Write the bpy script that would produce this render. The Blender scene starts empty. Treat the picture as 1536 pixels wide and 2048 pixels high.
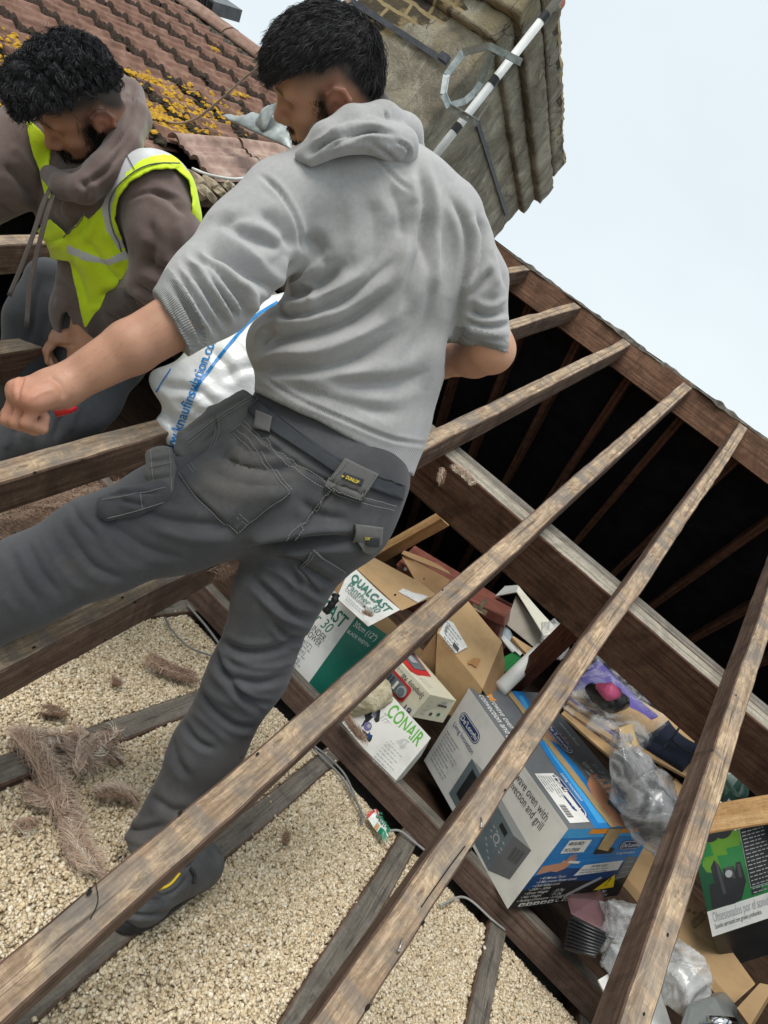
import bpy, bmesh, math, random
import numpy as np
from mathutils import Vector, Matrix
from mathutils.bvhtree import BVHTree
import openvdb as vdb

random.seed(7); rng = np.random.default_rng(11)
sc = bpy.context.scene
col = sc.collection

# ------------------------------------------------------------------ camera
H = 1.127                                   # eye height above the ceiling joists
FPX = 1380.0                                # focal length in photo pixels (2048 high)
CX, CY = 768.0, 1024.0
CAM = np.array([[0.7193967, 0.64971854, -0.24563022],
                [0.27076626, 0.06334121, 0.96055896],
                [0.63965148, -0.75753133, -0.1303544]])   # columns: right, down, forward
EYE = np.array([0, 0, H])
cam = bpy.data.cameras.new('camera'); camo = bpy.data.objects.new('camera', cam); col.objects.link(camo)
M = Matrix.Identity(4)
for i in range(3):
    M[i][0] = CAM[i, 0]; M[i][1] = -CAM[i, 1]; M[i][2] = -CAM[i, 2]; M[i][3] = EYE[i]
camo.matrix_world = M
cam.sensor_fit = 'VERTICAL'; cam.sensor_height = 24.0; cam.lens = 24.0 * FPX / 2048.0
cam.clip_start = 0.02; cam.clip_end = 600
sc.camera = camo

# ------------------------------------------------------------------ sky, sun, exposure
SUN_EL, SUN_AZ = math.radians(58), math.radians(205)
w = bpy.data.worlds.new('World'); sc.world = w; w.use_nodes = True
nt = w.node_tree; bg = nt.nodes['Background']
sky = nt.nodes.new('ShaderNodeTexSky'); sky.sky_type = 'NISHITA'; sky.sun_disc = False
sky.sun_elevation = SUN_EL; sky.sun_rotation = SUN_AZ
tc = nt.nodes.new('ShaderNodeTexCoord'); mp = nt.nodes.new('ShaderNodeMapping'); mp.inputs['Scale'].default_value = (1, 1, 2.2)
nz = nt.nodes.new('ShaderNodeTexNoise'); nz.inputs['Scale'].default_value = 1.3; nz.inputs['Detail'].default_value = 4
cr = nt.nodes.new('ShaderNodeValToRGB')
cr.color_ramp.elements[0].position = .3; cr.color_ramp.elements[0].color = (6.5, 7.3, 7.65, 1)
cr.color_ramp.elements[1].position = .7; cr.color_ramp.elements[1].color = (7.5, 8.2, 8.45, 1)
mx = nt.nodes.new('ShaderNodeMixRGB'); mx.inputs['Fac'].default_value = .93
nt.links.new(tc.outputs['Generated'], mp.inputs['Vector']); nt.links.new(mp.outputs['Vector'], nz.inputs['Vector'])
nt.links.new(nz.outputs['Fac'], cr.inputs['Fac'])
nt.links.new(sky.outputs['Color'], mx.inputs['Color1']); nt.links.new(cr.outputs['Color'], mx.inputs['Color2'])
nt.links.new(mx.outputs['Color'], bg.inputs['Color']); bg.inputs['Strength'].default_value = 0.097
sun = bpy.data.lights.new('sun', 'SUN'); sun.energy = 2.3; sun.angle = math.radians(30); sun.color = (1, .96, .9)
suno = bpy.data.objects.new('sun', sun); col.objects.link(suno)
sd = Vector((math.sin(SUN_AZ) * math.cos(SUN_EL), math.cos(SUN_AZ) * math.cos(SUN_EL), math.sin(SUN_EL)))
suno.rotation_euler = sd.to_track_quat('Z', 'Y').to_euler()
sc.view_settings.view_transform = 'Standard'; sc.view_settings.look = 'None'
sc.view_settings.exposure = 0.34; sc.view_settings.gamma = 1; sc.view_settings.use_curve_mapping = False
sc.cycles.max_bounces = 7; sc.cycles.transparent_max_bounces = 10

# ------------------------------------------------------------------ geometry helpers
def ray(px, py):
    return CAM @ np.array([(px - CX) / FPX, (py - CY) / FPX, 1.0])
def P(px, py, t):                            # point seen at photo pixel (px,py) at depth t metres
    return EYE + ray(px, py) * t
def on(px, py, n, q0):                       # ... where the sight line meets a plane of the building
    r = ray(px, py); n = np.asarray(n, float)
    return EYE + r * (n @ (np.asarray(q0, float) - EYE) / (n @ r))
PITCH = math.radians(30.55)
U = np.array([0, math.cos(PITCH), math.sin(PITCH)]); N = np.array([0, -math.sin(PITCH), math.cos(PITCH)])
Q0 = EYE - N * 1.2                           # foot of the eye on the plane of the rafter tops
XA, YA, ZA = np.eye(3)
def rf(x, u, n=0.0):                         # roof coordinates: along ridge, up slope, off the rafter plane
    return Q0 + XA * x + U * u + N * n
def unit(v): v = np.asarray(v, float); return v / (np.linalg.norm(v) + 1e-12)

def tag(o, label=None, cat=None, group=None, kind=None):
    if label: o['label'] = label
    if cat: o['category'] = cat
    if group: o['group'] = group
    if kind: o['kind'] = kind
    return o
def empty(name, loc=(0, 0, 0), **k):
    o = bpy.data.objects.new(name, None); o.empty_display_size = .05; col.objects.link(o); o.location = loc
    return tag(o, **k)
def link(name, me, mats, parent=None, smooth=False, M4=None, **k):
    o = bpy.data.objects.new(name, me); col.objects.link(o)
    for m in (mats if isinstance(mats, (list, tuple)) else [mats]): me.materials.append(m)
    if smooth and len(me.polygons): me.polygons.foreach_set('use_smooth', np.ones(len(me.polygons), bool))
    if M4 is not None: o.matrix_world = M4
    if parent is not None:
        o.parent = parent
        mw = parent.matrix_basis.copy(); q = parent
        while q.parent is not None: mw = q.parent.matrix_basis @ q.matrix_parent_inverse @ mw; q = q.parent
        o.matrix_parent_inverse = mw.inverted()
    return tag(o, **k)
def mesh(name, v, f, mats, parent=None, smooth=False, mi=None, **k):
    me = bpy.data.meshes.new(name); me.from_pydata([tuple(map(float, p)) for p in v], [], [tuple(map(int, q)) for q in f])
    if mi is not None: me.polygons.foreach_set('material_index', np.asarray(mi, np.int32))
    me.update()
    return link(name, me, mats, parent, smooth, **k)
def npmesh(name, V, F, nv):                   # fast: V (n,3), F (m,nv)
    me = bpy.data.meshes.new(name); V = np.ascontiguousarray(V, np.float32); F = np.ascontiguousarray(F, np.int32)
    me.vertices.add(len(V)); me.vertices.foreach_set('co', V.ravel())
    me.loops.add(F.size); me.loops.foreach_set('vertex_index', F.ravel())
    me.polygons.add(len(F)); me.polygons.foreach_set('loop_start', np.arange(0, F.size, nv, dtype=np.int32))
    me.update(calc_edges=True); return me
def vcol(me, C, name='Col'):
    a = me.color_attributes.new(name, 'FLOAT_COLOR', 'POINT'); C = np.asarray(C, np.float32)
    if C.shape[1] == 3: C = np.hstack([C, np.ones((len(C), 1), np.float32)])
    a.data.foreach_set('color', np.ascontiguousarray(C).ravel())
class MB:                                     # collects simple shapes that belong to ONE part
    def __init__(s): s.v = []; s.f = []; s.m = []
    def add(s, v, f, m=0):
        b = len(s.v); s.v += [tuple(map(float, p)) for p in v]; s.f += [tuple(int(i) + b for i in q) for q in f]; s.m += [m] * len(f)
    def box(s, c8, m=0): s.add(c8, [(0, 2, 3, 1), (4, 5, 7, 6), (0, 1, 5, 4), (2, 6, 7, 3), (0, 4, 6, 2), (1, 3, 7, 5)], m)
    def obb(s, o, ax, ay, az, m=0):
        o, ax, ay, az = [np.asarray(q, float) for q in (o, ax, ay, az)]
        s.box([o + i * ax + j * ay + k * az for i in (0, 1) for j in (0, 1) for k in (0, 1)], m)
    def tube(s, pts, r, n=8, m=0, cap=True, flat=1.0, up=None):
        pts = np.asarray(pts, float); r = np.broadcast_to(np.asarray(r, float), (len(pts),))
        T = np.gradient(pts, axis=0); T /= np.linalg.norm(T, axis=1)[:, None] + 1e-12
        a = np.asarray(up, float) if up is not None else (np.array([0, 0, 1.]) if abs(T[0][2]) < .9 else np.array([1., 0, 0]))
        v = []
        for p, t, rr in zip(pts, T, r):
            a = a - t * (a @ t); a /= np.linalg.norm(a) + 1e-12; b = np.cross(t, a)
            for i in range(n):
                th = 2 * math.pi * i / n; v.append(p + rr * (flat * math.cos(th) * a + math.sin(th) * b))
        f = [(j * n + i, j * n + (i + 1) % n, (j + 1) * n + (i + 1) % n, (j + 1) * n + i) for j in range(len(pts) - 1) for i in range(n)]
        if cap: f += [tuple(range(n - 1, -1, -1)), tuple(range((len(pts) - 1) * n, len(pts) * n))]
        s.add(v, f, m)
    def prism(s, poly, d, m=0):               # poly: planar 3-D polygon, d: extrusion vector
        poly = [np.asarray(p, float) for p in poly]; n = len(poly); d = np.asarray(d, float)
        s.add(poly + [p + d for p in poly], [tuple(range(n - 1, -1, -1)), tuple(range(n, 2 * n))] + [(i, (i + 1) % n, n + (i + 1) % n, n + i) for i in range(n)], m)
    def build(s, name, mats, parent=None, smooth=False, fix=True, **k):
        o = mesh(name, s.v, s.f, mats, parent, smooth, s.m, **k)
        if fix:
            bm = bmesh.new(); bm.from_mesh(o.data); bmesh.ops.recalc_face_normals(bm, faces=bm.faces); bm.to_mesh(o.data); bm.free()
        return o
def bezier(pts, n=24):                        # Catmull-Rom through points
    p = np.asarray(pts, float); p = np.vstack([2 * p[0] - p[1], p, 2 * p[-1] - p[-2]]); out = []
    m = len(p) - 3
    for i in range(m):
        k = max(2, n // m)
        for t in np.linspace(0, 1, k, endpoint=(i == m - 1)):
            a, b, c, d = p[i:i + 4]
            out.append(.5 * ((2 * b) + (c - a) * t + (2 * a - 5 * b + 4 * c - d) * t * t + (-a + 3 * b - 3 * c + d) * t ** 3))
    return np.array(out)
# smooth pseudo noise on numpy points (sum of sines through random directions)
_nd = rng.normal(size=(24, 3)); _nd /= np.linalg.norm(_nd, axis=1)[:, None]; _np = rng.uniform(0, 6.28, 24); _nf = rng.uniform(.7, 1.5, 24)
def fnoise(p, scale, k0=0, k=8):
    p = np.asarray(p, float); s = 0
    for i in range(k0, k0 + k):
        i %= 24
        s = s + np.sin(p @ _nd[i] * scale * _nf[i] * 6.283 + _np[i] + 1.7 * np.sin(p @ _nd[(i + 5) % 24] * scale * 3.1 + _np[(i + 3) % 24]))
    return s / math.sqrt(k)

# ------------------------------------------------------------------ materials
MATS = {}
def newmat(name):
    m = bpy.data.materials.new(name); m.use_nodes = True; MATS[name] = m
    return m, m.node_tree, m.node_tree.nodes['Principled BSDF']
def _n(t, typ, **k):
    n = t.nodes.new(typ)
    for a, b in k.items(): setattr(n, a, b)
    return n
def ramp(t, fac, stops):
    r = _n(t, 'ShaderNodeValToRGB'); e = r.color_ramp.elements
    while len(e) < len(stops): e.new(.5)
    for x, (p, c) in zip(e, stops): x.position = p; x.color = (*c, 1) if len(c) == 3 else c
    t.links.new(fac, r.inputs['Fac']); return r.outputs['Color']
def noise(t, vec, scale, detail=5, rough=.6, sc3=None, dist=0):
    if sc3:
        mp = _n(t, 'ShaderNodeMapping'); mp.inputs['Scale'].default_value = sc3; t.links.new(vec, mp.inputs['Vector']); vec = mp.outputs['Vector']
    n = _n(t, 'ShaderNodeTexNoise'); n.inputs['Scale'].default_value = scale; n.inputs['Detail'].default_value = detail
    n.inputs['Roughness'].default_value = rough; n.inputs['Distortion'].default_value = dist; t.links.new(vec, n.inputs['Vector']); return n.outputs['Fac']
def mixc(t, fac, a, b, mode='MIX'):
    m = _n(t, 'ShaderNodeMixRGB', blend_type=mode)
    for s, v in (('Fac', fac), ('Color1', a), ('Color2', b)):
        if hasattr(v, 'links') or hasattr(v, 'is_linked'): t.links.new(v, m.inputs[s])
        elif s == 'Fac': m.inputs[s].default_value = v
        else: m.inputs[s].default_value = (*v, 1)
    return m.outputs['Color']
def bump(t, b, h, strength=.3, dist=.01, prev=None):
    n = _n(t, 'ShaderNodeBump'); n.inputs['Strength'].default_value = strength; n.inputs['Distance'].default_value = dist
    t.links.new(h, n.inputs['Height'])
    if prev is not None: t.links.new(prev, n.inputs['Normal'])
    t.links.new(n.outputs['Normal'], b.inputs['Normal']); return n.outputs['Normal']
def coords(t): return _n(t, 'ShaderNodeTexCoord').outputs['Object']
def noisy(name, stops, scale=8, rough=.7, bs=.25, bd=.004, bscale=60, sc3=None, detail=6, metal=0, coat=0, spec=.4, trans=0, alpha=1):
    m, t, b = newmat(name); v = coords(t)
    c = ramp(t, noise(t, v, scale, detail, .62, sc3), stops); t.links.new(c, b.inputs['Base Color'])
    b.inputs['Roughness'].default_value = rough; b.inputs['Metallic'].default_value = metal; b.inputs['Specular IOR Level'].default_value = spec
    b.inputs['Transmission Weight'].default_value = trans; b.inputs['Alpha'].default_value = alpha; b.inputs['Coat Weight'].default_value = coat
    if bs: bump(t, b, noise(t, v, bscale, 4, .6, sc3), bs, bd)
    return m
def plain(name, c, rough=.5, metal=0, spec=.4):
    m, t, b = newmat(name); v = coords(t)
    f = noise(t, v, 14, 4); c2 = tuple(x * .8 for x in c)
    t.links.new(ramp(t, f, [(.3, c2), (.65, c)]), b.inputs['Base Color'])
    b.inputs['Roughness'].default_value = rough; b.inputs['Metallic'].default_value = metal; b.inputs['Specular IOR Level'].default_value = spec; return m
def wood(name, cols, stain=None, stainfac=.7, rough=.78, grain=60, bs=.5, band=0.0, pale=None):
    m, t, b = newmat(name); v = coords(t)
    g = noise(t, v, 1.0, 8, .7, (1.6, grain, grain), .35)
    c = ramp(t, g, [(.32, cols[0]), (.5, cols[1]), (.66, cols[2])])
    big = noise(t, v, 1.0, 6, .68, (4.5, 9, 9), .5); c = mixc(t, ramp(t, big, [(.38, (.75,) * 3), (.52, (0, 0, 0))]), c, mixc(t, .5, c, cols[0]))
    if pale: c = mixc(t, ramp(t, noise(t, v, 1.0, 6, .7, (7, 26, 26), 1.0), [(.53, (0, 0, 0)), (.63, (.8,) * 3)]), c, pale)
    saw = noise(t, v, 1.0, 6, .8, (120, 34, 34), .4); fine = noise(t, v, 1.0, 6, .75, (24, 260, 260), .3)
    c = mixc(t, .5, c, ramp(t, fine, [(.36, (.32, .29, .26)), (.58, (1.0, 1.0, 1.0))]), 'MULTIPLY'); c = mixc(t, .35, c, ramp(t, saw, [(.38, (.5, .47, .44)), (.58, (1.0, 1.0, 1.0))]), 'MULTIPLY')
    if stain:
        s = noise(t, v, 1.0, 7, .66, (6.5, 5, 5), 1.2); c = mixc(t, ramp(t, s, [(.50, (0, 0, 0)), (.62, (stainfac,) * 3)]), c, mixc(t, fine, tuple(x * .6 for x in stain), stain))
        s2 = noise(t, v, 1.0, 6, .75, (17, 34, 34), .8); c = mixc(t, ramp(t, s2, [(.60, (0, 0, 0)), (.68, (.65, .65, .65))]), c, tuple(x * .3 for x in cols[1]))
        if band:
            s3 = noise(t, v, 1.0, 5, .6, (5.5, 2.2, 2.2), 1.5); c = mixc(t, ramp(t, s3, [(.54, (0, 0, 0)), (.61, (band,) * 3), (.65, (band,) * 3), (.72, (0, 0, 0))]), c, (.13, .128, .125))
        ck = noise(t, v, 1.0, 3, .5, (.9, 55, 55), .25); c = mixc(t, ramp(t, ck, [(.60, (0, 0, 0)), (.635, (.8,) * 3), (.66, (0, 0, 0))]), c, tuple(x * .25 for x in cols[0]))
    t.links.new(c, b.inputs['Base Color']); b.inputs['Roughness'].default_value = rough; b.inputs['Specular IOR Level'].default_value = .2
    n1 = bump(t, b, g, bs, .004); n1 = bump(t, b, fine, bs * .8, .002, n1); bump(t, b, saw, bs * .6, .0025, n1)
    return m
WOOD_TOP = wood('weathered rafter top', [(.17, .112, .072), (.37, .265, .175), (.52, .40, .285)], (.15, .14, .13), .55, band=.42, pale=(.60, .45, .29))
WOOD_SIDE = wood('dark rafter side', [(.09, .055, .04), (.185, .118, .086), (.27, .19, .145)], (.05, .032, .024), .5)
WOOD_RIDGE = wood('brown ridge board wood', [(.10, .05, .03), (.20, .105, .064), (.29, .165, .105)], (.05, .028, .018), .4)
WOOD_PURLIN = wood('dark purlin wood', [(.06, .03, .02), (.135, .07, .046), (.20, .115, .078)], (.03, .017, .012), .5, pale=(.17, .10, .065))
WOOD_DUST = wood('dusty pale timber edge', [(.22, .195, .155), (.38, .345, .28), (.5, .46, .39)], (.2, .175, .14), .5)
WOOD_GREY = wood('grey joist top', [(.13, .115, .096), (.20, .18, .152), (.27, .245, .21)], (.11, .096, .08), .5, bs=.25)
WOOD_BINDER = wood('binder face wood', [(.075, .048, .036), (.135, .088, .068), (.19, .135, .108)], (.06, .04, .03), .5)
WOOD_FAR = wood('far rafter wood', [(.14, .065, .042), (.26, .13, .085), (.36, .20, .14)], (.07, .036, .025), .4)
WOOD_PINE = wood('new pine', [(.33, .19, .08), (.50, .30, .13), (.60, .40, .2)], None, grain=26, bs=.3)
WOOD_RED = wood('red brown strut', [(.055, .018, .01), (.11, .036, .02), (.16, .06, .036)], (.04, .016, .01), .4)
# ================================================================== SETTING
RID_U = 4.405; EAVE_U = .05
RY = rf(0, RID_U)[1]; RZ = rf(0, RID_U)[2]      # ridge line
# ground far below, one sheet to the horizon
GR = noisy('garden ground', [(.3, (.05, .07, .03)), (.6, (.1, .1, .07))], 3, .95, .3, .02, 20)
mesh('ground', [(-300, -300, -5.4), (300, -300, -5.4), (300, 300, -5.4), (-300, 300, -5.4)], [(0, 1, 2, 3)], GR, kind='structure')
PLAS = noisy('plasterboard', [(.3, (.4, .38, .35)), (.7, (.5, .48, .45))], 5, .9)
mb = MB(); mb.obb((-9, .3, -.13), (14, 0, 0), (0, 8.1, 0), (0, 0, .015)); mb.build('ceiling_board', PLAS, label='plasterboard ceiling under the loft insulation', cat='ceiling')
BRICKW = noisy('brick wall', [(.3, (.2, .09, .05)), (.7, (.32, .17, .1))], 20, .9, .5, .01, 60)
wl = empty('house_wall', (-2, .3, -5.4), label='brick outer walls of the house below the open roof', cat='wall')
mb = MB()
mb.obb((-9, .05, -5.4), (14, 0, 0), (0, .24, 0), (0, 0, 5.28)); mb.obb((-9, 8.42, -5.4), (14, 0, 0), (0, .24, 0), (0, 0, 5.28))
for x in (-9.0, 4.76):
    mb.prism([(x, .3, -5.4), (x, 8.41, -5.4), (x, 8.41, -.12), (x, RY, RZ - .16), (x, .3, -.12)], (.24, 0, 0))
mb.build('brickwork', BRICKW, wl)

# ---------------- timber helper: a slightly uneven sawn beam, local X along its length
def timber(name, a, b, w, d, up, mats, parent=None, rough=.0012, seg=.04, bow=None, mtop=0, mside=1, wany=.5, **k):
    """a,b: ends of the centre of the TOP face; w across, d deep (below the top)."""
    a = np.asarray(a, float); b = np.asarray(b, float); L = np.linalg.norm(b - a); x = (b - a) / L
    z = np.asarray(up, float); z = unit(z - x * (z @ x)); y = np.cross(z, x)
    n = max(2, int(L / seg)); xs = np.linspace(0, L, n + 1)
    c = .06 * w
    prof = [(-w / 2, -d), (w / 2, -d), (w / 2, -d * .5), (w / 2, -c), (w / 2 - c, 0), (w * .17, 0), (-w * .17, 0), (-w / 2 + c, 0), (-w / 2, -c), (-w / 2, -d * .5)]
    m = len(prof); V = np.zeros((n + 1, m, 3)); seed = rng.uniform(0, 50, 3)
    for j, (py, pz) in enumerate(prof):
        q = np.stack([xs, np.full_like(xs, py), np.full_like(xs, pz)], 1)
        amp = rough * (2.2 if j in (3, 4, 7, 8) else 1)
        q[:, 1] += amp * (fnoise(q + seed, .8) + .22 * fnoise(q + seed, 6, 5)); q[:, 2] += amp * .8 * (fnoise(q + seed + 9, .9, 3) + .22 * fnoise(q + seed, 7, 8))
        if j in (3, 4, 7, 8):                 # chipped arrises
            ch = np.maximum(0, fnoise(q * np.array([1, 0, 0]) + seed + j // 5 * 7, 1.6, 9) - 1.15) * .005 * wany
            q[:, 2] -= ch; q[:, 1] -= np.sign(py) * ch
        if bow is not None: q[:, 1] += bow[0] * np.sin(math.pi * xs / L) + bow[1] * (xs / L - .5)
        V[:, j] = q
    V = V.reshape(-1, 3)
    F = []; MI = []
    for i in range(n):
        for j in range(m):
            F.append((i * m + j, i * m + (j + 1) % m, (i + 1) * m + (j + 1) % m, (i + 1) * m + j)); MI.append(mtop if j in (4, 5, 6) else mside)
    me = bpy.data.meshes.new(name); me.from_pydata([tuple(p) for p in V], [], F + [tuple(range(m - 1, -1, -1)), tuple(range(n * m, n * m + m))])
    me.polygons.foreach_set('material_index', np.array(MI + [mside, mside], np.int32)); me.update()
    M4 = Matrix(((x[0], y[0], z[0], a[0]), (x[1], y[1], z[1], a[1]), (x[2], y[2], z[2], a[2]), (0, 0, 0, 1)))
    bm = bmesh.new(); bm.from_mesh(me); bmesh.ops.recalc_face_normals(bm, faces=bm.faces); bm.to_mesh(me); bm.free()
    return link(name, me, mats, parent, M4=M4, **k)

# ---------------- ceiling joists and vermiculite
JX = [-.596 + .4 * i for i in range(-4, 7)]
jl = {0: 'grey ceiling joist crossing behind the loose wool, left of the planted boot', 1: 'grey ceiling joist on which the boot of the grey hooded man stands',
      2: 'grey ceiling joist running up to the crumpled red and green wrapper', 3: 'grey ceiling joist at the bottom right, nearest the stored boxes',
      -1: 'grey ceiling joist under the outstretched left trouser leg'}
jx = {0: (-.62, -.55), 1: (-.213, -.146), 2: (.179, .25), 3: (.587, .655), -1: (-1.02, -.95)}
for i in range(-4, 7):
    x0, x1 = jx.get(i, (.179 + .4 * (i - 2), .25 + .4 * (i - 2)))
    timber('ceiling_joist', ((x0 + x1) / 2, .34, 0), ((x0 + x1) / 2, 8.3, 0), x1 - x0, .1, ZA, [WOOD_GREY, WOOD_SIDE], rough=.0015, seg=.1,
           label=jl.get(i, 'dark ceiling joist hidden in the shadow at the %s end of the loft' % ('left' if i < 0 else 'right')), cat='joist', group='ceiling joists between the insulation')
# vermiculite: bed + loose flakes
VERM = bpy.data.materials.new('vermiculite flakes'); VERM.use_nodes = True
t = VERM.node_tree; b = t.nodes['Principled BSDF']
at = _n(t, 'ShaderNodeAttribute'); at.attribute_name = 'Col'
t.links.new(mixc(t, .35, at.outputs['Color'], ramp(t, noise(t, coords(t), 260, 3), [(.3, (.4, .36, .3)), (.7, (1, 1, 1))]), 'MULTIPLY'), b.inputs['Base Color'])
b.inputs['Roughness'].default_value = .62; b.inputs['Specular IOR Level'].default_value = .35
def bedz(x, y):
    q = np.stack([x, y, np.zeros_like(x)], -1)
    return -.016 + .006 * fnoise(q, .9) + .003 * fnoise(q, 3.2, 4) - .030 * np.clip((y - 2.36) / .09, 0, 1) + .01 * np.clip((.9 - y) / .6, 0, 1)
X0, X1, Y0, Y1 = -2.3, 1.5, .42, 2.44
gx, gy = np.meshgrid(np.arange(X0, X1 + .01, .02), np.arange(Y0, Y1 + .01, .02)); nxg, nyg = gx.shape[1], gx.shape[0]
BV = np.stack([gx.ravel(), gy.ravel(), bedz(gx.ravel(), gy.ravel()) - .004], 1)
ii, jj = np.meshgrid(np.arange(nyg - 1), np.arange(nxg - 1), indexing='ij'); a0 = (ii * nxg + jj).ravel()
BF = np.stack([a0, a0 + 1, a0 + nxg + 1, a0 + nxg], 1)
NP_ = 420000
px = rng.uniform(X0, X1, NP_); py = rng.uniform(Y0, Y1, NP_)
keep = np.ones(NP_, bool)
for i, (x0, x1) in jx.items():               # flakes thin out over the joists
    e = rng.normal(0, .002, NP_); inside = (px > x0 - .004 + e) & (px < x1 + .004 + e)
    clump = fnoise(np.stack([px, py, 0 * px], 1), 2.2, 6)
    keep &= ~(inside & ~((rng.uniform(size=NP_) < .02) & (clump > 1.1)))
dist = np.hypot(px - 0, py - 0)
keep &= rng.uniform(size=NP_) < np.clip(2.2 / (dist + .3), .35, 1)
keep &= ~((px < -1.35) & (rng.uniform(size=NP_) < .6))
px, py = px[keep], py[keep]; n = len(px)
sz = (.0020 + .0031 * rng.beta(1.6, 2.6, n)) * (1 + .12 * dist[keep])
cube = np.array([(x, y, z) for x in (-1, 1) for y in (-1, 1) for z in (-1, 1)], float)
Q = rng.normal(size=(n, 4)); Q /= np.linalg.norm(Q, axis=1)[:, None]; qw, qx, qy, qz = Q.T
RM = np.stack([1 - 2 * (qy ** 2 + qz ** 2), 2 * (qx * qy - qz * qw), 2 * (qx * qz + qy * qw), 2 * (qx * qy + qz * qw), 1 - 2 * (qx ** 2 + qz ** 2), 2 * (qy * qz - qx * qw),
               2 * (qx * qz - qy * qw), 2 * (qy * qz + qx * qw), 1 - 2 * (qx ** 2 + qy ** 2)], 1).reshape(n, 3, 3)
shp = sz[:, None] * np.stack([rng.uniform(.75, 1.35, n), rng.uniform(.65, 1.1, n), rng.uniform(.5, .95, n)], 1)
PV = cube[None] * shp[:, None] * rng.uniform(.62, 1.12, (n, 8, 3))
PV = np.einsum('nij,nkj->nki', RM, PV)
onj = np.zeros(n, bool)
for i, (x0, x1) in jx.items(): onj |= (px > x0) & (px < x1)
pz = np.where(onj, .003, bedz(px, py) + rng.uniform(-.004, .006, n))
PV += np.stack([px, py, pz], 1)[:, None]
cf = np.array([(0, 1, 3, 2), (4, 6, 7, 5), (0, 4, 5, 1), (2, 3, 7, 6), (0, 2, 6, 4), (1, 5, 7, 3)])
PF = (cf[None] + 8 * np.arange(n)[:, None, None]).reshape(-1, 4) + len(BV)
pal = np.array([(.72, .62, .46), (.80, .72, .57), (.64, .53, .37), (.86, .80, .68), (.55, .44, .30), (.74, .63, .46), (.42, .34, .24)])
pc = pal[rng.choice(7, n, p=[.25, .22, .18, .11, .08, .12, .04])] * np.array([1.0, .975, .92]) * rng.uniform(.8, 1.12, (n, 1))
me = npmesh('vermiculite', np.vstack([BV, PV.reshape(-1, 3)]), np.vstack([BF, PF]), 4)
vcol(me, np.vstack([np.tile((.50, .41, .29), (len(BV), 1)), np.repeat(pc, 8, 0)]))
link('vermiculite', me, VERM, label='loose cream vermiculite insulation filling the gaps between the grey joists', kind='stuff')
del PV, PF, RM, Q

# ---------------- exposed rafters on the near slope
RW, RD = .058, .098
rl = {-2.33: 'old rafter under the broken edge of the tiled roof', -1.925: 'short visible rafter behind the hands of the man in the vest',
      -1.44: 'weathered rafter gripped by the man in the yellow vest', -1.03: 'weathered rafter passing beneath the white insulation sack',
      -.635: 'weathered rafter passing between the legs of the grey hooded man', -.185: 'long weathered rafter in front of the planted boot, with a dark crack',
      .194: 'weathered rafter with two bent nails, crossing in front of the oven box', .625: 'steepest looking weathered rafter at the right edge, crossing the brown flat carton'}
rbow = {-.185: (.0, .022), .194: (0, .0), .625: (-.012, -.02), -.635: (.0, .012), -1.03: (.008, -.01)}
RAFT = {}
for x, lb in rl.items():
    xx = x + (.0 if x < -.7 else 0)
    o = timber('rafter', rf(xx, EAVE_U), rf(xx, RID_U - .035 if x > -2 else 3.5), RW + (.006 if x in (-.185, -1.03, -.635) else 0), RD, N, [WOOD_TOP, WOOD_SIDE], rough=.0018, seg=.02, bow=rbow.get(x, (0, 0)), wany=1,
               label=lb, cat='rafter', group='exposed rafters of the stripped slope')
    RAFT[x] = o
for x in (1.03, 1.43):
    timber('rafter', rf(x, EAVE_U), rf(x, RID_U - .035), RW, RD, N, [WOOD_TOP, WOOD_SIDE], seg=.1, label='bare rafter just outside the right edge of the photo', cat='rafter', group='exposed rafters of the stripped slope')
# ridge board and mortar left on it
timber('ridge_board', (-2.19, RY, RZ - .0), (4.7, RY, RZ - .0), .034, .19, ZA, [WOOD_DUST, WOOD_RIDGE], rough=.0016, seg=.05,
       label='long brown ridge board the rafters are nailed to', cat='ridge board')
MORT = noisy('old ridge mortar', [(.35, (.06, .054, .045)), (.52, (.12, .11, .092)), (.72, (.24, .22, .185))], 22, .95, .8, .01, 70)
xs = np.arange(-2.15, 4.6, .012); prof = []
V = []; F = []
for i, x in enumerate(xs):
    q = np.array([[x, 0, 0]]); hh = .010 + .008 * float(fnoise(q, 2.3)[0]) + .006 * float(fnoise(q, 9, 4)[0]); hh = max(.004, hh); ww = .026 + .01 * float(fnoise(q, 3.1, 9)[0])
    for (yy, zz) in ((-ww, -.006 - .5 * hh), (-ww * .8, hh * .55), (0.0, hh), (ww * 1.6, hh * .5), (ww * 1.9, -.03)): V.append((x, RY + yy, RZ + .004 + zz))
for i in range(len(xs) - 1):
    for j in range(4): F.append((i * 5 + j, i * 5 + 5 + j, i * 5 + 6 + j, i * 5 + 1 + j))
mesh('ridge_mortar', V, F, MORT, label='crumbled grey mortar bedding along the top of the ridge board', cat='mortar')

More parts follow.
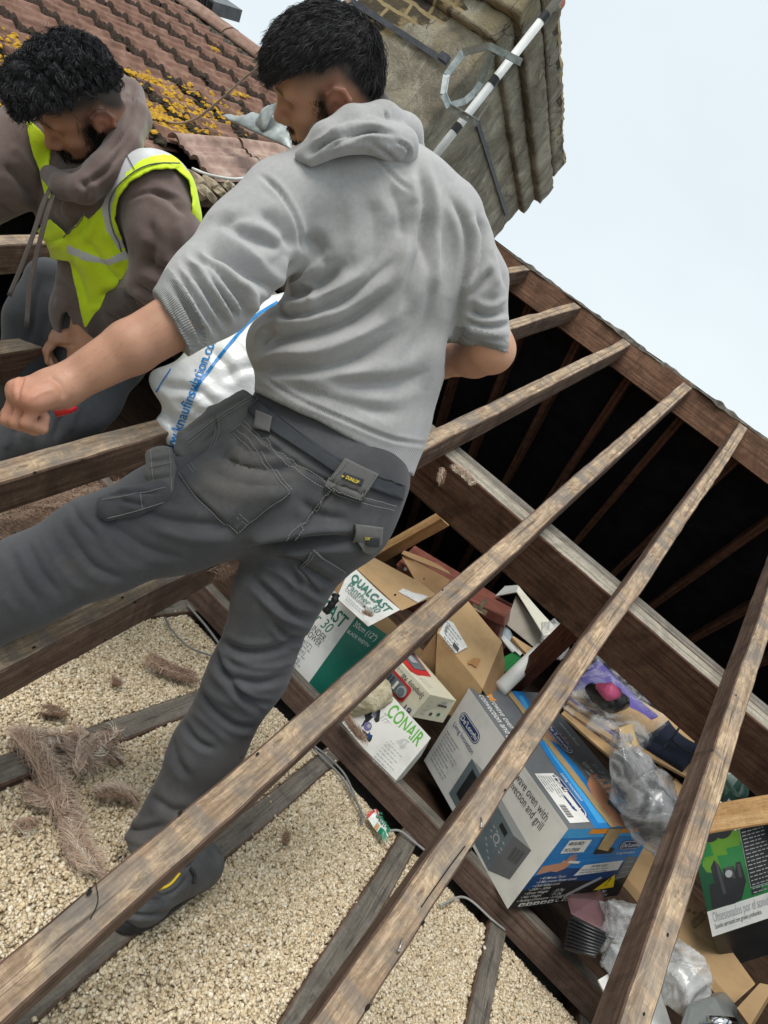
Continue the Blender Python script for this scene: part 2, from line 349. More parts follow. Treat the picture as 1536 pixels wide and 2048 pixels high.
# ---------------- far slope: rafters, black felt, tiles above it
UF = np.array([0, math.cos(PITCH), -math.sin(PITCH)]); NF = np.array([0, math.sin(PITCH), math.cos(PITCH)])
RT = np.array([0, RY, RZ])
for i in range(-13, 12):
    x = -.10 + .4 * i
    if x < -5: continue
    timber('rafter', RT + XA * x + UF * .075, RT + XA * x + UF * 4.6, .05, .1, NF, [WOOD_FAR, WOOD_FAR], seg=.3,
           label='dark brown rafter under the black felt of the far slope', cat='rafter', group='dark rafters of the far slope')
FELT = noisy('black roofing felt', [(.3, (.012, .012, .016)), (.7, (.032, .033, .042))], 6, .85, .35, .01, 30, spec=.2)
def sheet(name, o, ax, ay, nx, ny, amp, nrm, mats, thick=.004, parent=None, **k):
    V = []; F = []
    for s in (0, 1):
        for j in range(ny + 1):
            for i in range(nx + 1):
                p = o + ax * i / nx + ay * j / ny; d = amp * float(fnoise(p[None], .8)[0]) + amp * .5 * float(fnoise(p[None], 2.5, 5)[0]); V.append(p + nrm * (d + s * thick))
    m = (nx + 1) * (ny + 1)
    for s in (0, 1):
        for j in range(ny):
            for i in range(nx):
                a = s * m + j * (nx + 1) + i; F.append((a, a + 1, a + nx + 2, a + nx + 1)[::(1 if s else -1)])
    return mesh(name, V, F, mats, parent, True, **k)
sheet('roofing_felt', RT + XA * -9 + NF * .012, XA * 13.9, UF * 5.2, 60, 24, .006, NF, FELT, label='black sagging roofing felt on the far slope behind the dark rafters', cat='roofing felt')
# intact tiles: profile shared by left part of this slope and the far slope
TILE = noisy('brown concrete tile', [(.28, (.085, .045, .032)), (.5, (.195, .105, .074)), (.72, (.30, .18, .135))], 13, .92, .7, .007, 150, detail=11)
TILED = noisy('dirty tile butt with painted shade', [(.3, (.022, .016, .012)), (.7, (.075, .048, .036))], 30, .95, .8, .01, 90)  # butt faces: weathered dirt plus the course shadow line painted into the colour
TILEP = noisy('clean pinkish tile', [(.25, (.19, .115, .09)), (.5, (.33, .22, .18)), (.75, (.48, .38, .31))], 14, .9, .4, .004, 120)
def tile_profile(s):                          # s: position in one 0.15 m roll
    s = s % 1.0
    r = np.where(s < .46, np.abs(np.sin(np.pi * s / .46)) ** .8 * .026, 0)
    return r + np.where((s > .46), .009 * np.sin(np.pi * (s - .46) / .54 * 2) ** 2, 0)
def tile_cover(x0, x1, u0, u1, frame, gauge=.325, du=.075, jit=.006, skip=None, nper=13):
    V = []; F = []; tw = .30; nt = int(round((x1 - x0) / tw)); ncr = int(round((u1 - u0) / gauge))
    sx = np.linspace(0, 1, 2 * nper + 1)
    for c in range(ncr):
        for k in range(nt):
            if skip and skip(x0 + k * tw, u0 + c * gauge): continue
            ju, jn, jt = rng.normal(0, .004), abs(rng.normal(0, jit)), rng.normal(0, .002)
            h = tile_profile(sx * 2) + jn + jt * (sx - .5)
            if c == 0 or 1:
                ua = u0 + c * gauge + ju; ub = min(ua + gauge + du, u1 + .04)
                b0 = len(V); m = len(sx)
                rag = .004 * fnoise(np.stack([x0 + k * tw + sx * tw, np.full(m, ua), np.zeros(m)], 1), 12)
                for (uu, nn, hs, rg) in ((ua, .034, 1, 1), (ua + .010, .054, 1, 1), (ua + gauge * .5, .030, 1, 0), (ub, .012, 1, 0)):
                    for i in range(m): V.append(frame(x0 + k * tw + sx[i] * tw * .995, uu + rg * rag[i], nn + h[i] * hs - (0.03 if (uu == ua) else 0) * .9))
                for r in range(3):
                    for i in range(m - 1): F.append((b0 + r * m + i, b0 + r * m + i + 1, b0 + (r + 1) * m + i + 1, b0 + (r + 1) * m + i))
    return V, F
TX1 = -2.5; TX0 = -8.8
tr = empty('tiled_roof', rf(-5, 2), label='brown ribbed concrete roof tiles still in place up to the ridge', cat='roof')
def in_chim(x, u): return x + .3 > -3.05 and u > 3.45
V, F = tile_cover(TX0, TX1 + .05, .05, RID_U - .02, lambda x, u, n: rf(x, u, n + .035), skip=in_chim)
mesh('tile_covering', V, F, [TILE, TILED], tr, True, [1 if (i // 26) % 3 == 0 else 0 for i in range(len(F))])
sheet('underlay', rf(TX0, 0, .006), XA * (TX1 - TX0), U * 4.38, 30, 12, .002, N, FELT, parent=tr)
tr2 = empty('tiled_roof', RT + UF * 2, label='far slope of the house roof seen only from beyond the ridge', cat='roof')
V, F = tile_cover(TX0, 4.9, .05, 4.0, lambda x, u, n: RT + XA * x + UF * (4.2 - u) + NF * (n + .02), nper=5)
mesh('tile_covering', V, F, TILE, tr2, True)
V, F = tile_cover(2.3, 4.9, .05, RID_U - .02, lambda x, u, n: rf(x, u, n + .035), nper=5)  # unseen tiles and felt on the right, added to block light from the loft
tr3 = empty('tiled_roof', rf(3, 2), label='added tiled roof, unseen, right of the stripped part, keeping the loft dark', cat='roof')
mesh('tile_covering', V, F, TILE, tr3, True); sheet('underlay', rf(2.3, 0, .006), XA * 2.6, U * 4.38, 8, 8, .002, N, FELT, parent=tr3)
# ridge tiles, half round, bedded on mortar
def ridge_piece(xa, xb, r):
    V = []; F = []; m = 15; st = 9
    for s in range(st + 1):
        x = xa + (xb - xa) * s / st
        for ring in (0, 1):
            for i in range(m):
                th = math.pi * i / (m - 1); rr = r - ring * .018
                p = np.array([x, RY - rr * math.cos(th) * 1.12, RZ + .015 + rr * math.sin(th) * .92])
                V.append(p + rng.normal(0, .0012, 3))
    for s in range(st):
        for i in range(m - 1):
            a = s * 2 * m + i; F.append((a, a + 1, a + 2 * m + 1, a + 2 * m)); a += m; F.append((a, a + 2 * m, a + 2 * m + 1, a + 1))
        for i in (0, m - 1):
            a = s * 2 * m + i; F.append((a, a + 2 * m, a + 3 * m, a + m))
    for s in (0, st):
        for i in range(m - 1):
            a = s * 2 * m + i; F.append((a, a + m, a + m + 1, a + 1))
    return V, F
RIDGT = noisy('gritty ridge tile', [(.25, (.16, .09, .065)), (.5, (.26, .165, .125)), (.75, (.34, .235, .19))], 16, .95, .6, .006, 160)
x = TX0; k = 0
while x < -3.1:
    V, F = ridge_piece(x, min(x + .44, -3.05), .128 + .004 * (k % 2)); mesh('ridge_tile', V, F, RIDGT, tr, True); x += .448; k += 1
mb = MB()
for x in np.arange(TX0, -3.1, .03):
    for s in (-1,):
        hh = .02 + .012 * random.random(); mb.obb((x, RY - .165 - .01 * random.random(), RZ - .06), (.031, 0, 0), (0, .05, .01), (0, -.01 * random.random(), hh + .03))
mb.build('mortar_bed', MORT, tr)
# broken and loose tiles along the edge
def loose_tile(name, x, u, n, rz, tilt, mats, label, w=.30, l=.40):
    sx = np.linspace(0, 1, 27); V = []; h = tile_profile(sx * 2)
    c, s_ = math.cos(rz), math.sin(rz)
    for th in (0, .014):
        for uu in np.linspace(-.5, .5, 6):
            for i in range(27):
                lx, lu = (sx[i] - .5) * w, uu * l + .006 * math.sin(9 * sx[i] + 3 * x)
                V.append(rf(x + c * lx - s_ * lu, u + s_ * lx + c * lu, n + h[i] + th + tilt * lx))
    F = []
    for t_ in (0, 1):
        for r in range(5):
            for i in range(26):
                a = t_ * 162 + r * 27 + i; F.append((a, a + 1, a + 28, a + 27))
    for r in (0, 5):
        for i in range(26): a = r * 27 + i; F.append((a, a + 162, a + 163, a + 1))
    for r in range(5):
        for i in (0, 26): a = r * 27 + i; F.append((a, a + 27, a + 189, a + 162))
    return mesh(name, V, F, mats, None, True, label=label, cat='roof tile', group='loose tiles on the broken roof edge')
loose_tile('roof_tile', -2.38, 2.55, .085, .05, -.12, TILEP, 'clean pinkish tile on the roof edge, nearest the yellow vest')
loose_tile('roof_tile', -2.40, 2.98, .080, -.06, -.1, TILEP, 'pale chipped tile on the roof edge in front of the profile of the hooded man')
loose_tile('roof_tile', -2.44, 3.34, .070, .04, -.05, TILE, 'brown tile on the roof edge next to the lead flashing')
# lichen crusts on the tiles
LICH = noisy('orange lichen', [(.3, (.22, .13, .02)), (.5, (.52, .29, .02)), (.7, (.66, .42, .05))], 60, .95, .9, .006, 220)
MOSS = noisy('dark moss', [(.3, (.02, .017, .012)), (.7, (.07, .06, .04))], 60, .98, .9, .006, 220)
LP = [(270, 150, .10, 22), (290, 158, .08, 14), (395, 190, .16, 40), (430, 215, .14, 40), (370, 225, .16, 40), (400, 262, .13, 34), (350, 250, .15, 30), (440, 262, .08, 16), (455, 232, .06, 12),
      (15, 90, .16, 30), (10, 130, .14, 26), (8, 165, .12, 18), (20, 232, .12, 18), (428, 93, .03, 3), (465, 182, .05, 5), (478, 277, .04, 4), (330, 215, .1, 18), (340, 185, .08, 12)]
lV = []; lF = []; mV = []; mF = []
def blob(V, F, c, r, nrm, flat=.45):
    m = 7; b0 = len(V); a = unit(np.cross(nrm, XA + .1)); bb = np.cross(nrm, a)
    for k_, (ph, rr) in enumerate(((0, 1), (.5, .85), (1.0, .45))):
        for i in range(m):
            th = 6.283 * i / m; q = r * rr * random.uniform(.7, 1.25)
            V.append(c + a * q * math.cos(th) + bb * q * math.sin(th) + nrm * (ph * r * flat * random.uniform(.7, 1.3) - .003))
    V.append(c + nrm * r * flat * 1.1)
    for k_ in range(2):
        for i in range(m): F.append((b0 + k_ * m + i, b0 + k_ * m + (i + 1) % m, b0 + (k_ + 1) * m + (i + 1) % m, b0 + (k_ + 1) * m + i))
    for i in range(m): F.append((b0 + 2 * m + i, b0 + 2 * m + (i + 1) % m, b0 + 3 * m))
def tile_n(x, u):
    k = (x - TX0) / .15; fr = ((u - .05) / .325) % 1.0
    return .035 + .045 - .033 * fr + float(tile_profile(np.array([k]))[0])
for (ax, ay, sp, cnt) in LP:
    c = on(ax, ay, N, Q0 + N * .09); x = c[0]; u = (c - Q0) @ U
    for _ in range(cnt * 7):
        xx, uu = x + random.gauss(0, sp * .55), u + random.gauss(0, sp * .75)
        if xx > TX1 - .02 or in_chim(xx - .3, uu): continue
        blob(lV, lF, rf(xx, uu, tile_n(xx, uu) + .002), random.uniform(.008, .025), N)
for _ in range(520):
    c = random.choice(LP[2:9]) if random.random() < .6 else random.choice(LP); c = on(c[0], c[1], N, Q0 + N * .09); x = c[0] + random.gauss(0, .3); u = round(((c - Q0) @ U + random.gauss(0, .3) - .05) / .325) * .325 + .05 + random.gauss(0, .012)
    if x > TX1 - .02: continue
    blob(mV, mF, rf(x, u, tile_n(x, u + .02) - .012), random.uniform(.008, .022), N, .8)
mesh('lichen', lV, lF, LICH, tr, kind='stuff'); mesh('moss', mV, mF, MOSS, tr, kind='stuff')
# grey roof vent near the top left
c = on(420, 12, N, Q0 + N * .1); x, u = c[0], (c - Q0) @ U
VENT = noisy('grey lead', [(.3, (.09, .1, .11)), (.7, (.16, .17, .18))], 12, .6, .3, .004, 40)
vr = empty('roof_vent', rf(x, u), label='grey box vent on the tiles at the top of the photo', cat='roof vent')
mb = MB(); mb.obb(rf(x - .32, u - .06, .07), XA * .42, U * .3, N * .09); mb.build('vent_body', VENT, vr)
mb = MB()
for k in range(6): mb.obb(rf(x - .30 + k * .068, u - .072, .08), XA * .045, U * .01, N * .065)
mb.build('vent_louvre', MATS['black roofing felt'], vr)
# rubble, batten ends and pipe under the broken edge
STONE = noisy('broken mortar and brick', [(.3, (.17, .12, .08)), (.5, (.33, .27, .19)), (.7, (.46, .38, .28))], 14, .95, .8, .008, 60)
random.seed(21)
for k, (ax, ay, s) in enumerate([(395, 372, .07), (425, 378, .06), (447, 372, .065), (385, 388, .05), (412, 392, .05), (440, 392, .045), (372, 378, .05), (462, 378, .04)]):
    c = on(ax, ay, N, Q0 + N * .03); bm = bmesh.new(); bmesh.ops.create_icosphere(bm, subdivisions=2, radius=1)
    sd_ = rng.uniform(0, 9, 3)
    for v in bm.verts:
        q = np.array(v.co); q = np.clip(q, -.62, .68); q = q * (1 + .12 * float(fnoise((q + sd_)[None], .5)[0])); v.co = Vector(c + s * np.array([q[0] * 1.1, q[1] * 1.2, q[2] * .55]) + N * .012)
    me = bpy.data.meshes.new('rubble'); bm.to_mesh(me); bm.free()
    link('rubble', me, STONE, label='lump of broken mortar in the rubble heap under the tile edge', cat='rubble', group='rubble lumps under the tile edge')
for a_, b_, lb in (((2.42), (3.0), 'pale split batten end under the loose tiles'),):
    timber('batten', rf(-2.42, 2.70, .052), rf(-2.1, 2.78, .03), .045, .024, N, [WOOD_PINE, WOOD_PINE], seg=.02, label=lb, cat='batten')
PIPE = plain('white pvc', (.72, .73, .72), .4)
mb = MB(); mb.tube(bezier([P(385, 337, 3.0), P(420, 350, 2.95), P(470, 358, 2.9), P(520, 350, 3.0)], 16), .006, 8); mb.build('white_cable', PIPE, None, True, label='thin white cable trailing below the loose tiles', cat='cable')
mb = MB(); mb.tube([P(-40, 247, 3.1), P(32, 249, 3.05)], .008, 8); mb.build('white_cable', PIPE, None, True, label='short white cable end at the left edge behind the shoulder', cat='cable')

# ---------------- purlin, binder, struts
pu = empty('purlin', rf(0, 2.15, -.2), label='broad dark brown purlin carrying the rafters, pale dust along its top edge', cat='purlin')
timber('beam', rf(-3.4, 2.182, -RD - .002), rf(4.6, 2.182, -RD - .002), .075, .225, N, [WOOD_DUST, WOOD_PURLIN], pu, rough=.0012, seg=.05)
timber('backing_timber', rf(-3.4, 2.246, -RD - .006), rf(4.6, 2.246, -RD - .006), .05, .12, N, [WOOD_GREY, WOOD_PURLIN], pu, seg=.1)
timber('ceiling_binder', (-3.4, 2.4905, .094), (4.6, 2.4905, .094), .08, .093, ZA, [WOOD_GREY, WOOD_BINDER], rough=.0015, seg=.05,
       label='brown ceiling binder lying across the joists in front of the stored boxes', cat='binder')
a_, b_ = P(1152, 1262, 2.62), P(985, 1425, 3.1)
timber('strut', a_, b_, .055, .09, -CAM[:, 2], [WOOD_RED, WOOD_RED], seg=.05, label='dark red brown strut rising to the underside of the purlin', cat='strut')
timber('strut', P(880, 1030, 3.25), P(640, 1165, 3.55), .05, .07, -CAM[:, 2] + .9 * CAM[:, 1] * -1, [WOOD_PINE, WOOD_PINE], seg=.05, label='pale pine strut beside the mower box, behind the hip of the hooded man', cat='strut')
timber('strut', P(1405, 1638, 2.02), P(1640, 1602, 1.98), .075, .07, -CAM[:, 2] - .55 * CAM[:, 1], [WOOD_PINE, WOOD_PINE], seg=.05, label='fresh pine strut in front of the green speaker box', cat='strut')
# dark boarded floor the boxes stand on
BOARD = wood('dark loft board', [(.03, .018, .011), (.07, .04, .025), (.12, .07, .044)], (.02, .012, .008), .5, grain=20)
for i in range(19):
    mb = MB(); mb.obb((-3.6, 2.54 + i * .305, .002), (8.3, 0, 0), (0, .3, 0), (0, 0, .018)); mb.build('floor_board', BOARD, label='dark brown floor board under the stored boxes', cat='floor board', group='floor boards under the boxes')
FELT2 = noisy('black loft floor lining', [(.3, (.006, .006, .007)), (.7, (.018, .018, .02))], 3, .8, .5, .02, 12)
sheet('floor_lining', np.array([-5.2, .45, -.03]), XA * 2.75, YA * 6, 40, 60, .012, ZA, FELT2, label='crumpled black lining on the loft floor behind the man in the vest', cat='lining')

# ---------------- chimney
CHX, CHY0, CHY1, CHW = -2.2, 3.67, 5.55, .87
RENDER, t, b = newmat('weathered render'); v = coords(t)
g = noise(t, v, 3.2, 10, .72, None, .6); c = ramp(t, g, [(.3, (.11, .098, .075)), (.46, (.235, .21, .16)), (.58, (.36, .325, .25)), (.72, (.47, .44, .36))])
st = noise(t, v, 1.0, 7, .7, (9, 9, 1.6), .6); c = mixc(t, ramp(t, st, [(.5, (0, 0, 0)), (.68, (.75,) * 3)]), c, (.13, .122, .105))
c = mixc(t, ramp(t, noise(t, v, 1.0, 6, .7, (16, 16, 5), 1), [(.58, (0, 0, 0)), (.68, (.7,) * 3)]), c, (.55, .52, .46)); c = mixc(t, ramp(t, noise(t, v, 60, 4), [(.62, (0, 0, 0)), (.72, (.6,) * 3)]), c, (.06, .054, .045))
c = mixc(t, ramp(t, noise(t, v, 2.1, 5, .6), [(.56, (0, 0, 0)), (.66, (.5,) * 3)]), c, (.40, .31, .17))
t.links.new(c, b.inputs['Base Color']); b.inputs['Roughness'].default_value = .95; b.inputs['Specular IOR Level'].default_value = .15
vo = _n(t, 'ShaderNodeTexVoronoi'); vo.feature = 'DISTANCE_TO_EDGE'; vo.inputs['Scale'].default_value = 1.0; mpv = _n(t, 'ShaderNodeMapping'); mpv.inputs['Scale'].default_value = (2.6, 2.6, 3.4); nd = _n(t, 'ShaderNodeTexNoise'); nd.inputs['Scale'].default_value = 6; nd.inputs['Detail'].default_value = 5; t.links.new(v, nd.inputs['Vector'])
vm = _n(t, 'ShaderNodeMixRGB'); vm.inputs['Fac'].default_value = .12; t.links.new(v, vm.inputs['Color1']); t.links.new(nd.outputs['Color'], vm.inputs['Color2']); t.links.new(vm.outputs['Color'], mpv.inputs['Vector']); t.links.new(mpv.outputs['Vector'], vo.inputs['Vector'])
crk = mixc(t, 1, ramp(t, vo.outputs['Distance'], [(.0, (.9,) * 3), (.009, (0, 0, 0))]), ramp(t, noise(t, v, 2.6, 4), [(.52, (0, 0, 0)), (.6, (1, 1, 1))]), 'MULTIPLY'); c = mixc(t, crk, c, (.045, .04, .034))
sx_ = _n(t, 'ShaderNodeSeparateXYZ'); t.links.new(v, sx_.inputs[0]); br = _n(t, 'ShaderNodeTexBrick'); br.offset = .5; mpn = _n(t, 'ShaderNodeMapping'); mpn.inputs['Rotation'].default_value = (math.radians(90), 0, 0); vq = _n(t, 'ShaderNodeMixRGB'); vq.inputs['Fac'].default_value = .05; t.links.new(v, vq.inputs['Color1']); t.links.new(nd.outputs['Color'], vq.inputs['Color2']); t.links.new(vq.outputs['Color'], mpn.inputs['Vector']); t.links.new(mpn.outputs['Vector'], br.inputs['Vector'])
br.inputs['Scale'].default_value = 1; br.inputs['Brick Width'].default_value = .225; br.inputs['Row Height'].default_value = .078; br.inputs['Mortar Size'].default_value = .010
br.inputs['Color1'].default_value = (.06, .053, .045, 1); br.inputs['Color2'].default_value = (.13, .105, .07, 1); br.inputs['Mortar'].default_value = (.40, .31, .17, 1)
m1_ = _n(t, 'ShaderNodeMath', operation='MULTIPLY_ADD'); t.links.new(sx_.outputs['X'], m1_.inputs[0]); m1_.inputs[1].default_value = -1.0; m1_.inputs[2].default_value = -5.24
m2_ = _n(t, 'ShaderNodeMath', operation='MULTIPLY_ADD'); t.links.new(sx_.outputs['Z'], m2_.inputs[0]); m2_.inputs[1].default_value = 1.0; t.links.new(m1_.outputs[0], m2_.inputs[2])
m3_ = _n(t, 'ShaderNodeMath', operation='MULTIPLY_ADD'); t.links.new(noise(t, v, 5, 6, .7), m3_.inputs[0]); m3_.inputs[1].default_value = .9; t.links.new(m2_.outputs[0], m3_.inputs[2])
bmask = ramp(t, m3_.outputs[0], [(.0, (0, 0, 0)), (1.0, (1, 1, 1))]); bm_ = bmask.node; bm_.color_ramp.elements[0].position = .72; bm_.color_ramp.elements[1].position = .76
c = mixc(t, bmask, c, mixc(t, ramp(t, noise(t, v, 8, 6), [(.52, (0, 0, 0)), (.62, (.85,) * 3)]), br.outputs['Color'], (.36, .28, .15))); t.links.new(c, b.inputs['Base Color'])
n1 = bump(t, b, g, .6, .03); n1 = bump(t, b, noise(t, v, 55, 8, .75), .8, .012, n1); bump(t, b, vo.outputs['Distance'], .25, .02, n1)
ch = empty('chimney', (CHX - CHW / 2, (CHY0 + CHY1) / 2, 1.5), label='broad rendered chimney stack with corbelled head above the ridge', cat='chimney')
def rough_block(name, x0, x1, y0, y1, z0, z1, mats, amp=.012, step=.03, chip=.03, sx=.0):
    """box with displaced, chipped surface"""
    bm = bmesh.new(); nx, ny, nz_ = max(2, int((x1 - x0) / step)), max(2, int((y1 - y0) / step)), max(2, int((z1 - z0) / step))
    V = {}
    def vert(i, j, k):
        if (i, j, k) not in V:
            p = np.array([x0 + (x1 - x0) * i / nx, y0 + (y1 - y0) * j / ny, z0 + (z1 - z0) * k / nz_])
            n_ = np.array([(i == nx) - (i == 0), (j == ny) - (j == 0), (k == nz_) - (k == 0)], float)
            ed = abs(n_).sum(); d = amp * (.9 * float(fnoise(p[None], .7)[0]) + .7 * float(fnoise(p[None], 5, 4)[0]) + .7 * float(fnoise(p[None], 13, 9)[0]))
            if ed > 1: d -= chip * max(0, float(fnoise(p[None], 1.3, 12)[0]) - .5) * .8 + .006 * abs(float(fnoise(p[None], 9, 3)[0]))
            V[(i, j, k)] = bm.verts.new(p + n_ * d / max(1, ed ** .5) * np.array([1, 1, .5]))
        return V[(i, j, k)]
    def quad(a, b_, c_, d): bm.faces.new([vert(*a), vert(*b_), vert(*c_), vert(*d)])
    for i in range(nx):
        for j in range(ny):
            for k in (0, nz_): quad((i, j, k), (i + 1, j, k), (i + 1, j + 1, k), (i, j + 1, k))
    for i in range(nx):
        for k in range(nz_):
            for j in (0, ny): quad((i, j, k), (i + 1, j, k), (i + 1, j, k + 1), (i, j, k + 1))
    for j in range(ny):
        for k in range(nz_):
            for i in (0, nx): quad((i, j, k), (i, j + 1, k), (i, j + 1, k + 1), (i, j, k + 1))
    bmesh.ops.recalc_face_normals(bm, faces=bm.faces)
    me = bpy.data.meshes.new(name); bm.to_mesh(me); bm.free(); return link(name, me, mats, ch, True)
rough_block('stack', CHX - CHW, CHX, CHY0, CHY1, 1.2, 3.0, RENDER, .005, .028, .012)
rough_block('corbel_course', CHX - CHW - .04, CHX + .04, CHY0 - .04, CHY1 + .03, 2.98, 3.12, RENDER, .006, .028, .035)
rough_block('corbel_course', CHX - CHW - .088, CHX + .088, CHY0 - .088, CHY1 + .075, 3.124, 3.29, RENDER, .006, .028, .05)
rough_block('chimney_head', CHX - CHW - .10, CHX + .094, CHY0 - .08, CHY1 - .08, 3.294, 3.44, RENDER, .007, .028, .07)
# exposed bricks on the upper left of the front
# ================================================================== STORED THINGS
def pm(name, c, rough=.45, spec=.4):          # printed card colour with a little wear
    if name in MATS: return MATS[name]
    m, t, b = newmat(name); v = coords(t)
    f = noise(t, v, 9, 7, .65); c2 = tuple(x * .82 for x in c); c3 = tuple(min(1, x * 1.0 + .015) for x in c)
    k = ramp(t, f, [(.3, c2), (.5, c), (.75, c3)])
    k = mixc(t, ramp(t, noise(t, v, 70, 5, .7), [(.62, (0, 0, 0)), (.76, (.22,) * 3)]), k, (.22, .19, .15))
    t.links.new(k, b.inputs['Base Color']); b.inputs['Roughness'].default_value = rough; b.inputs['Specular IOR Level'].default_value = spec
    bump(t, b, noise(t, v, 5, 3), .35, .012); return m
KRAFT = pm('kraft card', (.50, .33, .17), .8, .2); KRAFTD = pm('darker kraft card', (.34, .21, .105), .8, .2); CORR = pm('corrugated card edge', (.26, .17, .09), .9, .1)
WHITE = pm('white print', (.74, .74, .71)); CREAM = pm('cream print', (.66, .63, .49)); BLACKP = pm('black print', (.018, .02, .022)); GREYP = pm('grey print', (.135, .145, .155))
LGREY = pm('light grey print', (.38, .40, .41)); TXT = pm('dark grey lettering', (.06, .06, .065)); GREEN = pm('mower green print', (.012, .17, .12)); BRIGHT = pm('bright green print', (.13, .42, .06))
NAVY = pm('navy print', (.018, .045, .16)); BLUE = pm('blue print', (.02, .2, .52)); SKYB = pm('light blue print', (.06, .36, .72)); DBLUE = pm('deep blue print', (.012, .06, .19))
ORANGE = pm('orange print', (.8, .3, .03)); YELL = pm('yellow print', (.85, .62, .02)); RED = pm('red print', (.55, .03, .03)); SKINP = pm('hand print', (.55, .27, .16)); STEEL = pm('steel grey print', (.13, .165, .185))
TAPE = noisy('brown parcel tape', [(.3, (.36, .25, .12)), (.7, (.5, .37, .2))], 9, .25, .3, .003, 30, spec=.6)
DGREEN = pm('dark green print', (.006, .075, .03)); MGREEN = pm('mid green print', (.02, .19, .05)); LGREEN = pm('lime print', (.10, .25, .02)); PURP = pm('purple print', (.10, .07, .33)); PINK = pm('pink print', (.55, .1, .22))
dg = bpy.context.evaluated_depsgraph_get()
_txt = {}
def glyphs(s, bold=0.0, shear=0.0):
    key = (s, bold, shear)
    if key not in _txt:
        cu = bpy.data.curves.new('t', 'FONT'); cu.body = s; cu.size = 1.0; cu.offset = bold; cu.shear = shear; cu.resolution_u = 3; cu.fill_mode = 'FRONT'
        o = bpy.data.objects.new('t', cu); col.objects.link(o); d = bpy.context.evaluated_depsgraph_get(); d.update()
        me = bpy.data.meshes.new_from_object(o.evaluated_get(d))
        V = np.array([v.co[:2] for v in me.vertices]).reshape(-1, 2); F = [tuple(p.vertices) for p in me.polygons]; okv = (V[:, 1] > -.6) & (V[:, 1] < 1.4) & (V[:, 0] > -.5) & (V[:, 0] < len(s) + 1.); F = [q for q in F if all(okv[i] for i in q)]; V = np.where(okv[:, None], V, 0.0)
        bpy.data.objects.remove(o); bpy.data.curves.remove(cu); bpy.data.meshes.remove(me)
        if len(V): V = V - [V[:, 0].min(), 0]
        _txt[key] = (V, F)
    return _txt[key]
class Face:
    """a four-cornered card face; a: bottom-left, b: bottom-right, c: top-right, d: top-left as read; sizes in metres"""
    def __init__(s, mb, a, b, c, d, flip=1):
        s.mb = mb; s.q = [np.asarray(p, float) for p in (a, b, c, d)]; s.n = unit(np.cross(s.q[1] - s.q[0], s.q[3] - s.q[0])) * flip
        s.w = .5 * (np.linalg.norm(s.q[1] - s.q[0]) + np.linalg.norm(s.q[2] - s.q[3])); s.h = .5 * (np.linalg.norm(s.q[3] - s.q[0]) + np.linalg.norm(s.q[2] - s.q[1])); s.z = .0006
    def at(s, u, v, n=0):
        a, b, c, d = s.q; return (a * (1 - u) + b * u) * (1 - v) + (d * (1 - u) + c * u) * v + s.n * n
    def poly(s, uv, m, k=1):
        s.mb.add([s.at(u, v, s.z * k) for u, v in uv], [tuple(range(len(uv)))], m)
    def rect(s, u0, v0, u1, v1, m, k=1): s.poly([(u0, v0), (u1, v0), (u1, v1), (u0, v1)], m, k)
    def rrect(s, u0, v0, u1, v1, m, k=1, r=.5, seg=7):
        W, Hh = (u1 - u0) * s.w, (v1 - v0) * s.h; rr = r * min(W, Hh); pts = []
        for cx, cy, a0 in ((W - rr, Hh - rr, 0), (rr, Hh - rr, 90), (rr, rr, 180), (W - rr, rr, 270)):
            for i in range(seg): th = math.radians(a0 + 90 * i / (seg - 1)); pts.append((u0 + (cx + rr * math.cos(th)) / s.w, v0 + (cy + rr * math.sin(th)) / s.h))
        s.poly(pts, m, k)
    def disc(s, u, v, r, m, k=1, n=18): s.poly([(u + r * math.cos(6.283 * i / n) / s.w, v + r * math.sin(6.283 * i / n) / s.h) for i in range(n)], m, k)
    def text(s, txt, u, v, size, m, k=2, bold=0.0, shear=0.0, rot=0.0, width=None, align='l'):
        V, F = glyphs(txt, bold, shear)
        if not len(V): return
        sc_ = size / .7; X = V[:, 0] * sc_; Yv = V[:, 1] * sc_
        if width: X = X * (width / max(1e-6, X.max()))
        if align == 'c': X = X - X.max() / 2
        if align == 'r': X = X - X.max()
        c_, s_ = math.cos(math.radians(rot)), math.sin(math.radians(rot))
        xx, yy = X * c_ - Yv * s_, X * s_ + Yv * c_
        s.mb.add([s.at(u + x / s.w, v + y / s.h, s.z * k) for x, y in zip(xx, yy)], F, m)
    def lines(s, u, v, w, n, pitch, th, m, k=2, jit=.35, rnd=None):    # unreadable small print as thin strokes
        r_ = rnd or random
        for i in range(n):
            x = u; vv = v - i * pitch / s.h; end = u + w * (1 - jit * r_.random()) / s.w
            while x < end:
                l = (.006 + .014 * r_.random()) / s.w * (s.w / .5 + .3); s.rect(x, vv, min(x + l, end), vv + th / s.h, m, k); x += l + .004 / s.w
def hexa(mb, f4, b4, m=(0,) * 6):              # front a,b,c,d and back a,b,c,d (bl, br, tr, tl)
    v = list(f4) + list(b4); b0 = len(mb.v)
    mb.v += [tuple(map(float, p)) for p in v]
    for q, mm in zip(((0, 1, 2, 3), (5, 4, 7, 6), (4, 0, 3, 7), (1, 5, 6, 2), (3, 2, 6, 7), (4, 5, 1, 0)), m):
        mb.f.append(tuple(b0 + i for i in q)); mb.m.append(mm)
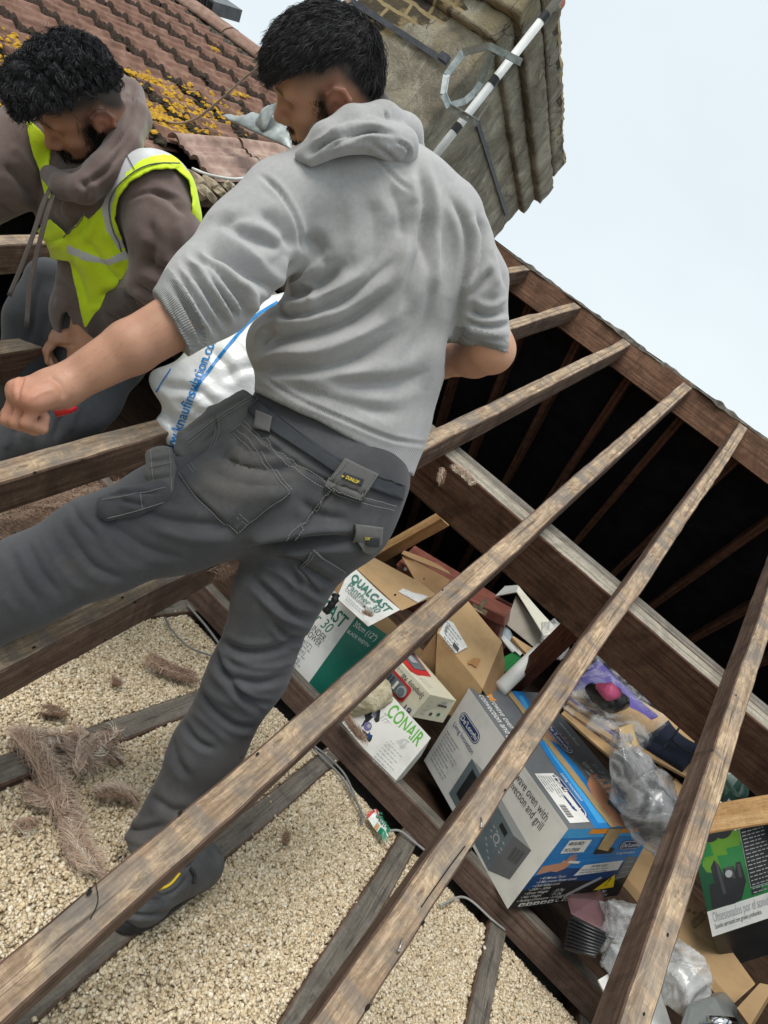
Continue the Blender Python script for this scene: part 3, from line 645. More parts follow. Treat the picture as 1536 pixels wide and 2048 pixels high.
def panel(mb, quad, th=.004, m=0, medge=None, n=6, warp=0.0, seed=0):
    """one sheet of board: bilinear patch with thickness and a little warp"""
    a, b, c, d = [np.asarray(p, float) for p in quad]; nn = unit(np.cross(b - a, d - a)); V = []
    for s in (0, 1):
        for j in range(n + 1):
            for i in range(n + 1):
                u, v = i / n, j / n; p = (a * (1 - u) + b * u) * (1 - v) + (d * (1 - u) + c * u) * v
                V.append(p + nn * (warp * (4 * u * (1 - u)) * (1 if seed % 2 else -1) * v + .3 * warp * float(fnoise((p + seed)[None], 3)[0]) - s * th))
    F = []; k = (n + 1) ** 2; MI = []
    for s in (0, 1):
        for j in range(n):
            for i in range(n):
                q = s * k + j * (n + 1) + i; F.append((q, q + 1, q + n + 2, q + n + 1)[::(-1 if s else 1)])
    ed = [i for i in range(n)] ; ring = [i for i in range(n + 1)] + [j * (n + 1) + n for j in range(1, n + 1)] + [n * (n + 1) + i for i in range(n - 1, -1, -1)] + [j * (n + 1) for j in range(n - 1, 0, -1)]
    m0 = len(mb.f); mb.add(V, F, m)
    E_ = [(ring[i], ring[i] + k, ring[(i + 1) % len(ring)] + k, ring[(i + 1) % len(ring)]) for i in range(len(ring))]
    b0 = len(mb.v) - len(V); mb.f += [tuple(b0 + i for i in q) for q in E_]; mb.m += [m if medge is None else medge] * len(E_)
def bevel(o, w=.002):
    bm = bmesh.new(); bm.from_mesh(o.data); bmesh.ops.bevel(bm, geom=[e for e in bm.edges if len(e.link_faces) == 2 and e.calc_face_angle(0) > .6], offset=w, segments=2, affect='EDGES', profile=.6); bm.to_mesh(o.data); bm.free(); return o
def crumple(o, amp, scale, seed=0):
    me = o.data; n = len(me.vertices); V = np.empty(n * 3, np.float32); me.vertices.foreach_get('co', V); V = V.reshape(-1, 3)
    Nn = np.empty(n * 3, np.float32); me.vertices.foreach_get('normal', Nn); Nn = Nn.reshape(-1, 3)
    q = V + seed; r = 1 - np.abs(fnoise(q, scale)); r2 = 1 - np.abs(fnoise(q + 3, scale * 2.3, 6)); r3 = 1 - np.abs(fnoise(q + 5, scale * 4.5, 3))
    V = V + Nn * (amp * (r + .5 * r2 + .3 * r3))[:, None]; me.vertices.foreach_set('co', V.astype(np.float32).ravel()); me.update()
def pleats(o, axis_pts, amp, k, seed):
    me = o.data; n = len(me.vertices); V = np.empty(n * 3, np.float32); me.vertices.foreach_get('co', V); V = V.reshape(-1, 3).astype(float); Nn = np.empty(n * 3, np.float32); me.vertices.foreach_get('normal', Nn); Nn = Nn.reshape(-1, 3)
    a = np.asarray(axis_pts[0]); d = unit(np.asarray(axis_pts[-1]) - a); e1 = unit(np.cross(d, [.3, .2, .9])); e2 = np.cross(d, e1); q = V - a; th = np.arctan2(q @ e2, q @ e1); s = q @ d
    r = np.abs(np.sin(th * k * .5 + 2.2 * fnoise(V + seed, 2.2) + s * 9)); r2 = np.abs(np.sin(th * k * 1.1 + 3 * fnoise(V + seed, 3.3, 5) - s * 14)); V = V + Nn * (amp * ((1 - r) ** 2 + .25 * (1 - r2) ** 2))[:, None]; me.vertices.foreach_set('co', V.astype(np.float32).ravel()); me.update()
def lump(name, pts, rad, mats, amp, scale, parent=None, n=64, flat=1.0, up=None, seed=0, seg=90, **k):
    c = bezier(pts, seg); r = np.interp(np.linspace(0, 1, len(c)), np.linspace(0, 1, len(rad)), rad); mb = MB(); mb.tube(c, r, n, flat=flat, up=up); o = mb.build(name, mats, parent, True, **k)
    if mats in PLEAT: pleats(o, pts, amp * 1.25, 4, seed); crumple(o, amp * .12, scale * .4, seed)
    else: crumple(o, amp, scale, seed)
    return o
PLEAT = []
PLASTIC, t, b = newmat('clear crumpled polythene'); b.inputs['Base Color'].default_value = (.86, .88, .9, 1); b.inputs['Roughness'].default_value = .16; b.inputs['Alpha'].default_value = .30; b.inputs['Specular IOR Level'].default_value = .7
v = coords(t); f = noise(t, v, 7, 3, .5, None, 3); t.links.new(ramp(t, f, [(.42, (.05,) * 3), (.60, (.34,) * 3)]), b.inputs['Alpha']); bump(t, b, noise(t, v, 14, 3, .5, None, 3), .35, .01)
MILKY, t, b = newmat('milky polythene'); b.inputs['Base Color'].default_value = (.66, .67, .67, 1); b.inputs['Roughness'].default_value = .12; b.inputs['Specular IOR Level'].default_value = .8
v = coords(t); f = noise(t, v, 6, 3, .5, None, 3); t.links.new(ramp(t, f, [(.38, (.18,) * 3), (.62, (.62,) * 3)]), b.inputs['Alpha']); bump(t, b, noise(t, v, 14, 3, .5, None, 3), .35, .01)
GREYPL, t, b = newmat('smoky polythene'); b.inputs['Base Color'].default_value = (.42, .43, .44, 1); b.inputs['Roughness'].default_value = .12; b.inputs['Specular IOR Level'].default_value = .8
v = coords(t); f = noise(t, v, 7, 3, .5, None, 3); t.links.new(ramp(t, f, [(.38, (.22,) * 3), (.62, (.70,) * 3)]), b.inputs['Alpha']); bump(t, b, noise(t, v, 14, 3, .5, None, 3), .35, .01)
PLEAT += [PLASTIC, MILKY, GREYPL]
ml = lambda *a: list(a)

# ---------------- white, grey and blue oven box
def scaled(p, s=1.065): return EYE + (np.asarray(p) - EYE) * s
_t = np.array([.081, 2.648, .163]); _x = np.array([.772, -.635, .002]) * .62; _y = np.array([.607, .740, .290]) * .47; _z = np.array([-.186, -.222, .957]) * .34
def dep(p): return float((np.asarray(p) - EYE) @ CAM[:, 2])
def snap(px, py, i, j, k): return P(px, py, dep(scaled(_t + i * _x + j * _y + k * _z)))
A = snap(847, 1521, 0, 0, 0); B = snap(1015, 1819, 1, 0, 0); C = snap(1137, 1658, 1, 0, 1); D = snap(938, 1376, 0, 0, 1)
Bb = snap(1235, 1791, 1, 1, 0); Cb = snap(1309, 1654, 1, 1, 1); Db = snap(1085, 1386, 0, 1, 1); Ab = A + (Bb - B)
ob = empty('oven_box', tuple(A * .5 + B * .5), label='large white, grey and blue microwave oven carton standing tilted behind the binder', cat='box')
mb = MB(); OM = ml(WHITE, GREYP, BLUE, DBLUE, BLACKP, NAVY, TXT, STEEL, ORANGE, YELL, SKINP, LGREY, SKYB, KRAFT)
W_, G_, BL_, DB_, BK_, NV_, TX_, ST_, OR_, YE_, SK_, LG_, SB_, KR_ = range(14)
hexa(mb, (A, B, C, D), (Ab, Bb, Cb, Db), (W_, W_, W_, BL_, G_, KR_))
mb_print = MB()
def logo(F, u, v, w, shear=0.0, k=1, rot=False):
    h = w * .36; du, dv = w / F.w, h / F.h
    F.rrect(u, v, u + du, v + dv, NV_, k, .5); F.rrect(u + du * .025, v + dv * .06, u + du * .975, v + dv * .94, W_, k + 1, .5); F.rrect(u + du * .05, v + dv * .12, u + du * .95, v + dv * .88, NV_, k + 2, .5)
    F.text('De\u02bcLonghi', u + du * .09, v + dv * .33, h * .40, W_, k + 3, .018, width=w * .82)
Ff = Face(mb_print, A, B, C, D)
logo(Ff, .055, .66, .145); Ff.text('Living Innovation', .05, .575, .022, NV_, 2, width=.155)
Ff.rect(0, .965, 1, 1.0, W_)
random.seed(5)
Ff.lines(.035, .47, .13, 10, .0155, .0045, LG_, 2)
# microwave picture
Ff.poly([(.30, .08), (.79, .03), (.79, .485), (.30, .55)], ST_, 1); Ff.poly([(.79, .03), (.915, .19), (.915, .56), (.79, .485)], GREY2 if 'GREY2' in globals() else G_, 1)
Ff.poly([(.30, .55), (.79, .485), (.915, .56), (.45, .60)], LG_, 1)
Ff.poly([(.345, .16), (.575, .137), (.575, .45), (.345, .49)], BK_, 2); Ff.poly([(.595, .12), (.612, .118), (.612, .475), (.595, .477)], LG_, 3); Ff.poly([(.617, .12), (.622, .118), (.622, .475), (.617, .477)], BK_, 3)
Ff.poly([(.69, .40), (.755, .39), (.755, .445), (.69, .455)], BK_, 2); Ff.disc(.72, .30, .017, LG_, 2); Ff.disc(.72, .30, .011, ST_, 3)
for i, (x, y) in enumerate([(.66, .34), (.69, .345), (.76, .335), (.66, .29), (.77, .28), (.68, .25), (.73, .245), (.77, .24), (.66, .19), (.685, .16), (.71, .13), (.74, .10)]): Ff.rrect(x, y, x + .018, y + .014, LG_, 2)
for i in range(9):
    for j in range(3): Ff.rect(.835 + j * .022, .43 - i * .017 + j * .02, .852 + j * .022, .435 - i * .017 + j * .02, BK_, 2)
Ff.text('Microwave oven with', .50, .845, .033, TX_, 2, 0, width=.385 * .66); Ff.text('convection and grill', .56, .745, .033, TX_, 2, 0, width=.33 * .66)
# top: dark grey with a blue glow down the middle
Ft = Face(mb_print, D, C, Cb, Db)
Ft.rect(0, 0, 1, 1, G_, .5)
Ft.poly([(.0, .56), (.1, .52), (.3, .42), (.55, .36), (.8, .33), (1, .28), (1, .62), (.85, .6), (.6, .64), (.4, .60), (.2, .66), (0, .72)], BL_, 1)
Ft.poly([(.04, .60), (.25, .50), (.55, .42), (.8, .4), (.97, .36), (.97, .55), (.8, .54), (.6, .56), (.4, .54), (.2, .6), (.04, .66)], SB_, 1.4)
Ft.text('Microwave oven with', .045, .15, .036, W_, 2.3, .004, width=.25); Ft.text('M', .045, .15, .042, OR_, 2.6, .004); Ft.text('convection and grill', .06, .055, .036, W_, 2.3, .004, width=.27)
def hand(F, u, v, s, k, flip=1, m=SK_):
    F.poly([(u + flip * x * s / F.w, v + y * s / F.h) for x, y in ((0, 0), (.35, -.05), (.7, .1), (.95, .45), (1.0, .7), (.93, .72), (.82, .5), (.86, .85), (.8, .86), (.7, .55), (.7, .92), (.64, .92), (.58, .56), (.55, .85), (.49, .84), (.45, .5), (.3, .62), (.24, .56), (.28, .35), (.1, .2))], m, k)
hand(Ft, .24, .50, .15, 2, 1); Ft.poly([(.2, .8), (.27, .78), (.30, .56), (.255, .54)], SK_, 2.1); Ft.poly([(.975, .5), (1, .62), (.985, .7), (.86, .66), (.87, .56)], SK_, 2.1); hand(Ft, .90, .55, .17, 2.2, -1)
Ft.poly([(.62, .70), (.66, .69), (.70, .73), (.66, .745)], LG_, 2); Ft.poly([(.69, .715), (.745, .69), (.75, .71), (.70, .735)], W_, 2.2)
logo(Ft, .26, .62, .17, k=2); logo(Ft, .655, .17, .195, k=2)
Ft.text('Living Innovation', .655, .355, .018, W_, 2, width=.12)
Ft.text('Microwave oven with', .97, .80, .036, W_, 2.4, .0, rot=180, width=.27); Ft.text('M', .97, .80, .042, OR_, 2.6, .0, rot=180); Ft.text('convection and grill', .955, .91, .034, LG_, 2.4, .0, rot=180, width=.25); Ft.text('Living Innovation', .44, .9, .02, W_, 2.4, rot=180, width=.12)
# blue end
Fe = Face(mb_print, B, Bb, Cb, C)
for i, m in enumerate((BK_, BK_, BK_, DB_, DB_, BL_, BL_, BL_, SB_)): Fe.rect(0, i / 9 - .0, 1, (i + 1) / 9, m, .5)
Fe.poly([(0, .42), (.25, .50), (.6, .46), (1, .52), (1, .62), (0, .60)], BL_, .8); Fe.poly([(0, .24), (.3, .32), (.7, .28), (1, .36), (1, .46), (.6, .42), (.3, .46), (0, .40)], DB_, .7)
Fe.rect(.25, .935, .90, .995, OR_, 2)
Fe.rect(.10, .70, .335, .86, W_, 2); Fe.text('400/5678/D1', .115, .80, .015, TX_, 3, .012, .25, width=.082); Fe.text('P/O 279338', .115, .72, .015, TX_, 3, .012, .25, width=.078)
Fe.rrect(.45, .66, .66, .735, BK_, 2, .4)
logo(Fe, .70, .70, .125, k=2); Fe.text('Living Innovation', .71, .64, .013, W_, 2, .0, .2, width=.105)
Fe.poly([(.02, .44), (.2, .5), (.2, .58), (.02, .55)], SK_, 2); hand(Fe, .14, .47, .085, 2.1, 1); Fe.poly([(.24, .57), (.36, .55), (.37, .58), (.25, .6)], W_, 3)
Fe.poly([(.40, .38), (.84, .41), (.84, .545), (.44, .52)], W_, 2); Fe.text('CAUTION : GLASS', .52, .48, .011, TX_, 3, .008, .2, width=.085); Fe.text('This box contains glass - take care', .44, .445, .008, TX_, 3, 0, .2, width=.14); Fe.text('when handling to avoid damage', .44, .41, .008, TX_, 3, 0, .2, width=.14)
Fe.poly([(.86, .25), (.99, .31), (.99, .58), (.86, .6)], STEEL and ST_, 2)
for i in range(4): Fe.rect(.88, .29 + .075 * i, .97, .297 + .075 * i, LG_, 3)
for i, s_ in enumerate(('\u2022 45 Minute Timer', '\u2022 8 Microwave Power Levels', '\u2022 Child Safety Lock', '\u2022 230V ~ 50Hz', '\u2022 Gross Weight     : 22.7kg', '\u2022 Net Weight         : 21.2kg', '\u2022 Packing dimensions : 610x485x375(mm)')):
    Fe.text(s_, .065 - .01 * i + .02, .375 - .047 * i, .0115, W_, 3, .004, .25)
Fe.poly([(.70, .13), (.90, .15), (.84, .345)], YE_, 2); Fe.text('!', .81, .19, .04, BK_, 3, .01, .2, align='c'); Fe.rrect(.72, .075, .86, .125, BK_, 2); Fe.text('22.7kg', .74, .088, .014, W_, 3, .0, .2); Fe.text('TWO CARE WHEN HANDLING', .58, .03, .012, W_, 3, .006, .2, width=.15)
Fe.poly([(.47, .09), (.60, .20), (.72, .3), (.70, .33), (.55, .22), (.44, .12)], LG_, 1.5)
for i in range(5): Fe.rrect(.07 + i * .062, .025, .07 + i * .062 + .05, .068, W_, 2, .15); Fe.rect(.085 + i * .062, .035, .085 + i * .062 + .022, .055, BK_, 3)
Fe.text('C E', .385, .028, .022, W_, 2, .01, .2); Fe.disc(.50, .05, .013, W_, 2); Fe.disc(.50, .05, .008, BK_, 3)
o = mb.build('carton', OM, ob); bevel(o, .003); o.data.materials.clear(); [o.data.materials.append(m) for m in OM]
mb_print.build('printed_artwork', OM, ob, fix=False)
mt = MB(); F2 = Face(mt, D, C, Cb, Db); F2.z = .0035
for i in range(12): F2.rect(i / 12, .455 + .004 * (i % 2), (i + 1) / 12, .535 + .003 * (i % 3), 0)
F3 = Face(mt, B, Bb, Cb, C); F3.z = .0035; F3.poly([(.44, 1), (.60, 1), (.59, .70), (.455, .74)], 0)
mt.build('parcel_tape', TAPE, ob, fix=False)
ms = MB(); F2 = Face(ms, D, C, Cb, Db); F2.z = .0025; F2.poly([(.66, .05), (.97, .05), (.965, .27), (.655, .27)], 0); F2.z = .003
F2.rect(.67, .235, .78, .262, 1); F2.lines(.675, .20, .10, 6, .012, .003, 1, 1)
for i in range(16): F2.rect(.86 + i * .005, .07, .86 + i * .005 + .002 + .001 * (i % 3), .135, 1)
ms.build('shipping_label', [WHITE, TXT], ob, fix=False)

# ---------------- mower box: open top, white front, green end
FBR = on(610, 1376, ZA, (0, 0, .022)); FTR = P(716, 1228, dep(FBR) + .06); FBL = FBR + unit(np.array([-.97, .02, 0.])) * .40; FTL = FTR + (FBL - FBR) * 1.0
GTR = P(806, 1292, dep(FTR) + .04); GBR = P(668, 1420, dep(FBR) + .06)
mo = empty('mower_box', tuple(FBR), label='white and green lawnmower carton with open flaps beside the leg of the hooded man', cat='box')
mb = MB(); panel(mb, (FBL, FBR, FTR, FTL), .004, 0, 2); panel(mb, (FBR, GBR, GTR, FTR), .004, 1, 2)
bk = np.array([.16, .3, .0]); panel(mb, (FBL + bk, GBR + bk * .6, GTR + bk * .6, FTL + bk), .004, 2, 2); panel(mb, (FBL + bk, FBL, FTL, FTL + bk), .004, 0, 2); panel(mb, (FBL, FBR, GBR, FBL + bk), .004, 2, 2)
mb.build('carton', [WHITE, GREEN, KRAFT], mo)
L1, L2, L3, L4 = P(673, 1196, 2.66), P(737, 1252, 2.62), P(800, 1220, 2.72), P(704, 1128, 2.80)
mb = MB(); panel(mb, (L1, L2, L3, L4), .004, 0, 1, warp=.006); mb.build('lid_flap', [WHITE, KRAFT], mo)
K1, K2, K3, K4 = P(704, 1129, 2.80), P(803, 1221, 2.72), P(872, 1190, 2.9), P(733, 1110, 3.02)
mb = MB(); panel(mb, (K1, K2, K3, K4), .004, 0, 1, warp=.01, seed=1); mb.build('side_flap', [KRAFT, CORR], mo)
mp_ = MB(); MMs = [GREEN, TXT, WHITE, LGREY]
F1 = Face(mp_, FBL, FBR, FTR, FTL); F1.z = .0009
F1.text('QUALCAST', .92, .755, .052, 0, 1, .022, .15, width=.23, align='l'); mp_.v = mp_.v[:0]; mp_.f = []; mp_.m = []
def rtext(F, s_, u1, v, size, m, width, **k): F.text(s_, u1 - width / F.w, v, size, m, 1, width=width, **k)
rtext(F1, 'QUALCAST', .955, .745, .055, 0, .27, bold=.02, shear=.12); rtext(F1, 'Panther 30', .87, .60, .045, 0, .22, bold=0, shear=.25)
rtext(F1, 'CYLINDER', .875, .50, .026, 1, .118, bold=.006); rtext(F1, 'LAWNMOWER', .87, .42, .026, 1, .155, bold=.006)
for i in range(4):
    rtext(F1, '(30cm/12")' if i == 0 else '(30cm)', .79 + .02 * (i == 0), .33 - .095 * i, .02, 1, .085 if i == 0 else .065, bold=.0); F1.lines(.62, .30 - .095 * i, .085, 1, .013, .006, 3, 1, 0)
F1.rect(0, .0, 1, .045, 3)
mp_.build('front_print', MMs, mo, fix=False); mp_ = MB(); F1b = Face(mp_, FBR, GBR, GTR, FTR); F1b.z = .0009
F1b.text('30cm (12")', .05, .86, .026, 2, 1, .0, width=.10); F1b.text('BLADE WIDTH', .03, .76, .015, 2, 1, width=.10); 
mp_.build('end_print', MMs, mo, fix=False); mp_ = MB(); F1c = Face(mp_, L1, L2, L3, L4); F1c.z = .0013
F1c.text('QUALCAST', .10, .64, .040, 0, 1, .022, .15, width=.185); F1c.text('Panther 30', .10, .42, .033, 0, 1, .0, .25, width=.165); F1c.text('CYLINDER LAWNMOWER', .1, .30, .018, 1, 1, .002, width=.155); F1c.lines(.2, .2, .12, 2, .012, .003, 3, 1, .1)
mp_.build('lid_print', MMs, mo, fix=False)
ms = MB(); F2 = Face(ms, K1, K2, K3, K4); F2.z = .004; F2.poly([(.72, .35), (1.0, .45), (.98, .78), (.70, .62)], 0); F2.z = .005; F2.lines(.76, .52, .05, 3, .012, .002, 1, 1); ms.build('shipping_label', [WHITE, TXT], mo, fix=False)
# dark trigger handle by the knee
mb = MB(); mb.tube(bezier([P(650, 1225, 2.45), P(668, 1203, 2.45), P(672, 1188, 2.46)], 12), [.012, .016, .012] * 4, 10); mb.build('tool_handle', pm('black rubber', (.012, .012, .013), .5), None, True, label='small black and white tool handle poking out by the mower box lid', cat='handle')

# ---------------- red brown suitcase
def q4(*a): return [P(*p) for p in a]
LEA = noisy('red brown leatherette', [(.3, (.14, .045, .032)), (.6, (.24, .085, .062)), (.8, (.30, .12, .09))], 14, .45, .25, .003, 220)
su = empty('suitcase', tuple(P(920, 1200, 3.3)), label='red brown suitcase with a tarnished clasp, lying behind the cardboard', cat='suitcase')
mb = MB(); f4 = q4((800, 1212, 3.28), (986, 1330, 3.05), (1003, 1248, 3.02), (796, 1133, 3.26)); b4 = q4((840, 1150, 3.75), (1010, 1300, 3.5), (1022, 1222, 3.46), (830, 1102, 3.72)); hexa(mb, f4, b4); bevel(mb.build('case_body', LEA, su), .02)
mb = MB(); f4 = q4((794, 1150, 3.24), (1008, 1257, 2.99), (1010, 1232, 2.98), (792, 1128, 3.23)); b4 = q4((838, 1110, 3.78), (1026, 1232, 3.5), (1027, 1210, 3.48), (829, 1090, 3.76)); hexa(mb, f4, b4); bevel(mb.build('case_lid', LEA, su), .008)
BRASS = noisy('tarnished brass', [(.3, (.2, .15, .09)), (.7, (.4, .33, .22))], 40, .4, .2, .002, 90, metal=.8)
mb = MB(); c = P(960, 1218, 2.96); ax, ay = unit(P(1008, 1232, 2.97) - P(930, 1188, 3.03)), unit(CAM[:, 1] * .8 - CAM[:, 0] * .5); nrm = unit(np.cross(ax, ay)); nrm = nrm * np.sign(-(nrm @ CAM[:, 2]))
mb.obb(c - ax * .035 - ay * .008, ax * .07, ay * .022, nrm * .008); mb.obb(c - ax * .009 - ay * .05, ax * .018, ay * .06, nrm * .012); mb.tube([c - ax * .022 + nrm * .008 + ay * .012, c + ax * .022 + nrm * .008 + ay * .012], .006, 8); mb.build('clasp', BRASS, su)
mb = MB(); mb.tube([P(810, 1141, 3.20), P(812, 1135, 3.2)], .008, 8); mb.build('rivet', WHITE, su)
# torn cardboard sleeve lying over it
mb = MB(); panel(mb, q4((862, 1218, 3.0), (900, 1160, 3.05), (807, 1110, 3.2), (803, 1112, 3.18)), .004, 0, 1, warp=.012); panel(mb, q4((803, 1107, 3.2), (902, 1148, 3.06), (898, 1142, 3.14), (808, 1101, 3.28)), .004, 0, 1, warp=.01, seed=1)
mb.build('cardboard_sleeve', [KRAFTD, CORR], None, label='torn cardboard sleeve lying across the red brown suitcase', cat='cardboard')

# ---------------- big tan carton, opened out
ca = empty('cardboard_box', tuple(P(920, 1320, 2.85)), label='opened plain tan cardboard box with a white address label, between suitcase and oven box', cat='box')
mb = MB()
panel(mb, q4((874, 1266, 2.80), (966, 1379, 2.70), (1004, 1284, 2.86), (914, 1172, 3.0)), .005, 0, 1, warp=.006); panel(mb, q4((874, 1266, 2.80), (868, 1420, 2.82), (930, 1440, 2.76), (966, 1379, 2.70)), .005, 0, 1, warp=.004, seed=1)
panel(mb, q4((1004, 1284, 2.86), (966, 1379, 2.70), (1000, 1440, 2.8), (1010, 1330, 2.95)), .005, 1, 2)
panel(mb, q4((872, 1266, 2.82), (838, 1312, 2.86), (850, 1400, 2.9), (874, 1390, 2.84)), .005, 1, 2)
mb.build('carton', [KRAFT, KRAFTD, CORR], ca)
mb = MB(); panel(mb, q4((838, 1297, 2.84), (862, 1232, 2.9), (812, 1240, 2.9), (806, 1290, 2.84)), .005, 0, 1, warp=.008); panel(mb, q4((829, 1300, 2.80), (868, 1262, 2.84), (852, 1238, 2.9), (818, 1285, 2.86)), .005, 0, 1, seed=1, warp=.006); mb.build('side_flap', [KRAFT, CORR], ca)
ms = MB(); F2 = Face(ms, *q4((874, 1266, 2.80), (966, 1379, 2.70), (1004, 1284, 2.86), (914, 1172, 3.0))); F2.z = .005 * (1 if F2.n @ CAM[:, 2] < 0 else -1)
F2.poly([(.03, .02), (.40, .02), (.53, .30), (.18, .39), (.05, .33)], 0); F2.z *= 1.25; F2.lines(.12, .28, .09, 6, .016, .003, 1, 1); F2.rect(.30, .06, .42, .14, 1); F2.text('S. Freeman', .07, .30, .02, 1, 1, rot=-82, width=.05)
ms.build('address_label', [WHITE, TXT], ca, fix=False)
ms = MB(); F2 = Face(ms, *q4((874, 1266, 2.80), (966, 1379, 2.70), (1004, 1284, 2.86), (914, 1172, 3.0))); F2.z = .0048 * (1 if F2.n @ CAM[:, 2] < 0 else -1)
F2.poly([(.66, .12), (.78, .17), (.80, .36), (.74, .33), (.72, .24), (.69, .27)], 0); F2.poly([(.62, .10), (.66, .09), (.73, .28), (.70, .29)], 0); ms.build('rub_mark', pm('brown stain', (.40, .2, .07), .8), ca, fix=False)

# ---------------- cordless phone carton
ph = empty('phone_box', tuple(P(850, 1400, 2.6)), label='cream and red telephone carton lying upside down above the white hairdryer box', cat='box')
e1, e2, e3, e4 = P(861, 1389, 2.55), P(913, 1401, 2.66), P(886, 1446, 2.68), P(823, 1434, 2.58); f1, f2, f4_ = P(768, 1290, 2.78), P(822, 1296, 2.92), P(731, 1333, 2.80); f3 = f2 + (e3 - e2)
mb = MB(); hexa(mb, (e4, e3, e2, e1), (f4_, f3, f2, f1)); bevel(mb.build('carton', CREAM, ph), .002)
mp_ = MB(); PM = [RED, TXT, STEEL, NAVY, WHITE, GREEN, LGREY]
S1 = Face(mp_, e1, f1, f4_, e4); S1.z = .004 * (1 if S1.n @ CAM[:, 2] < 0 else -1)     # reads upside down from here
S1.rrect(.22, .32, .85, .93, 0, 1, .22); S1.rrect(.25, .40, .80, .85, 2, 2, .3); S1.disc(.31, .62, .024, 6, 3); S1.disc(.31, .62, .017, 2, 4); S1.rect(.42, .46, .46, .78, 4, 3)
for i in range(4):
    for j in range(3): S1.rrect(.51 + i * .06, .45 + j * .12, .55 + i * .06, .54 + j * .12, 1, 3, .3)
S1.text('Symphony 900', .05, .16, .024, 1, 1, 0, .15, width=.135); S1.lines(.42, .14, .15, 1, .01, .004, 6, 1, 0); S1.text('BT', .05, .82, .028, 3, 1, .01); S1.text('LABEL', .02, .78, .016, 3, 1, .01) if 0 else None
S2 = Face(mp_, e1, e2, f2, f1); S2.z = .003 * (1 if S2.n @ CAM[:, 2] < 0 else -1)
S2.poly([(.05, .45), (.2, .38), (.75, .40), (.92, .95), (.45, .99), (.12, .97)], 0, 1); S2.poly([(.28, .5), (.72, .5), (.82, .90), (.36, .92)], 2, 2); S2.rect(.38, .62, .62, .8, 6, 3); S2.lines(.15, .3, .05, 4, .016, .003, 6, 1)
S3 = Face(mp_, e4, e3, e2, e1); S3.z = .0012 * (1 if S3.n @ CAM[:, 2] < 0 else -1)
S3.disc(.70, .30, .009, 5, 1); S3.disc(.46, .26, .008, 1, 1); S3.rect(.48, .62, .8, .7, 1, 1); S3.rect(.55, .76, .74, .82, 6, 1); S3.lines(.15, .7, .025, 4, .02, .004, 6, 1)
mp_.build('printed_artwork', PM, ph, fix=False)

# ---------------- hairdryer carton
hd = empty('hairdryer_box', tuple(P(790, 1480, 2.5)), label='white hairdryer carton with green lettering behind the binder', cat='box')
h1, h2, h3 = P(862, 1476, 2.50), P(792, 1561, 2.47), P(680, 1450, 2.58); h4 = P(757, 1362, 2.62); dn = unit(np.array([.15, .55, -.8])) * .12
mb = MB(); hexa(mb, (h3, h2, h1, h4), (h3 + dn, h2 + dn, h1 + dn, h4 + dn)); bevel(mb.build('carton', WHITE, hd), .002)
mp_ = MB(); HM = [BRIGHT, TXT, BLACKP, DBLUE, LGREY, pm('violet print', (.17, .15, .32)), GREEN, SKINP]
S1 = Face(mp_, h3, h2, h1, h4); S1.z = .0012 * (1 if S1.n @ CAM[:, 2] < 0 else -1)
S1.text('CONAIR', .36, .70, .052, 0, 1, .018, width=.165); S1.text('Travel Smart', .34, .56, .03, 4, 1, 0, .4, width=.14); S1.text('and go dual voltage', .46, .485, .02, 4, 1, 0, .3, width=.105)
S1.lines(.62, .42, .02, 2, .018, .003, 4, 1, .2); S1.lines(.60, .36, .09, 7, .0135, .0032, 4, 1)
S1.poly([(.03, .78), (.13, .83), (.25, .72), (.36, .53), (.34, .46), (.30, .48), (.35, .36), (.41, .28), (.44, .2), (.44, .14), (.36, .16), (.28, .19), (.22, .25), (.2, .38), (.13, .44), (.06, .58), (.02, .66)], 2, 1)
S1.poly([(.03, .76), (.12, .80), (.14, .72), (.05, .6)], 3, 2); S1.poly([(.14, .72), (.22, .68), (.3, .52), (.25, .5), (.16, .6)], 5, 2); S1.disc(.29, .32, .016, 5, 2); S1.disc(.3, .34, .007, 4, 3); S1.poly([(.36, .19), (.42, .17), (.4, .25), (.35, .28)], 3, 2); S1.poly([(.07, .7), (.1, .72), (.12, .52), (.09, .5)], 5, 3); S1.poly([(.2, .62), (.24, .6), (.27, .5), (.23, .49)], 4, 3)
mp_.build('printed_artwork', HM, hd, fix=False)
WOOLY = noisy('dusty cream padding', [(.3, (.30, .26, .17)), (.5, (.48, .43, .30)), (.7, (.62, .57, .43))], 26, .95, .8, .008, 110)
o = lump('padding_roll', [P(700, 1418, 2.6), P(735, 1392, 2.6), P(775, 1380, 2.62)], [.03, .062, .05], WOOLY, .006, 6, seed=3, label='dusty cream padding bundle tucked behind the hairdryer carton', cat='padding')
mb = MB(); mb.tube([P(722, 1384, 2.63), P(752, 1352, 2.8)], [.03, .033], 20, cap=False); mb.tube([P(722, 1384, 2.634), P(752, 1352, 2.8)], [.026, .029], 20); mb.build('pipe', pm('black plastic tube', (.008, .008, .008), .5), None, True, label='black tube end showing above the cream padding bundle', cat='pipe')

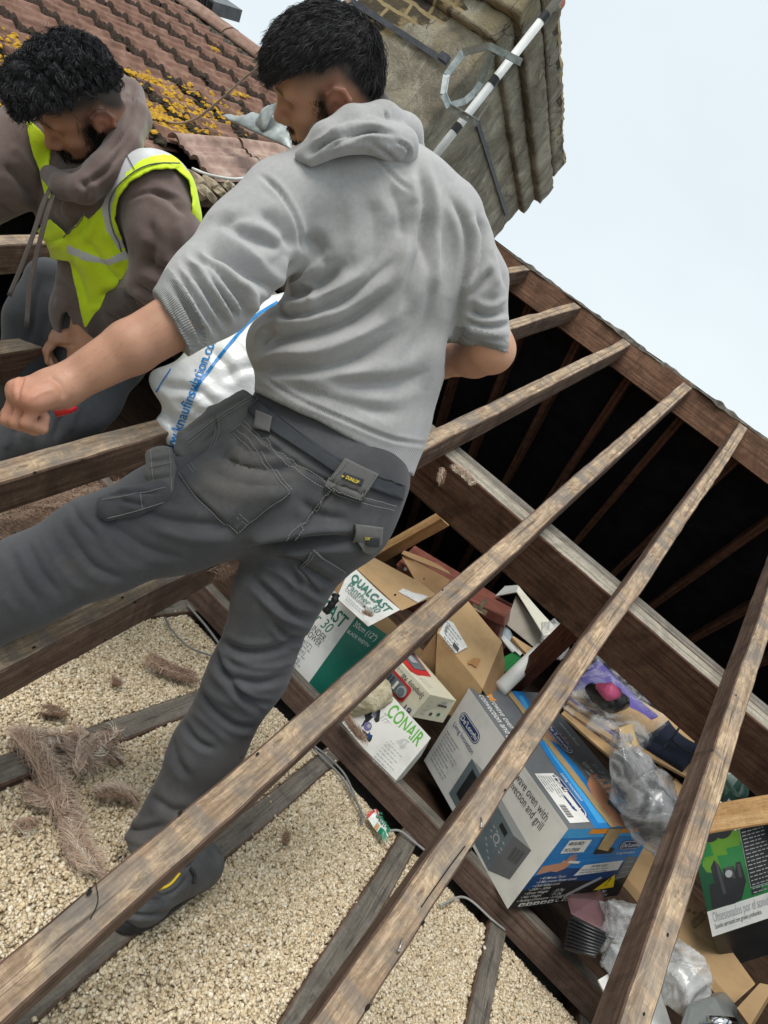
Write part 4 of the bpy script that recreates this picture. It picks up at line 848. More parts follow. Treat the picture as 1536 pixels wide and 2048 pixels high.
# ---------------- cream and grey box with raised flaps, bag, roll, kraft flap
cb = empty('flap_box', tuple(P(1040, 1240, 3.3)), label='grey and cream box with raised flaps under the purlin', cat='box')
mb = MB(); panel(mb, q4((1012, 1248, 3.25), (1088, 1310, 3.12), (1088, 1272, 3.2), (1032, 1190, 3.38)), .004, 0); panel(mb, q4((1031, 1180, 3.36), (1089, 1272, 3.1), (1118, 1262, 3.15), (1037, 1172, 3.42)), .004, 1, warp=.004); panel(mb, q4((990, 1192, 3.4), (1032, 1184, 3.3), (1036, 1170, 3.42), (1010, 1172, 3.5)), .004, 2); panel(mb, q4((1000, 1275, 3.2), (1042, 1318, 3.15), (1028, 1275, 3.2), (1012, 1245, 3.28)), .004, 3)
panel(mb, q4((1002, 1276, 3.18), (1035, 1318, 3.12), (1050, 1300, 3.2), (1012, 1262, 3.26)), .004, 2)
mb.build('carton', [pm('grey board', (.34, .31, .26), .8), pm('cream board', (.66, .63, .52), .7), pm('pale grey board', (.52, .53, .5), .7), pm('blue grey board', (.3, .36, .4), .6)], cb)
lump('plastic_bag', [P(1098, 1250, 3.0), P(1110, 1280, 2.95), P(1100, 1310, 2.92)], [.03, .062, .04], MILKY, .010, 5, seed=1, label='small white plastic bag beside the dark red brown strut', cat='bag')
mb = MB(); mb.tube([P(1082, 1300, 3.0), P(1000, 1378, 2.8)], .032, 24); mb.build('white_roll', WHITE, None, True, label='white cardboard tube lying behind the oven box', cat='tube')
mb = MB(); panel(mb, q4((1022, 1278, 3.1), (1076, 1330, 2.95), (1092, 1310, 3.0), (1027, 1272, 3.12)), .005, 0, 1, warp=.006); panel(mb, q4((1020, 1282, 3.1), (1073, 1335, 2.95), (1076, 1328, 2.96), (1023, 1275, 3.1)), .012, 1, 1); mb.build('folded_card', [KRAFT, CORR], None, label='folded tan card between the white tube and the grey flap box', cat='cardboard')
mb = MB(); panel(mb, q4((1000, 1318, 3.05), (1006, 1345, 2.98), (1052, 1322, 3.0), (1030, 1302, 3.1)), .004, 0); mb.build('green_folder', MGREEN, None, label='green folder edge showing under the grey flap box', cat='folder')
mb = MB(); panel(mb, q4((1003, 1380, 2.9), (1012, 1352, 2.95), (1058, 1306, 3.05), (1050, 1335, 2.98)), .006, 0, 1, warp=.005); mb.build('tan_flap', [KRAFTD, CORR], None, label='narrow tan flap leaning beside the white cardboard tube', cat='cardboard')

# ---------------- toy in a polythene bag, corrugated sheets, trousers, grey wrapped bundle
pb = empty('toy_bag', tuple(P(1220, 1400, 2.6)), label='purple and black toy packed in a clear crumpled plastic bag', cat='bag')
mb = MB(); panel(mb, q4((1128, 1392, 2.62), (1240, 1478, 2.52), (1318, 1430, 2.70), (1196, 1318, 2.86)), .012, 0, n=10, warp=.01); mb.build('purple_card', PURP, pb, True)
TOYB = pm('black toy plastic', (.02, .02, .022), .25, .6)
o = lump('dark_toy', [P(1178, 1378, 2.60), P(1212, 1398, 2.55), P(1248, 1402, 2.58)], [.035, .062, .028], TOYB, .004, 4, pb, flat=.8); lump('pink_part', [P(1196, 1372, 2.53), P(1218, 1384, 2.49), P(1236, 1386, 2.51)], [.012, .032, .014], PINK, .003, 5, pb)
def sheetbag(name, quad, n, amp, mats, parent, lift=.03, sc_=5, seed=0, **k):
    a, b_, c_, d = [np.asarray(p) for p in quad]; nn = unit(np.cross(b_ - a, d - a)); nn = nn * (-1 if nn @ CAM[:, 2] > 0 else 1); V = []; F = []
    for j in range(n + 1):
        for i in range(n + 1):
            u, v_ = i / n, j / n; p = (a * (1 - u) + b_ * u) * (1 - v_) + (d * (1 - u) + c_ * u) * v_; e = (4 * u * (1 - u)) ** .4 * (4 * v_ * (1 - v_)) ** .4
            V.append(p + nn * (lift * e))
    F = [(j * (n + 1) + i, j * (n + 1) + i + 1, (j + 1) * (n + 1) + i + 1, (j + 1) * (n + 1) + i) for j in range(n) for i in range(n)]
    o = mesh(name, V, F, mats, parent, True, **k); crumple(o, amp, sc_, seed); return o
sheetbag('clear_film', q4((1112, 1400, 2.58), (1258, 1520, 2.42), (1345, 1432, 2.62), (1188, 1302, 2.82)), 60, .012, PLASTIC, pb, .06, 5, 2)
mb = MB(); panel(mb, q4((1236, 1456, 2.40), (1252, 1502, 2.36), (1278, 1492, 2.38), (1266, 1446, 2.42)), .003, 0, n=8, warp=.006); mb.build('tape_neck', TAPE, pb, True)
cs = empty('corrugated_sheets', tuple(P(1260, 1500, 2.55)), label='stack of flattened corrugated cardboard under the bagged toy', cat='cardboard')
mb = MB()
for i in range(4): panel(mb, q4((1122 + i * 6, 1428 - i * 12, 2.55 + .02 * i), (1235 + i * 55, 1526 + i * 2, 2.45 + .015 * i), (1300 + i * 28, 1468 - i * 2, 2.66 + .02 * i), (1176 + i * 6, 1376 - i * 8, 2.76 + .02 * i)), .009, 0, 1, warp=.004, seed=i)
panel(mb, q4((1236, 1480, 2.5), (1385, 1560, 2.42), (1402, 1538, 2.5), (1276, 1462, 2.6)), .009, 0, 1, warp=.005); panel(mb, q4((1300, 1545, 2.45), (1345, 1585, 2.4), (1360, 1566, 2.48), (1318, 1530, 2.52)), .006, 0, 1); panel(mb, q4((1338, 1572, 2.4), (1365, 1608, 2.36), (1382, 1590, 2.42), (1352, 1556, 2.48)), .006, 0, 1)
mb.build('sheets', [KRAFT, CORR], cs)
CLN = noisy('navy cloth', [(.3, (.006, .010, .022)), (.7, (.016, .024, .05))], 12, .9, .4, .004, 200)
nb = empty('navy_bag', tuple(P(1345, 1480, 2.6)), label='folded navy cloth bag with a zip pocket under the purlin', cat='bag')
mb = MB(); panel(mb, q4((1284, 1478, 2.50), (1372, 1528, 2.42), (1402, 1492, 2.52), (1338, 1438, 2.62)), .05, 0, n=14, warp=.02); mb.build('cloth', CLN, nb, True)
mb = MB(); mb.tube(bezier([P(1326, 1496, 2.43), P(1346, 1474, 2.46), P(1358, 1456, 2.5)], 12), .004, 6); mb.tube(bezier([P(1344, 1480, 2.43), P(1368, 1498, 2.42), P(1384, 1508, 2.42)], 10), .005, 6); mb.build('zip_seam', pm('dark zip', (.008, .01, .02), .5), nb, True)
gw = empty('wrapped_bundle', tuple(P(1290, 1590, 2.3)), label='long dark bundle wrapped in smoky polythene along the back of the oven box', cat='bundle')
lump('dark_contents', [P(1243, 1500, 2.42), P(1275, 1570, 2.36), P(1325, 1665, 2.28)], [.03, .066, .06], BLACKP, .006, 4, gw, seed=4); lump('polythene_wrap', [P(1246, 1468, 2.40), P(1243, 1500, 2.39), P(1280, 1575, 2.33), P(1322, 1655, 2.25), P(1340, 1705, 2.22)], [.018, .035, .092, .085, .03], GREYPL, .013, 4.5, gw, n=80, seg=130, seed=6)

# ---------------- long flat carton, vacuum head, bags, console, speaker box
STMP = pm('stamp ink', (.16, .10, .06), .8)
lf = empty('flat_carton', tuple(P(1380, 1850, 2.1)), label='long flat tan carton with stamped marks, lying across the lower right corner', cat='box')
a1, a2, a3, a4 = q4((1232, 1732, 2.62), (1470, 2006, 2.10), (1512, 1968, 2.18), (1300, 1672, 2.74)); th = unit(np.array([-.25, -.1, -1.])) * .03
mb = MB(); hexa(mb, (a1, a2, a3, a4), (a1 + th, a2 + th, a3 + th, a4 + th)); bevel(mb.build('carton', KRAFT, lf), .004)
mp_ = MB(); S1 = Face(mp_, a1, a2, a3, a4); S1.z = .001 * (1 if S1.n @ CAM[:, 2] < 0 else -1)
for i, (u_, v_) in enumerate(((.46, .35), (.48, .48), (.53, .7), (.50, .62))): S1.rect(u_, v_, u_ + .006, v_ + .1, 0); S1.rect(u_ + .012, v_ + .02, u_ + .016, v_ + .11, 0)
S1.rect(.57, .50, .60, .92, 0, 1); S1.rect(.573, .51, .597, .91, 1, 2); mp_.build('stamped_marks', [STMP, KRAFT], lf, fix=False); mp_ = MB(); S1.mb = mp_; S1.text('INSTRUCTIONS', .594, .53, .022, 0, 3, .0, rot=90, width=.10); mp_.build('stamped_word', [STMP, KRAFT], lf, fix=False)
mb = MB(); panel(mb, q4((1474, 2016, 1.98), (1500, 2052, 1.92), (1548, 1972, 2.05), (1520, 1966, 2.06)), .02, 0, 1); mb.build('tan_box_edge', [KRAFT, CORR], None, label='edge of another tan carton at the bottom right corner', cat='box')
vh = empty('vacuum_head', tuple(P(1175, 1870, 2.25)), label='dull pink and black ribbed vacuum cleaner head under the oven box', cat='vacuum head')
mb = MB(); hexa(mb, q4((1140, 1828, 2.24), (1216, 1868, 2.18), (1196, 1800, 2.3), (1132, 1796, 2.34)), q4((1150, 1800, 2.5), (1225, 1850, 2.45), (1205, 1780, 2.5), (1140, 1780, 2.55))); bevel(mb.build('pink_cover', noisy('dull pink plastic', [(.3, (.12, .06, .065)), (.7, (.2, .11, .115))], 12, .4, .2, .003, 60), vh), .012)
BLKP = pm('black ribbed plastic', (.012, .012, .013), .35, .6)
mb = MB(); hexa(mb, q4((1128, 1900, 2.14), (1190, 1916, 2.08), (1218, 1868, 2.18), (1140, 1830, 2.22)), q4((1138, 1890, 2.4), (1200, 1900, 2.35), (1225, 1855, 2.4), (1150, 1815, 2.45)))
bevel(mb.build('ribbed_block', BLKP, vh), .01)
mb = MB()
for i in range(9):
    s_ = (i + .3) / 9; l0 = P(1138 - 10 * s_, 1832 + 68 * s_, 2.205 - .07 * s_); l1 = P(1217 - 28 * s_, 1869 + 46 * s_, 2.165 - .09 * s_); mb.tube([l0, l0 * .5 + l1 * .5 + CAM[:, 2] * -.004, l1], .0055, 6)
mb.build('ribs', BLKP, vh, True)
lump('plastic_bag', [P(1215, 1818, 2.3), P(1248, 1850, 2.22), P(1262, 1905, 2.16), P(1245, 1950, 2.12)], [.02, .07, .08, .05], MILKY, .016, 4.5, seed=8, label='crumpled milky plastic bag beside the ribbed vacuum head', cat='bag')
mb = MB(); panel(mb, q4((1196, 1960, 2.12), (1250, 2060, 2.0), (1345, 2060, 2.05), (1300, 1900, 2.2)), .01, 0, n=8, warp=.01); mb.build('white_board', WHITE, None, label='white sheet lying under the steep rafter at the bottom edge', cat='board')
mb = MB(); panel(mb, q4((1205, 1925, 2.16), (1228, 1965, 2.1), (1252, 1890, 2.18), (1236, 1862, 2.24)), .006, 0); mb.build('grey_board', LGREY, None, label='pale grey card edge behind the milky plastic bag', cat='board')
lump('plastic_bag', [P(1352, 1900, 2.1), P(1370, 1950, 2.04), P(1362, 2010, 1.98)], [.03, .062, .03], MILKY, .016, 5, seed=12, label='crumpled clear plastic bag below the long flat carton', cat='bag')
co = empty('grey_console', tuple(P(1430, 2030, 1.95)), label='grey plastic unit with a chrome insert at the bottom edge', cat='appliance')
GPL = pm('grey moulded plastic', (.2, .215, .21), .35, .5)
mb = MB(); hexa(mb, q4((1352, 2075, 1.84), (1475, 2085, 1.84), (1430, 1990, 1.95), (1372, 2010, 1.93)), q4((1372, 2060, 2.06), (1520, 2070, 2.08), (1452, 1982, 2.1), (1392, 1990, 2.1))); bevel(mb.build('housing', GPL, co), .015)
CHROME, t, b = newmat('chrome'); b.inputs['Base Color'].default_value = (.7, .7, .7, 1); b.inputs['Metallic'].default_value = 1; b.inputs['Roughness'].default_value = .12
mb = MB(); mb.tube([P(1418, 2042, 1.85), P(1470, 2046, 1.86)], .014, 14); mb.tube([P(1405, 2062, 1.83), P(1480, 2068, 1.83)], .02, 14); mb.build('chrome_insert', CHROME, co, True)
sp = empty('speaker_box', tuple(P(1480, 1780, 2.3)), label='green and white speaker system carton with Spanish writing at the right edge', cat='box')
s1, s2, s3, s4 = P(1425, 1874, 2.20), P(1610, 1812, 2.16), P(1572, 1600, 2.42), P(1378, 1652, 2.48); bkv = unit(np.cross(s2 - s1, s4 - s1)); bkv = bkv * (1 if bkv @ CAM[:, 2] > 0 else -1) * .26
mb = MB(); hexa(mb, (s1, s2, s3, s4), (s1 + bkv, s2 + bkv, s3 + bkv, s4 + bkv), (0, 0, 1, 1, 1, 1)); bevel(mb.build('carton', [DGREEN, BLACKP], sp), .002)
mp_ = MB(); SM = [WHITE, DGREEN, MGREEN, LGREEN, BLACKP, TXT, LGREY, ORANGE]
S1 = Face(mp_, s1, s2, s3, s4); S1.z = .001 * (1 if S1.n @ CAM[:, 2] < 0 else -1)
S1.rect(0, 0, 1, .205, 0); S1.text('Obsesionados por el sonido', .045, .105, .030, 6, 2, 0, width=.20); S1.text('Sonido surround con graves profundos', .05, .05, .014, 5, 2, width=.16)
S1.rect(0, .205, 1, .92, 2, .6); S1.poly([(0, .205), (.3, .205), (.22, .5), (.05, .62), (0, .6)], 1, 1)
for (u_, v_, r_, m_) in ((.16, .60, .035, 3), (.26, .70, .04, 3), (.36, .78, .05, 3), (.30, .58, .04, 2), (.1, .74, .04, 2), (.42, .6, .05, 2), (.2, .82, .03, 3), (.33, .66, .02, 3)): S1.disc(u_, v_, r_, m_, 1.2, 8)
S1.poly([(.06, .21), (.08, .42), (.14, .42), (.13, .56), (.18, .62), (.22, .56), (.25, .42), (.25, .52), (.36, .52), (.37, .46), (.39, .54), (.44, .54), (.46, .36), (.38, .22), (.3, .2)], 4, 2); S1.poly([(.255, .45), (.27, .52), (.35, .525), (.36, .40)], 5, 3); S1.disc(.30, .46, .012, 6, 3.5); S1.poly([(.185, .61), (.215, .56), (.235, .30), (.2, .3)], 5, 3); S1.rect(.395, .40, .43, .52, 5, 3)
S1.rect(0, .92, 1, 1, 0, .6); S1.poly([(0, .75), (.12, .82), (.2, .92), (0, .92)], 0, 1.3)
for i, (u_, tx) in enumerate(((.20, '1000W'), (.33, '5.1'))): S1.disc(u_, .87, .03, 4, 2); S1.text(tx, u_, .862, .012, 3, 3, align='c')
S1.rect(.42, .84, .62, 1, 4, 2); S1.lines(.44, .95, .07, 4, .014, .003, 0, 3); S1.poly([(.56, .90), (.60, .90), (.60, 1), (.55, 1)], 7, 3); S1.rect(.62, .9, .78, 1, 0, 2.5)
S1.rect(.49, .285, .80, .84, 6, 2); S1.rect(.495, .29, .795, .835, 4, 2.5); S1.lines(.51, .79, .085, 17, .0125, .0032, 6, 3); S1.rect(.49, .225, .6, .27, 4, 2)
mp_.build('printed_artwork', SM, sp, fix=False)
gt = empty('green_tool', tuple(P(1455, 1590, 2.45)), label='green translucent plastic case above the fresh pine strut', cat='case')
mb = MB(); hexa(mb, q4((1440, 1605, 2.45), (1488, 1600, 2.4), (1492, 1540, 2.5), (1448, 1545, 2.5)), q4((1450, 1600, 2.6), (1498, 1595, 2.6), (1500, 1535, 2.62), (1456, 1540, 2.62))); bevel(mb.build('case_body', pm('green translucent plastic', (.05, .13, .10), .3, .6), gt), .01); mb = MB(); mb.tube(bezier([P(1452, 1562, 2.42), P(1475, 1590, 2.38), P(1484, 1572, 2.42)], 14), .008, 8); mb.build('case_handle', pm('pale green plastic', (.12, .24, .19), .3, .6), gt, True)
mb = MB(); panel(mb, q4((1430, 1618, 2.3), (1470, 1612, 2.28), (1458, 1598, 2.34), (1440, 1604, 2.34)), .004, 0, warp=.01); mb.build('white_paper', WHITE, None, label='scrap of white paper above the fresh pine strut', cat='paper')
# crumpled wrapper on the insulation
wr = empty('wrapper', tuple(on(752, 1645, ZA, (0, 0, 0))), label='crumpled red, white and green foil wrapper on the insulation by the binder', cat='wrapper')
w1, w2, w3, w4 = [on(a_, b_, ZA, (0, 0, .012)) for a_, b_ in ((735, 1660), (772, 1690), (778, 1648), (742, 1620))]
w1, w2, w3, w4 = [on(a_, b_, ZA, (0, 0, z_)) for a_, b_, z_ in ((731, 1632, .012), (768, 1688, .012), (779, 1655, .03), (752, 1618, .03))]
mb = MB(); n = 26; nn = unit(np.cross(w2 - w1, w4 - w1)); nn *= np.sign(nn[2])
for j in range(n + 1):
    for i in range(n + 1):
        u_, v_ = i / n, j / n; p = (w1 * (1 - u_) + w2 * u_) * (1 - v_) + (w4 * (1 - u_) + w3 * u_) * v_; mb.v.append(tuple(p + nn * (.005 * float(fnoise(p[None], 9)[0]) + .003 * float(fnoise(p[None], 22, 5)[0]) + .012 * math.sin(3.14 * v_))))
for j in range(n):
    for i in range(n):
        if (i in (0, n - 1) and j % 5 == 0): continue
        mb.f.append((j * (n + 1) + i, j * (n + 1) + i + 1, (j + 1) * (n + 1) + i + 1, (j + 1) * (n + 1) + i))
        u_, v_ = i / n, j / n; mm = 0
        if abs(v_ - (.95 - 1.0 * u_)) < .10 and u_ < .45: mm = 1
        if u_ > .82 and v_ > .3: mm = 2
        if u_ < .10 and v_ < .6: mm = 1
        if u_ > .6 and v_ < .25: mm = 2
        if .4 < u_ < .55 and v_ < .28: mm = 3
        mb.m.append(mm)
mb.build('foil', [noisy('white foil', [(.3, (.55, .6, .56)), (.7, (.75, .78, .74))], 20, .3, .3, .003, 60), RED, pm('wrapper green', (.01, .2, .11), .3), KRAFT], wr, True, fix=False)
mp_ = MB(); S1 = Face(mp_, w1, w2, w3, w4); S1.z = .017 * (1 if S1.n[2] > 0 else -1); S1.text('Stute', .24, .40, .035, 0, 1, .02, .15, width=.062); mp_.build('wrapper_lettering', pm('wrapper lettering', (.01, .16, .08), .3), wr, fix=False)
# ================================================================== PEOPLE: smooth implicit bodies, sculpted folds
def smin(a, b, k):
    h = np.maximum(k - np.abs(a - b), 0) / k; return np.minimum(a, b) - h * h * k * .25
class SDF:
    def __init__(s): s.p = []
    def seg(s, a, b, ra, rb=None, side=None, k=.03, sub=False):
        a = np.asarray(a, float); b = np.asarray(b, float); rb = ra if rb is None else rb
        ra = np.broadcast_to(np.asarray(ra, float), 2); rb = np.broadcast_to(np.asarray(rb, float), 2)
        L = np.linalg.norm(b - a); x = (b - a) / L if L > 1e-9 else np.array([0, 0, 1.])
        sd_ = np.asarray(side, float) if side is not None else (np.array([1., 0, 0]) if abs(x[0]) < .9 else np.array([0, 1., 0]))
        y = sd_ - x * (sd_ @ x); y /= np.linalg.norm(y); z = np.cross(x, y)
        s.p.append(('s', a, L, np.stack([x, y, z]), ra, rb, k, sub)); return s
    def chain(s, pts, rs, side=None, k=.03):
        for i in range(len(pts) - 1): s.seg(pts[i], pts[i + 1], rs[i], rs[i + 1], side, k)
        return s
    def ell(s, c, r, axes=None, k=.03, sub=False):
        s.p.append(('e', np.asarray(c, float), 0, np.eye(3) if axes is None else np.asarray(axes, float), np.asarray(r, float), None, k, sub)); return s
    def one(s, pr, q):
        t_, a, L, Rm, ra, rb, k, sub = pr; l = (q - a) @ Rm.T
        if t_ == 'e':
            kk = np.sqrt(((l / ra) ** 2).sum(-1)); return (kk - 1) * ra.min() if ra.max() / ra.min() < 1.3 else kk * (kk - 1) / np.maximum(np.sqrt(((l / ra ** 2) ** 2).sum(-1)), 1e-6)
        tt = np.clip(l[..., 0] / L, 0, 1) if L > 1e-9 else np.zeros(l.shape[:-1]); w_ = l[..., 0] - tt * L
        r1 = ra[0] + (rb[0] - ra[0]) * tt; r2 = ra[1] + (rb[1] - ra[1]) * tt; rx = np.minimum(r1, r2)
        kk = np.sqrt((l[..., 1] / r1) ** 2 + (l[..., 2] / r2) ** 2 + (w_ / rx) ** 2); g = np.sqrt((l[..., 1] / r1 ** 2) ** 2 + (l[..., 2] / r2 ** 2) ** 2 + (w_ / rx ** 2) ** 2)
        return np.where(kk < .3, (kk - 1) * rx, kk * (kk - 1) / np.maximum(g, 1e-6))
    def ev(s, q, prims=None, infl=0.0):
        d = None
        for pr in (prims if prims is not None else s.p):
            v_ = s.one(pr, q) - (infl if not pr[7] else -infl)
            if d is None: d = v_
            elif pr[7]: d = -smin(-d, v_, pr[6])
            else: d = smin(d, v_, pr[6])
        return d
    def bounds(s):
        lo = np.full(3, 1e9); hi = -lo
        for t_, a, L, Rm, ra, rb, k, sub in s.p:
            if sub: continue
            e = [a, a + Rm[0] * L]; r = max(ra.max(), 0 if rb is None else rb.max())
            for p in e: lo = np.minimum(lo, p - r); hi = np.maximum(hi, p + r)
        return lo, hi
    def mesh(s, vox, infl=0.0, extra=None):
        lo, hi = s.bounds(); lo = lo - .03 - infl; hi = hi + .03 + infl; B = 16
        nb = np.ceil((hi - lo) / (vox * B)).astype(int); grid = vdb.FloatGrid(); grid.background = 1.0; hd = vox * B * .9
        bi = np.stack(np.meshgrid(*[np.arange(x) for x in nb], indexing='ij'), -1).reshape(-1, 3); cen = lo + (bi + .5) * B * vox
        D = np.stack([s.one(pr, cen) for pr in s.p], 1); adds = np.array([not pr[7] for pr in s.p]); dmin = D[:, adds].min(1)
        loc = np.stack(np.meshgrid(*[np.arange(B)] * 3, indexing='ij'), -1).reshape(-1, 3) * vox
        for i in range(len(bi)):
            if dmin[i] > hd * 1.6 + infl + .02: continue
            if dmin[i] < -hd * 2.2: 
                grid.copyFromArray(np.full((B, B, B), -1., np.float32), ijk=tuple(int(x) * B for x in bi[i])); continue
            pr = [s.p[j] for j in range(len(s.p)) if D[i, j] < dmin[i] + 2.2 * hd + s.p[j][6] * 1.2 or (s.p[j][7] and D[i, j] < 3 * hd)]
            pr = [x for x in pr if not x[7]] + [x for x in pr if x[7]]
            q = lo + bi[i] * B * vox + loc; v_ = s.ev(q, pr, infl)
            if extra is not None: v_ = extra(q, v_)
            grid.copyFromArray(v_.reshape(B, B, B).astype(np.float32), ijk=tuple(int(x) * B for x in bi[i]))
        pts, quads = grid.convertToQuads(0.0)[:2]
        return lo + np.asarray(pts, float) * vox, np.asarray(quads)[:, ::-1]
def sdfobj(name, sdf, vox, mats, parent=None, infl=0.0, smooth_it=1, extra=None, **k):
    V, F = sdf.mesh(vox, infl, extra); me = npmesh(name, V, F, 4); o = link(name, me, mats, parent, True, **k)
    nr = get_n(me); c = V.mean(0)
    if np.mean(np.einsum('ij,ij->i', nr, V - c)) < 0: me.flip_normals()
    return o
def get_v(me): a = np.empty(len(me.vertices) * 3, np.float32); me.vertices.foreach_get('co', a); return a.reshape(-1, 3).astype(float)
def get_n(me): a = np.empty(len(me.vertices) * 3, np.float32); me.vertices.foreach_get('normal', a); return a.reshape(-1, 3).astype(float)
def set_v(me, V): me.vertices.foreach_set('co', np.ascontiguousarray(V, np.float32).ravel()); me.update()
def relax(me, it=2, lam=.5, mask=None):
    E_ = np.empty(len(me.edges) * 2, np.int32); me.edges.foreach_get('vertices', E_); E_ = E_.reshape(-1, 2); V = get_v(me); n = len(V)
    deg = np.bincount(E_.ravel(), minlength=n)[:, None]
    for _ in range(it):
        S = np.zeros_like(V)
        for c in range(3): S[:, c] = np.bincount(E_[:, 0], V[E_[:, 1], c], n) + np.bincount(E_[:, 1], V[E_[:, 0], c], n)
        d = (S / np.maximum(deg, 1) - V) * lam; V = V + (d if mask is None else d * mask[:, None])
    set_v(me, V)
def to_px(V):
    q = (V - EYE) @ CAM; return np.stack([CX + FPX * q[:, 0] / q[:, 2], CY + FPX * q[:, 1] / q[:, 2]], 1), q[:, 2]
def dpoly(X, pts):
    """distance of pixel points to a polyline and the run along it (0..1)"""
    pts = np.asarray(pts, float); best = np.full(len(X), 1e9); run = np.zeros(len(X)); sgn = np.zeros(len(X)); n = len(pts) - 1
    for i in range(n):
        a, b = pts[i], pts[i + 1]; d = b - a; L2 = d @ d + 1e-9; t_ = np.clip((X - a) @ d / L2, 0, 1); e = X - a - t_[:, None] * d; l = np.hypot(e[:, 0], e[:, 1])
        m = l < best; best[m] = l[m]; run[m] = (i + t_[m]) / n; sgn[m] = np.sign(d[0] * e[m, 1] - d[1] * e[m, 0])
    return best, run, sgn
def folds(o, strokes, gate=None):
    """press creases (amp<0) and raise ridges (amp>0) into cloth along lines; (points, width, amp[, 'r'|'c'])"""
    me = o.data; V = get_v(me); Nn = get_n(me); X, dd = to_px(V); view = (V - EYE); view /= np.linalg.norm(view, axis=1)[:, None]; fac = np.clip((-(Nn * view).sum(1) + .15) / .5, 0, 1)
    disp = np.zeros(len(V))
    for st in strokes:
        pts = bezier([(x, y, 0) for x, y in st[0]], 14)[:, :2] if len(st[0]) > 2 else np.asarray(st[0], float); w_, amp = st[1], st[2]
        lo, hi = pts.min(0) - 3 * w_, pts.max(0) + 3 * w_; m = np.where(((X > lo) & (X < hi)).all(1) & (fac > 0))[0]
        if not len(m): continue
        d, run, sg = dpoly(X[m], pts); tap = np.clip(np.sin(np.pi * np.clip(run, 0.0, 1)) * 1.6 + .12, 0, 1); g = np.exp(-(d / w_) ** 2)
        if amp < 0: g = g - .55 * np.exp(-((d - 1.9 * w_) / (1.1 * w_)) ** 2)      # a crease between two soft rolls
        if amp < 0: g = g + .45 * np.exp(-(d / np.maximum(.36 * w_, 2.6)) ** 2)
        disp[m] += amp * g * tap * fac[m]
    set_v(me, V + Nn * disp[:, None])
def bvh_of(o):
    me = o.data; V = get_v(me); F = np.empty(len(me.loops), np.int32); me.loops.foreach_get('vertex_index', F); return BVHTree.FromPolygons([tuple(v) for v in V], [tuple(f) for f in F.reshape(-1, 4)])
def cast(bv, px, py):
    r = ray(px, py); r = r / np.linalg.norm(r); h = bv.ray_cast(Vector(EYE), Vector(r), 6.0)
    return (np.array(h[0]), np.array(h[1])) if h[0] is not None else (None, None)
def patch(name, bv, poly, mats, parent, off=.004, rings=7, per=10, m=0, closed=True, puff=0.0, **k):
    """a sewn-on piece of cloth lying on the garment; poly: outline seen from the eye, star shaped"""
    c = np.mean(poly, 0); bd = []
    for i in range(len(poly)):
        a, b = np.asarray(poly[i], float), np.asarray(poly[(i + 1) % len(poly)], float); bd += [a + (b - a) * j / per for j in range(per)]
    nb = len(bd); V = []; F = []
    pc, pn = cast(bv, *c)
    if pc is None: return None
    lastp, lastn = pc, pn; V.append(pc + pn * (off + puff))
    for r in range(1, rings + 1):
        for j in range(nb):
            q = c + (bd[j] - c) * r / rings; p, n_ = cast(bv, *q)
            if p is None: p, n_ = P(q[0], q[1], dep(lastp)), lastn
            if n_ @ CAM[:, 2] > 0: n_ = -n_
            lastp, lastn = p, n_; V.append(p + n_ * (off + puff * (1 - (r / rings) ** 2)))
    for j in range(nb): V.append(V[1 + (rings - 1) * nb + j] + CAM[:, 2] * (off + .003))
    for j in range(nb): F.append((0, 1 + j, 1 + (j + 1) % nb))
    for r in range(rings):
        for j in range(nb): a = 1 + r * nb; F.append((a + j, a + nb + j, a + nb + (j + 1) % nb, a + (j + 1) % nb))
    return mesh(name, V, F, mats, parent, True, **k)
def line3(bv, pts, off=.003, n=30):
    c = bezier([(x, y, 0) for x, y in pts], n)[:, :2] if len(pts) > 2 else np.linspace(pts[0], pts[1], 12); out = []
    for x, y in c:
        p, n_ = cast(bv, x, y)
        if out and (p is None or np.linalg.norm(p - out[-1]) > .035): break
        if p is not None: out.append(p + n_ * off * (1 if n_ @ CAM[:, 2] < 0 else -1))
    return out
def stitch(mb, bv, pts, r=.0008, off=.001, dash=True, n=40):
    c = line3(bv, pts, off, n)
    if len(c) < 3: return
    if not dash: mb.tube(c, r, 5); return
    c = np.array(c); s_ = np.concatenate([[0], np.cumsum(np.linalg.norm(np.diff(c, axis=0), axis=1))]); t_ = 0
    while t_ < s_[-1] - .004:
        q = np.stack([np.interp([t_, t_ + .0022, t_ + .0044], s_, c[:, i]) for i in range(3)], 1); mb.tube(q, r, 4); t_ += .0058
# ---------------- cloth, skin and hair materials
def cloth(name, a, b_, dirt=None, fuzz=.25, weave=420, rough=.95, dsc=3.0, dpos=(.55, .72), df=.6, bs=.18):
    m, t, bs_ = newmat(name); v = coords(t); c = ramp(t, noise(t, v, 7, 6, .6), [(.3, a), (.7, b_)]); c = mixc(t, .22, c, ramp(t, noise(t, v, 130, 4, .7), [(.3, (.45,) * 3), (.65, (1, 1, 1))]), 'MULTIPLY')
    if dirt: c = mixc(t, ramp(t, noise(t, v, dsc, 6, .65), [(dpos[0], (0, 0, 0)), (dpos[1], (df,) * 3)]), c, dirt)
    t.links.new(c, bs_.inputs['Base Color']); bs_.inputs['Roughness'].default_value = rough; bs_.inputs['Specular IOR Level'].default_value = .15; bs_.inputs['Sheen Weight'].default_value = fuzz; bs_.inputs['Sheen Roughness'].default_value = .5
    n1 = bump(t, bs_, noise(t, v, weave, 2, .6), bs, .0008); bump(t, bs_, noise(t, v, 34, 5, .6), .25, .003, n1); return m
HOOD = cloth('light grey fleece', (.34, .335, .335), (.42, .415, .41), (.25, .215, .18), .3, dsc=3.2, dpos=(.58, .74), df=.45)
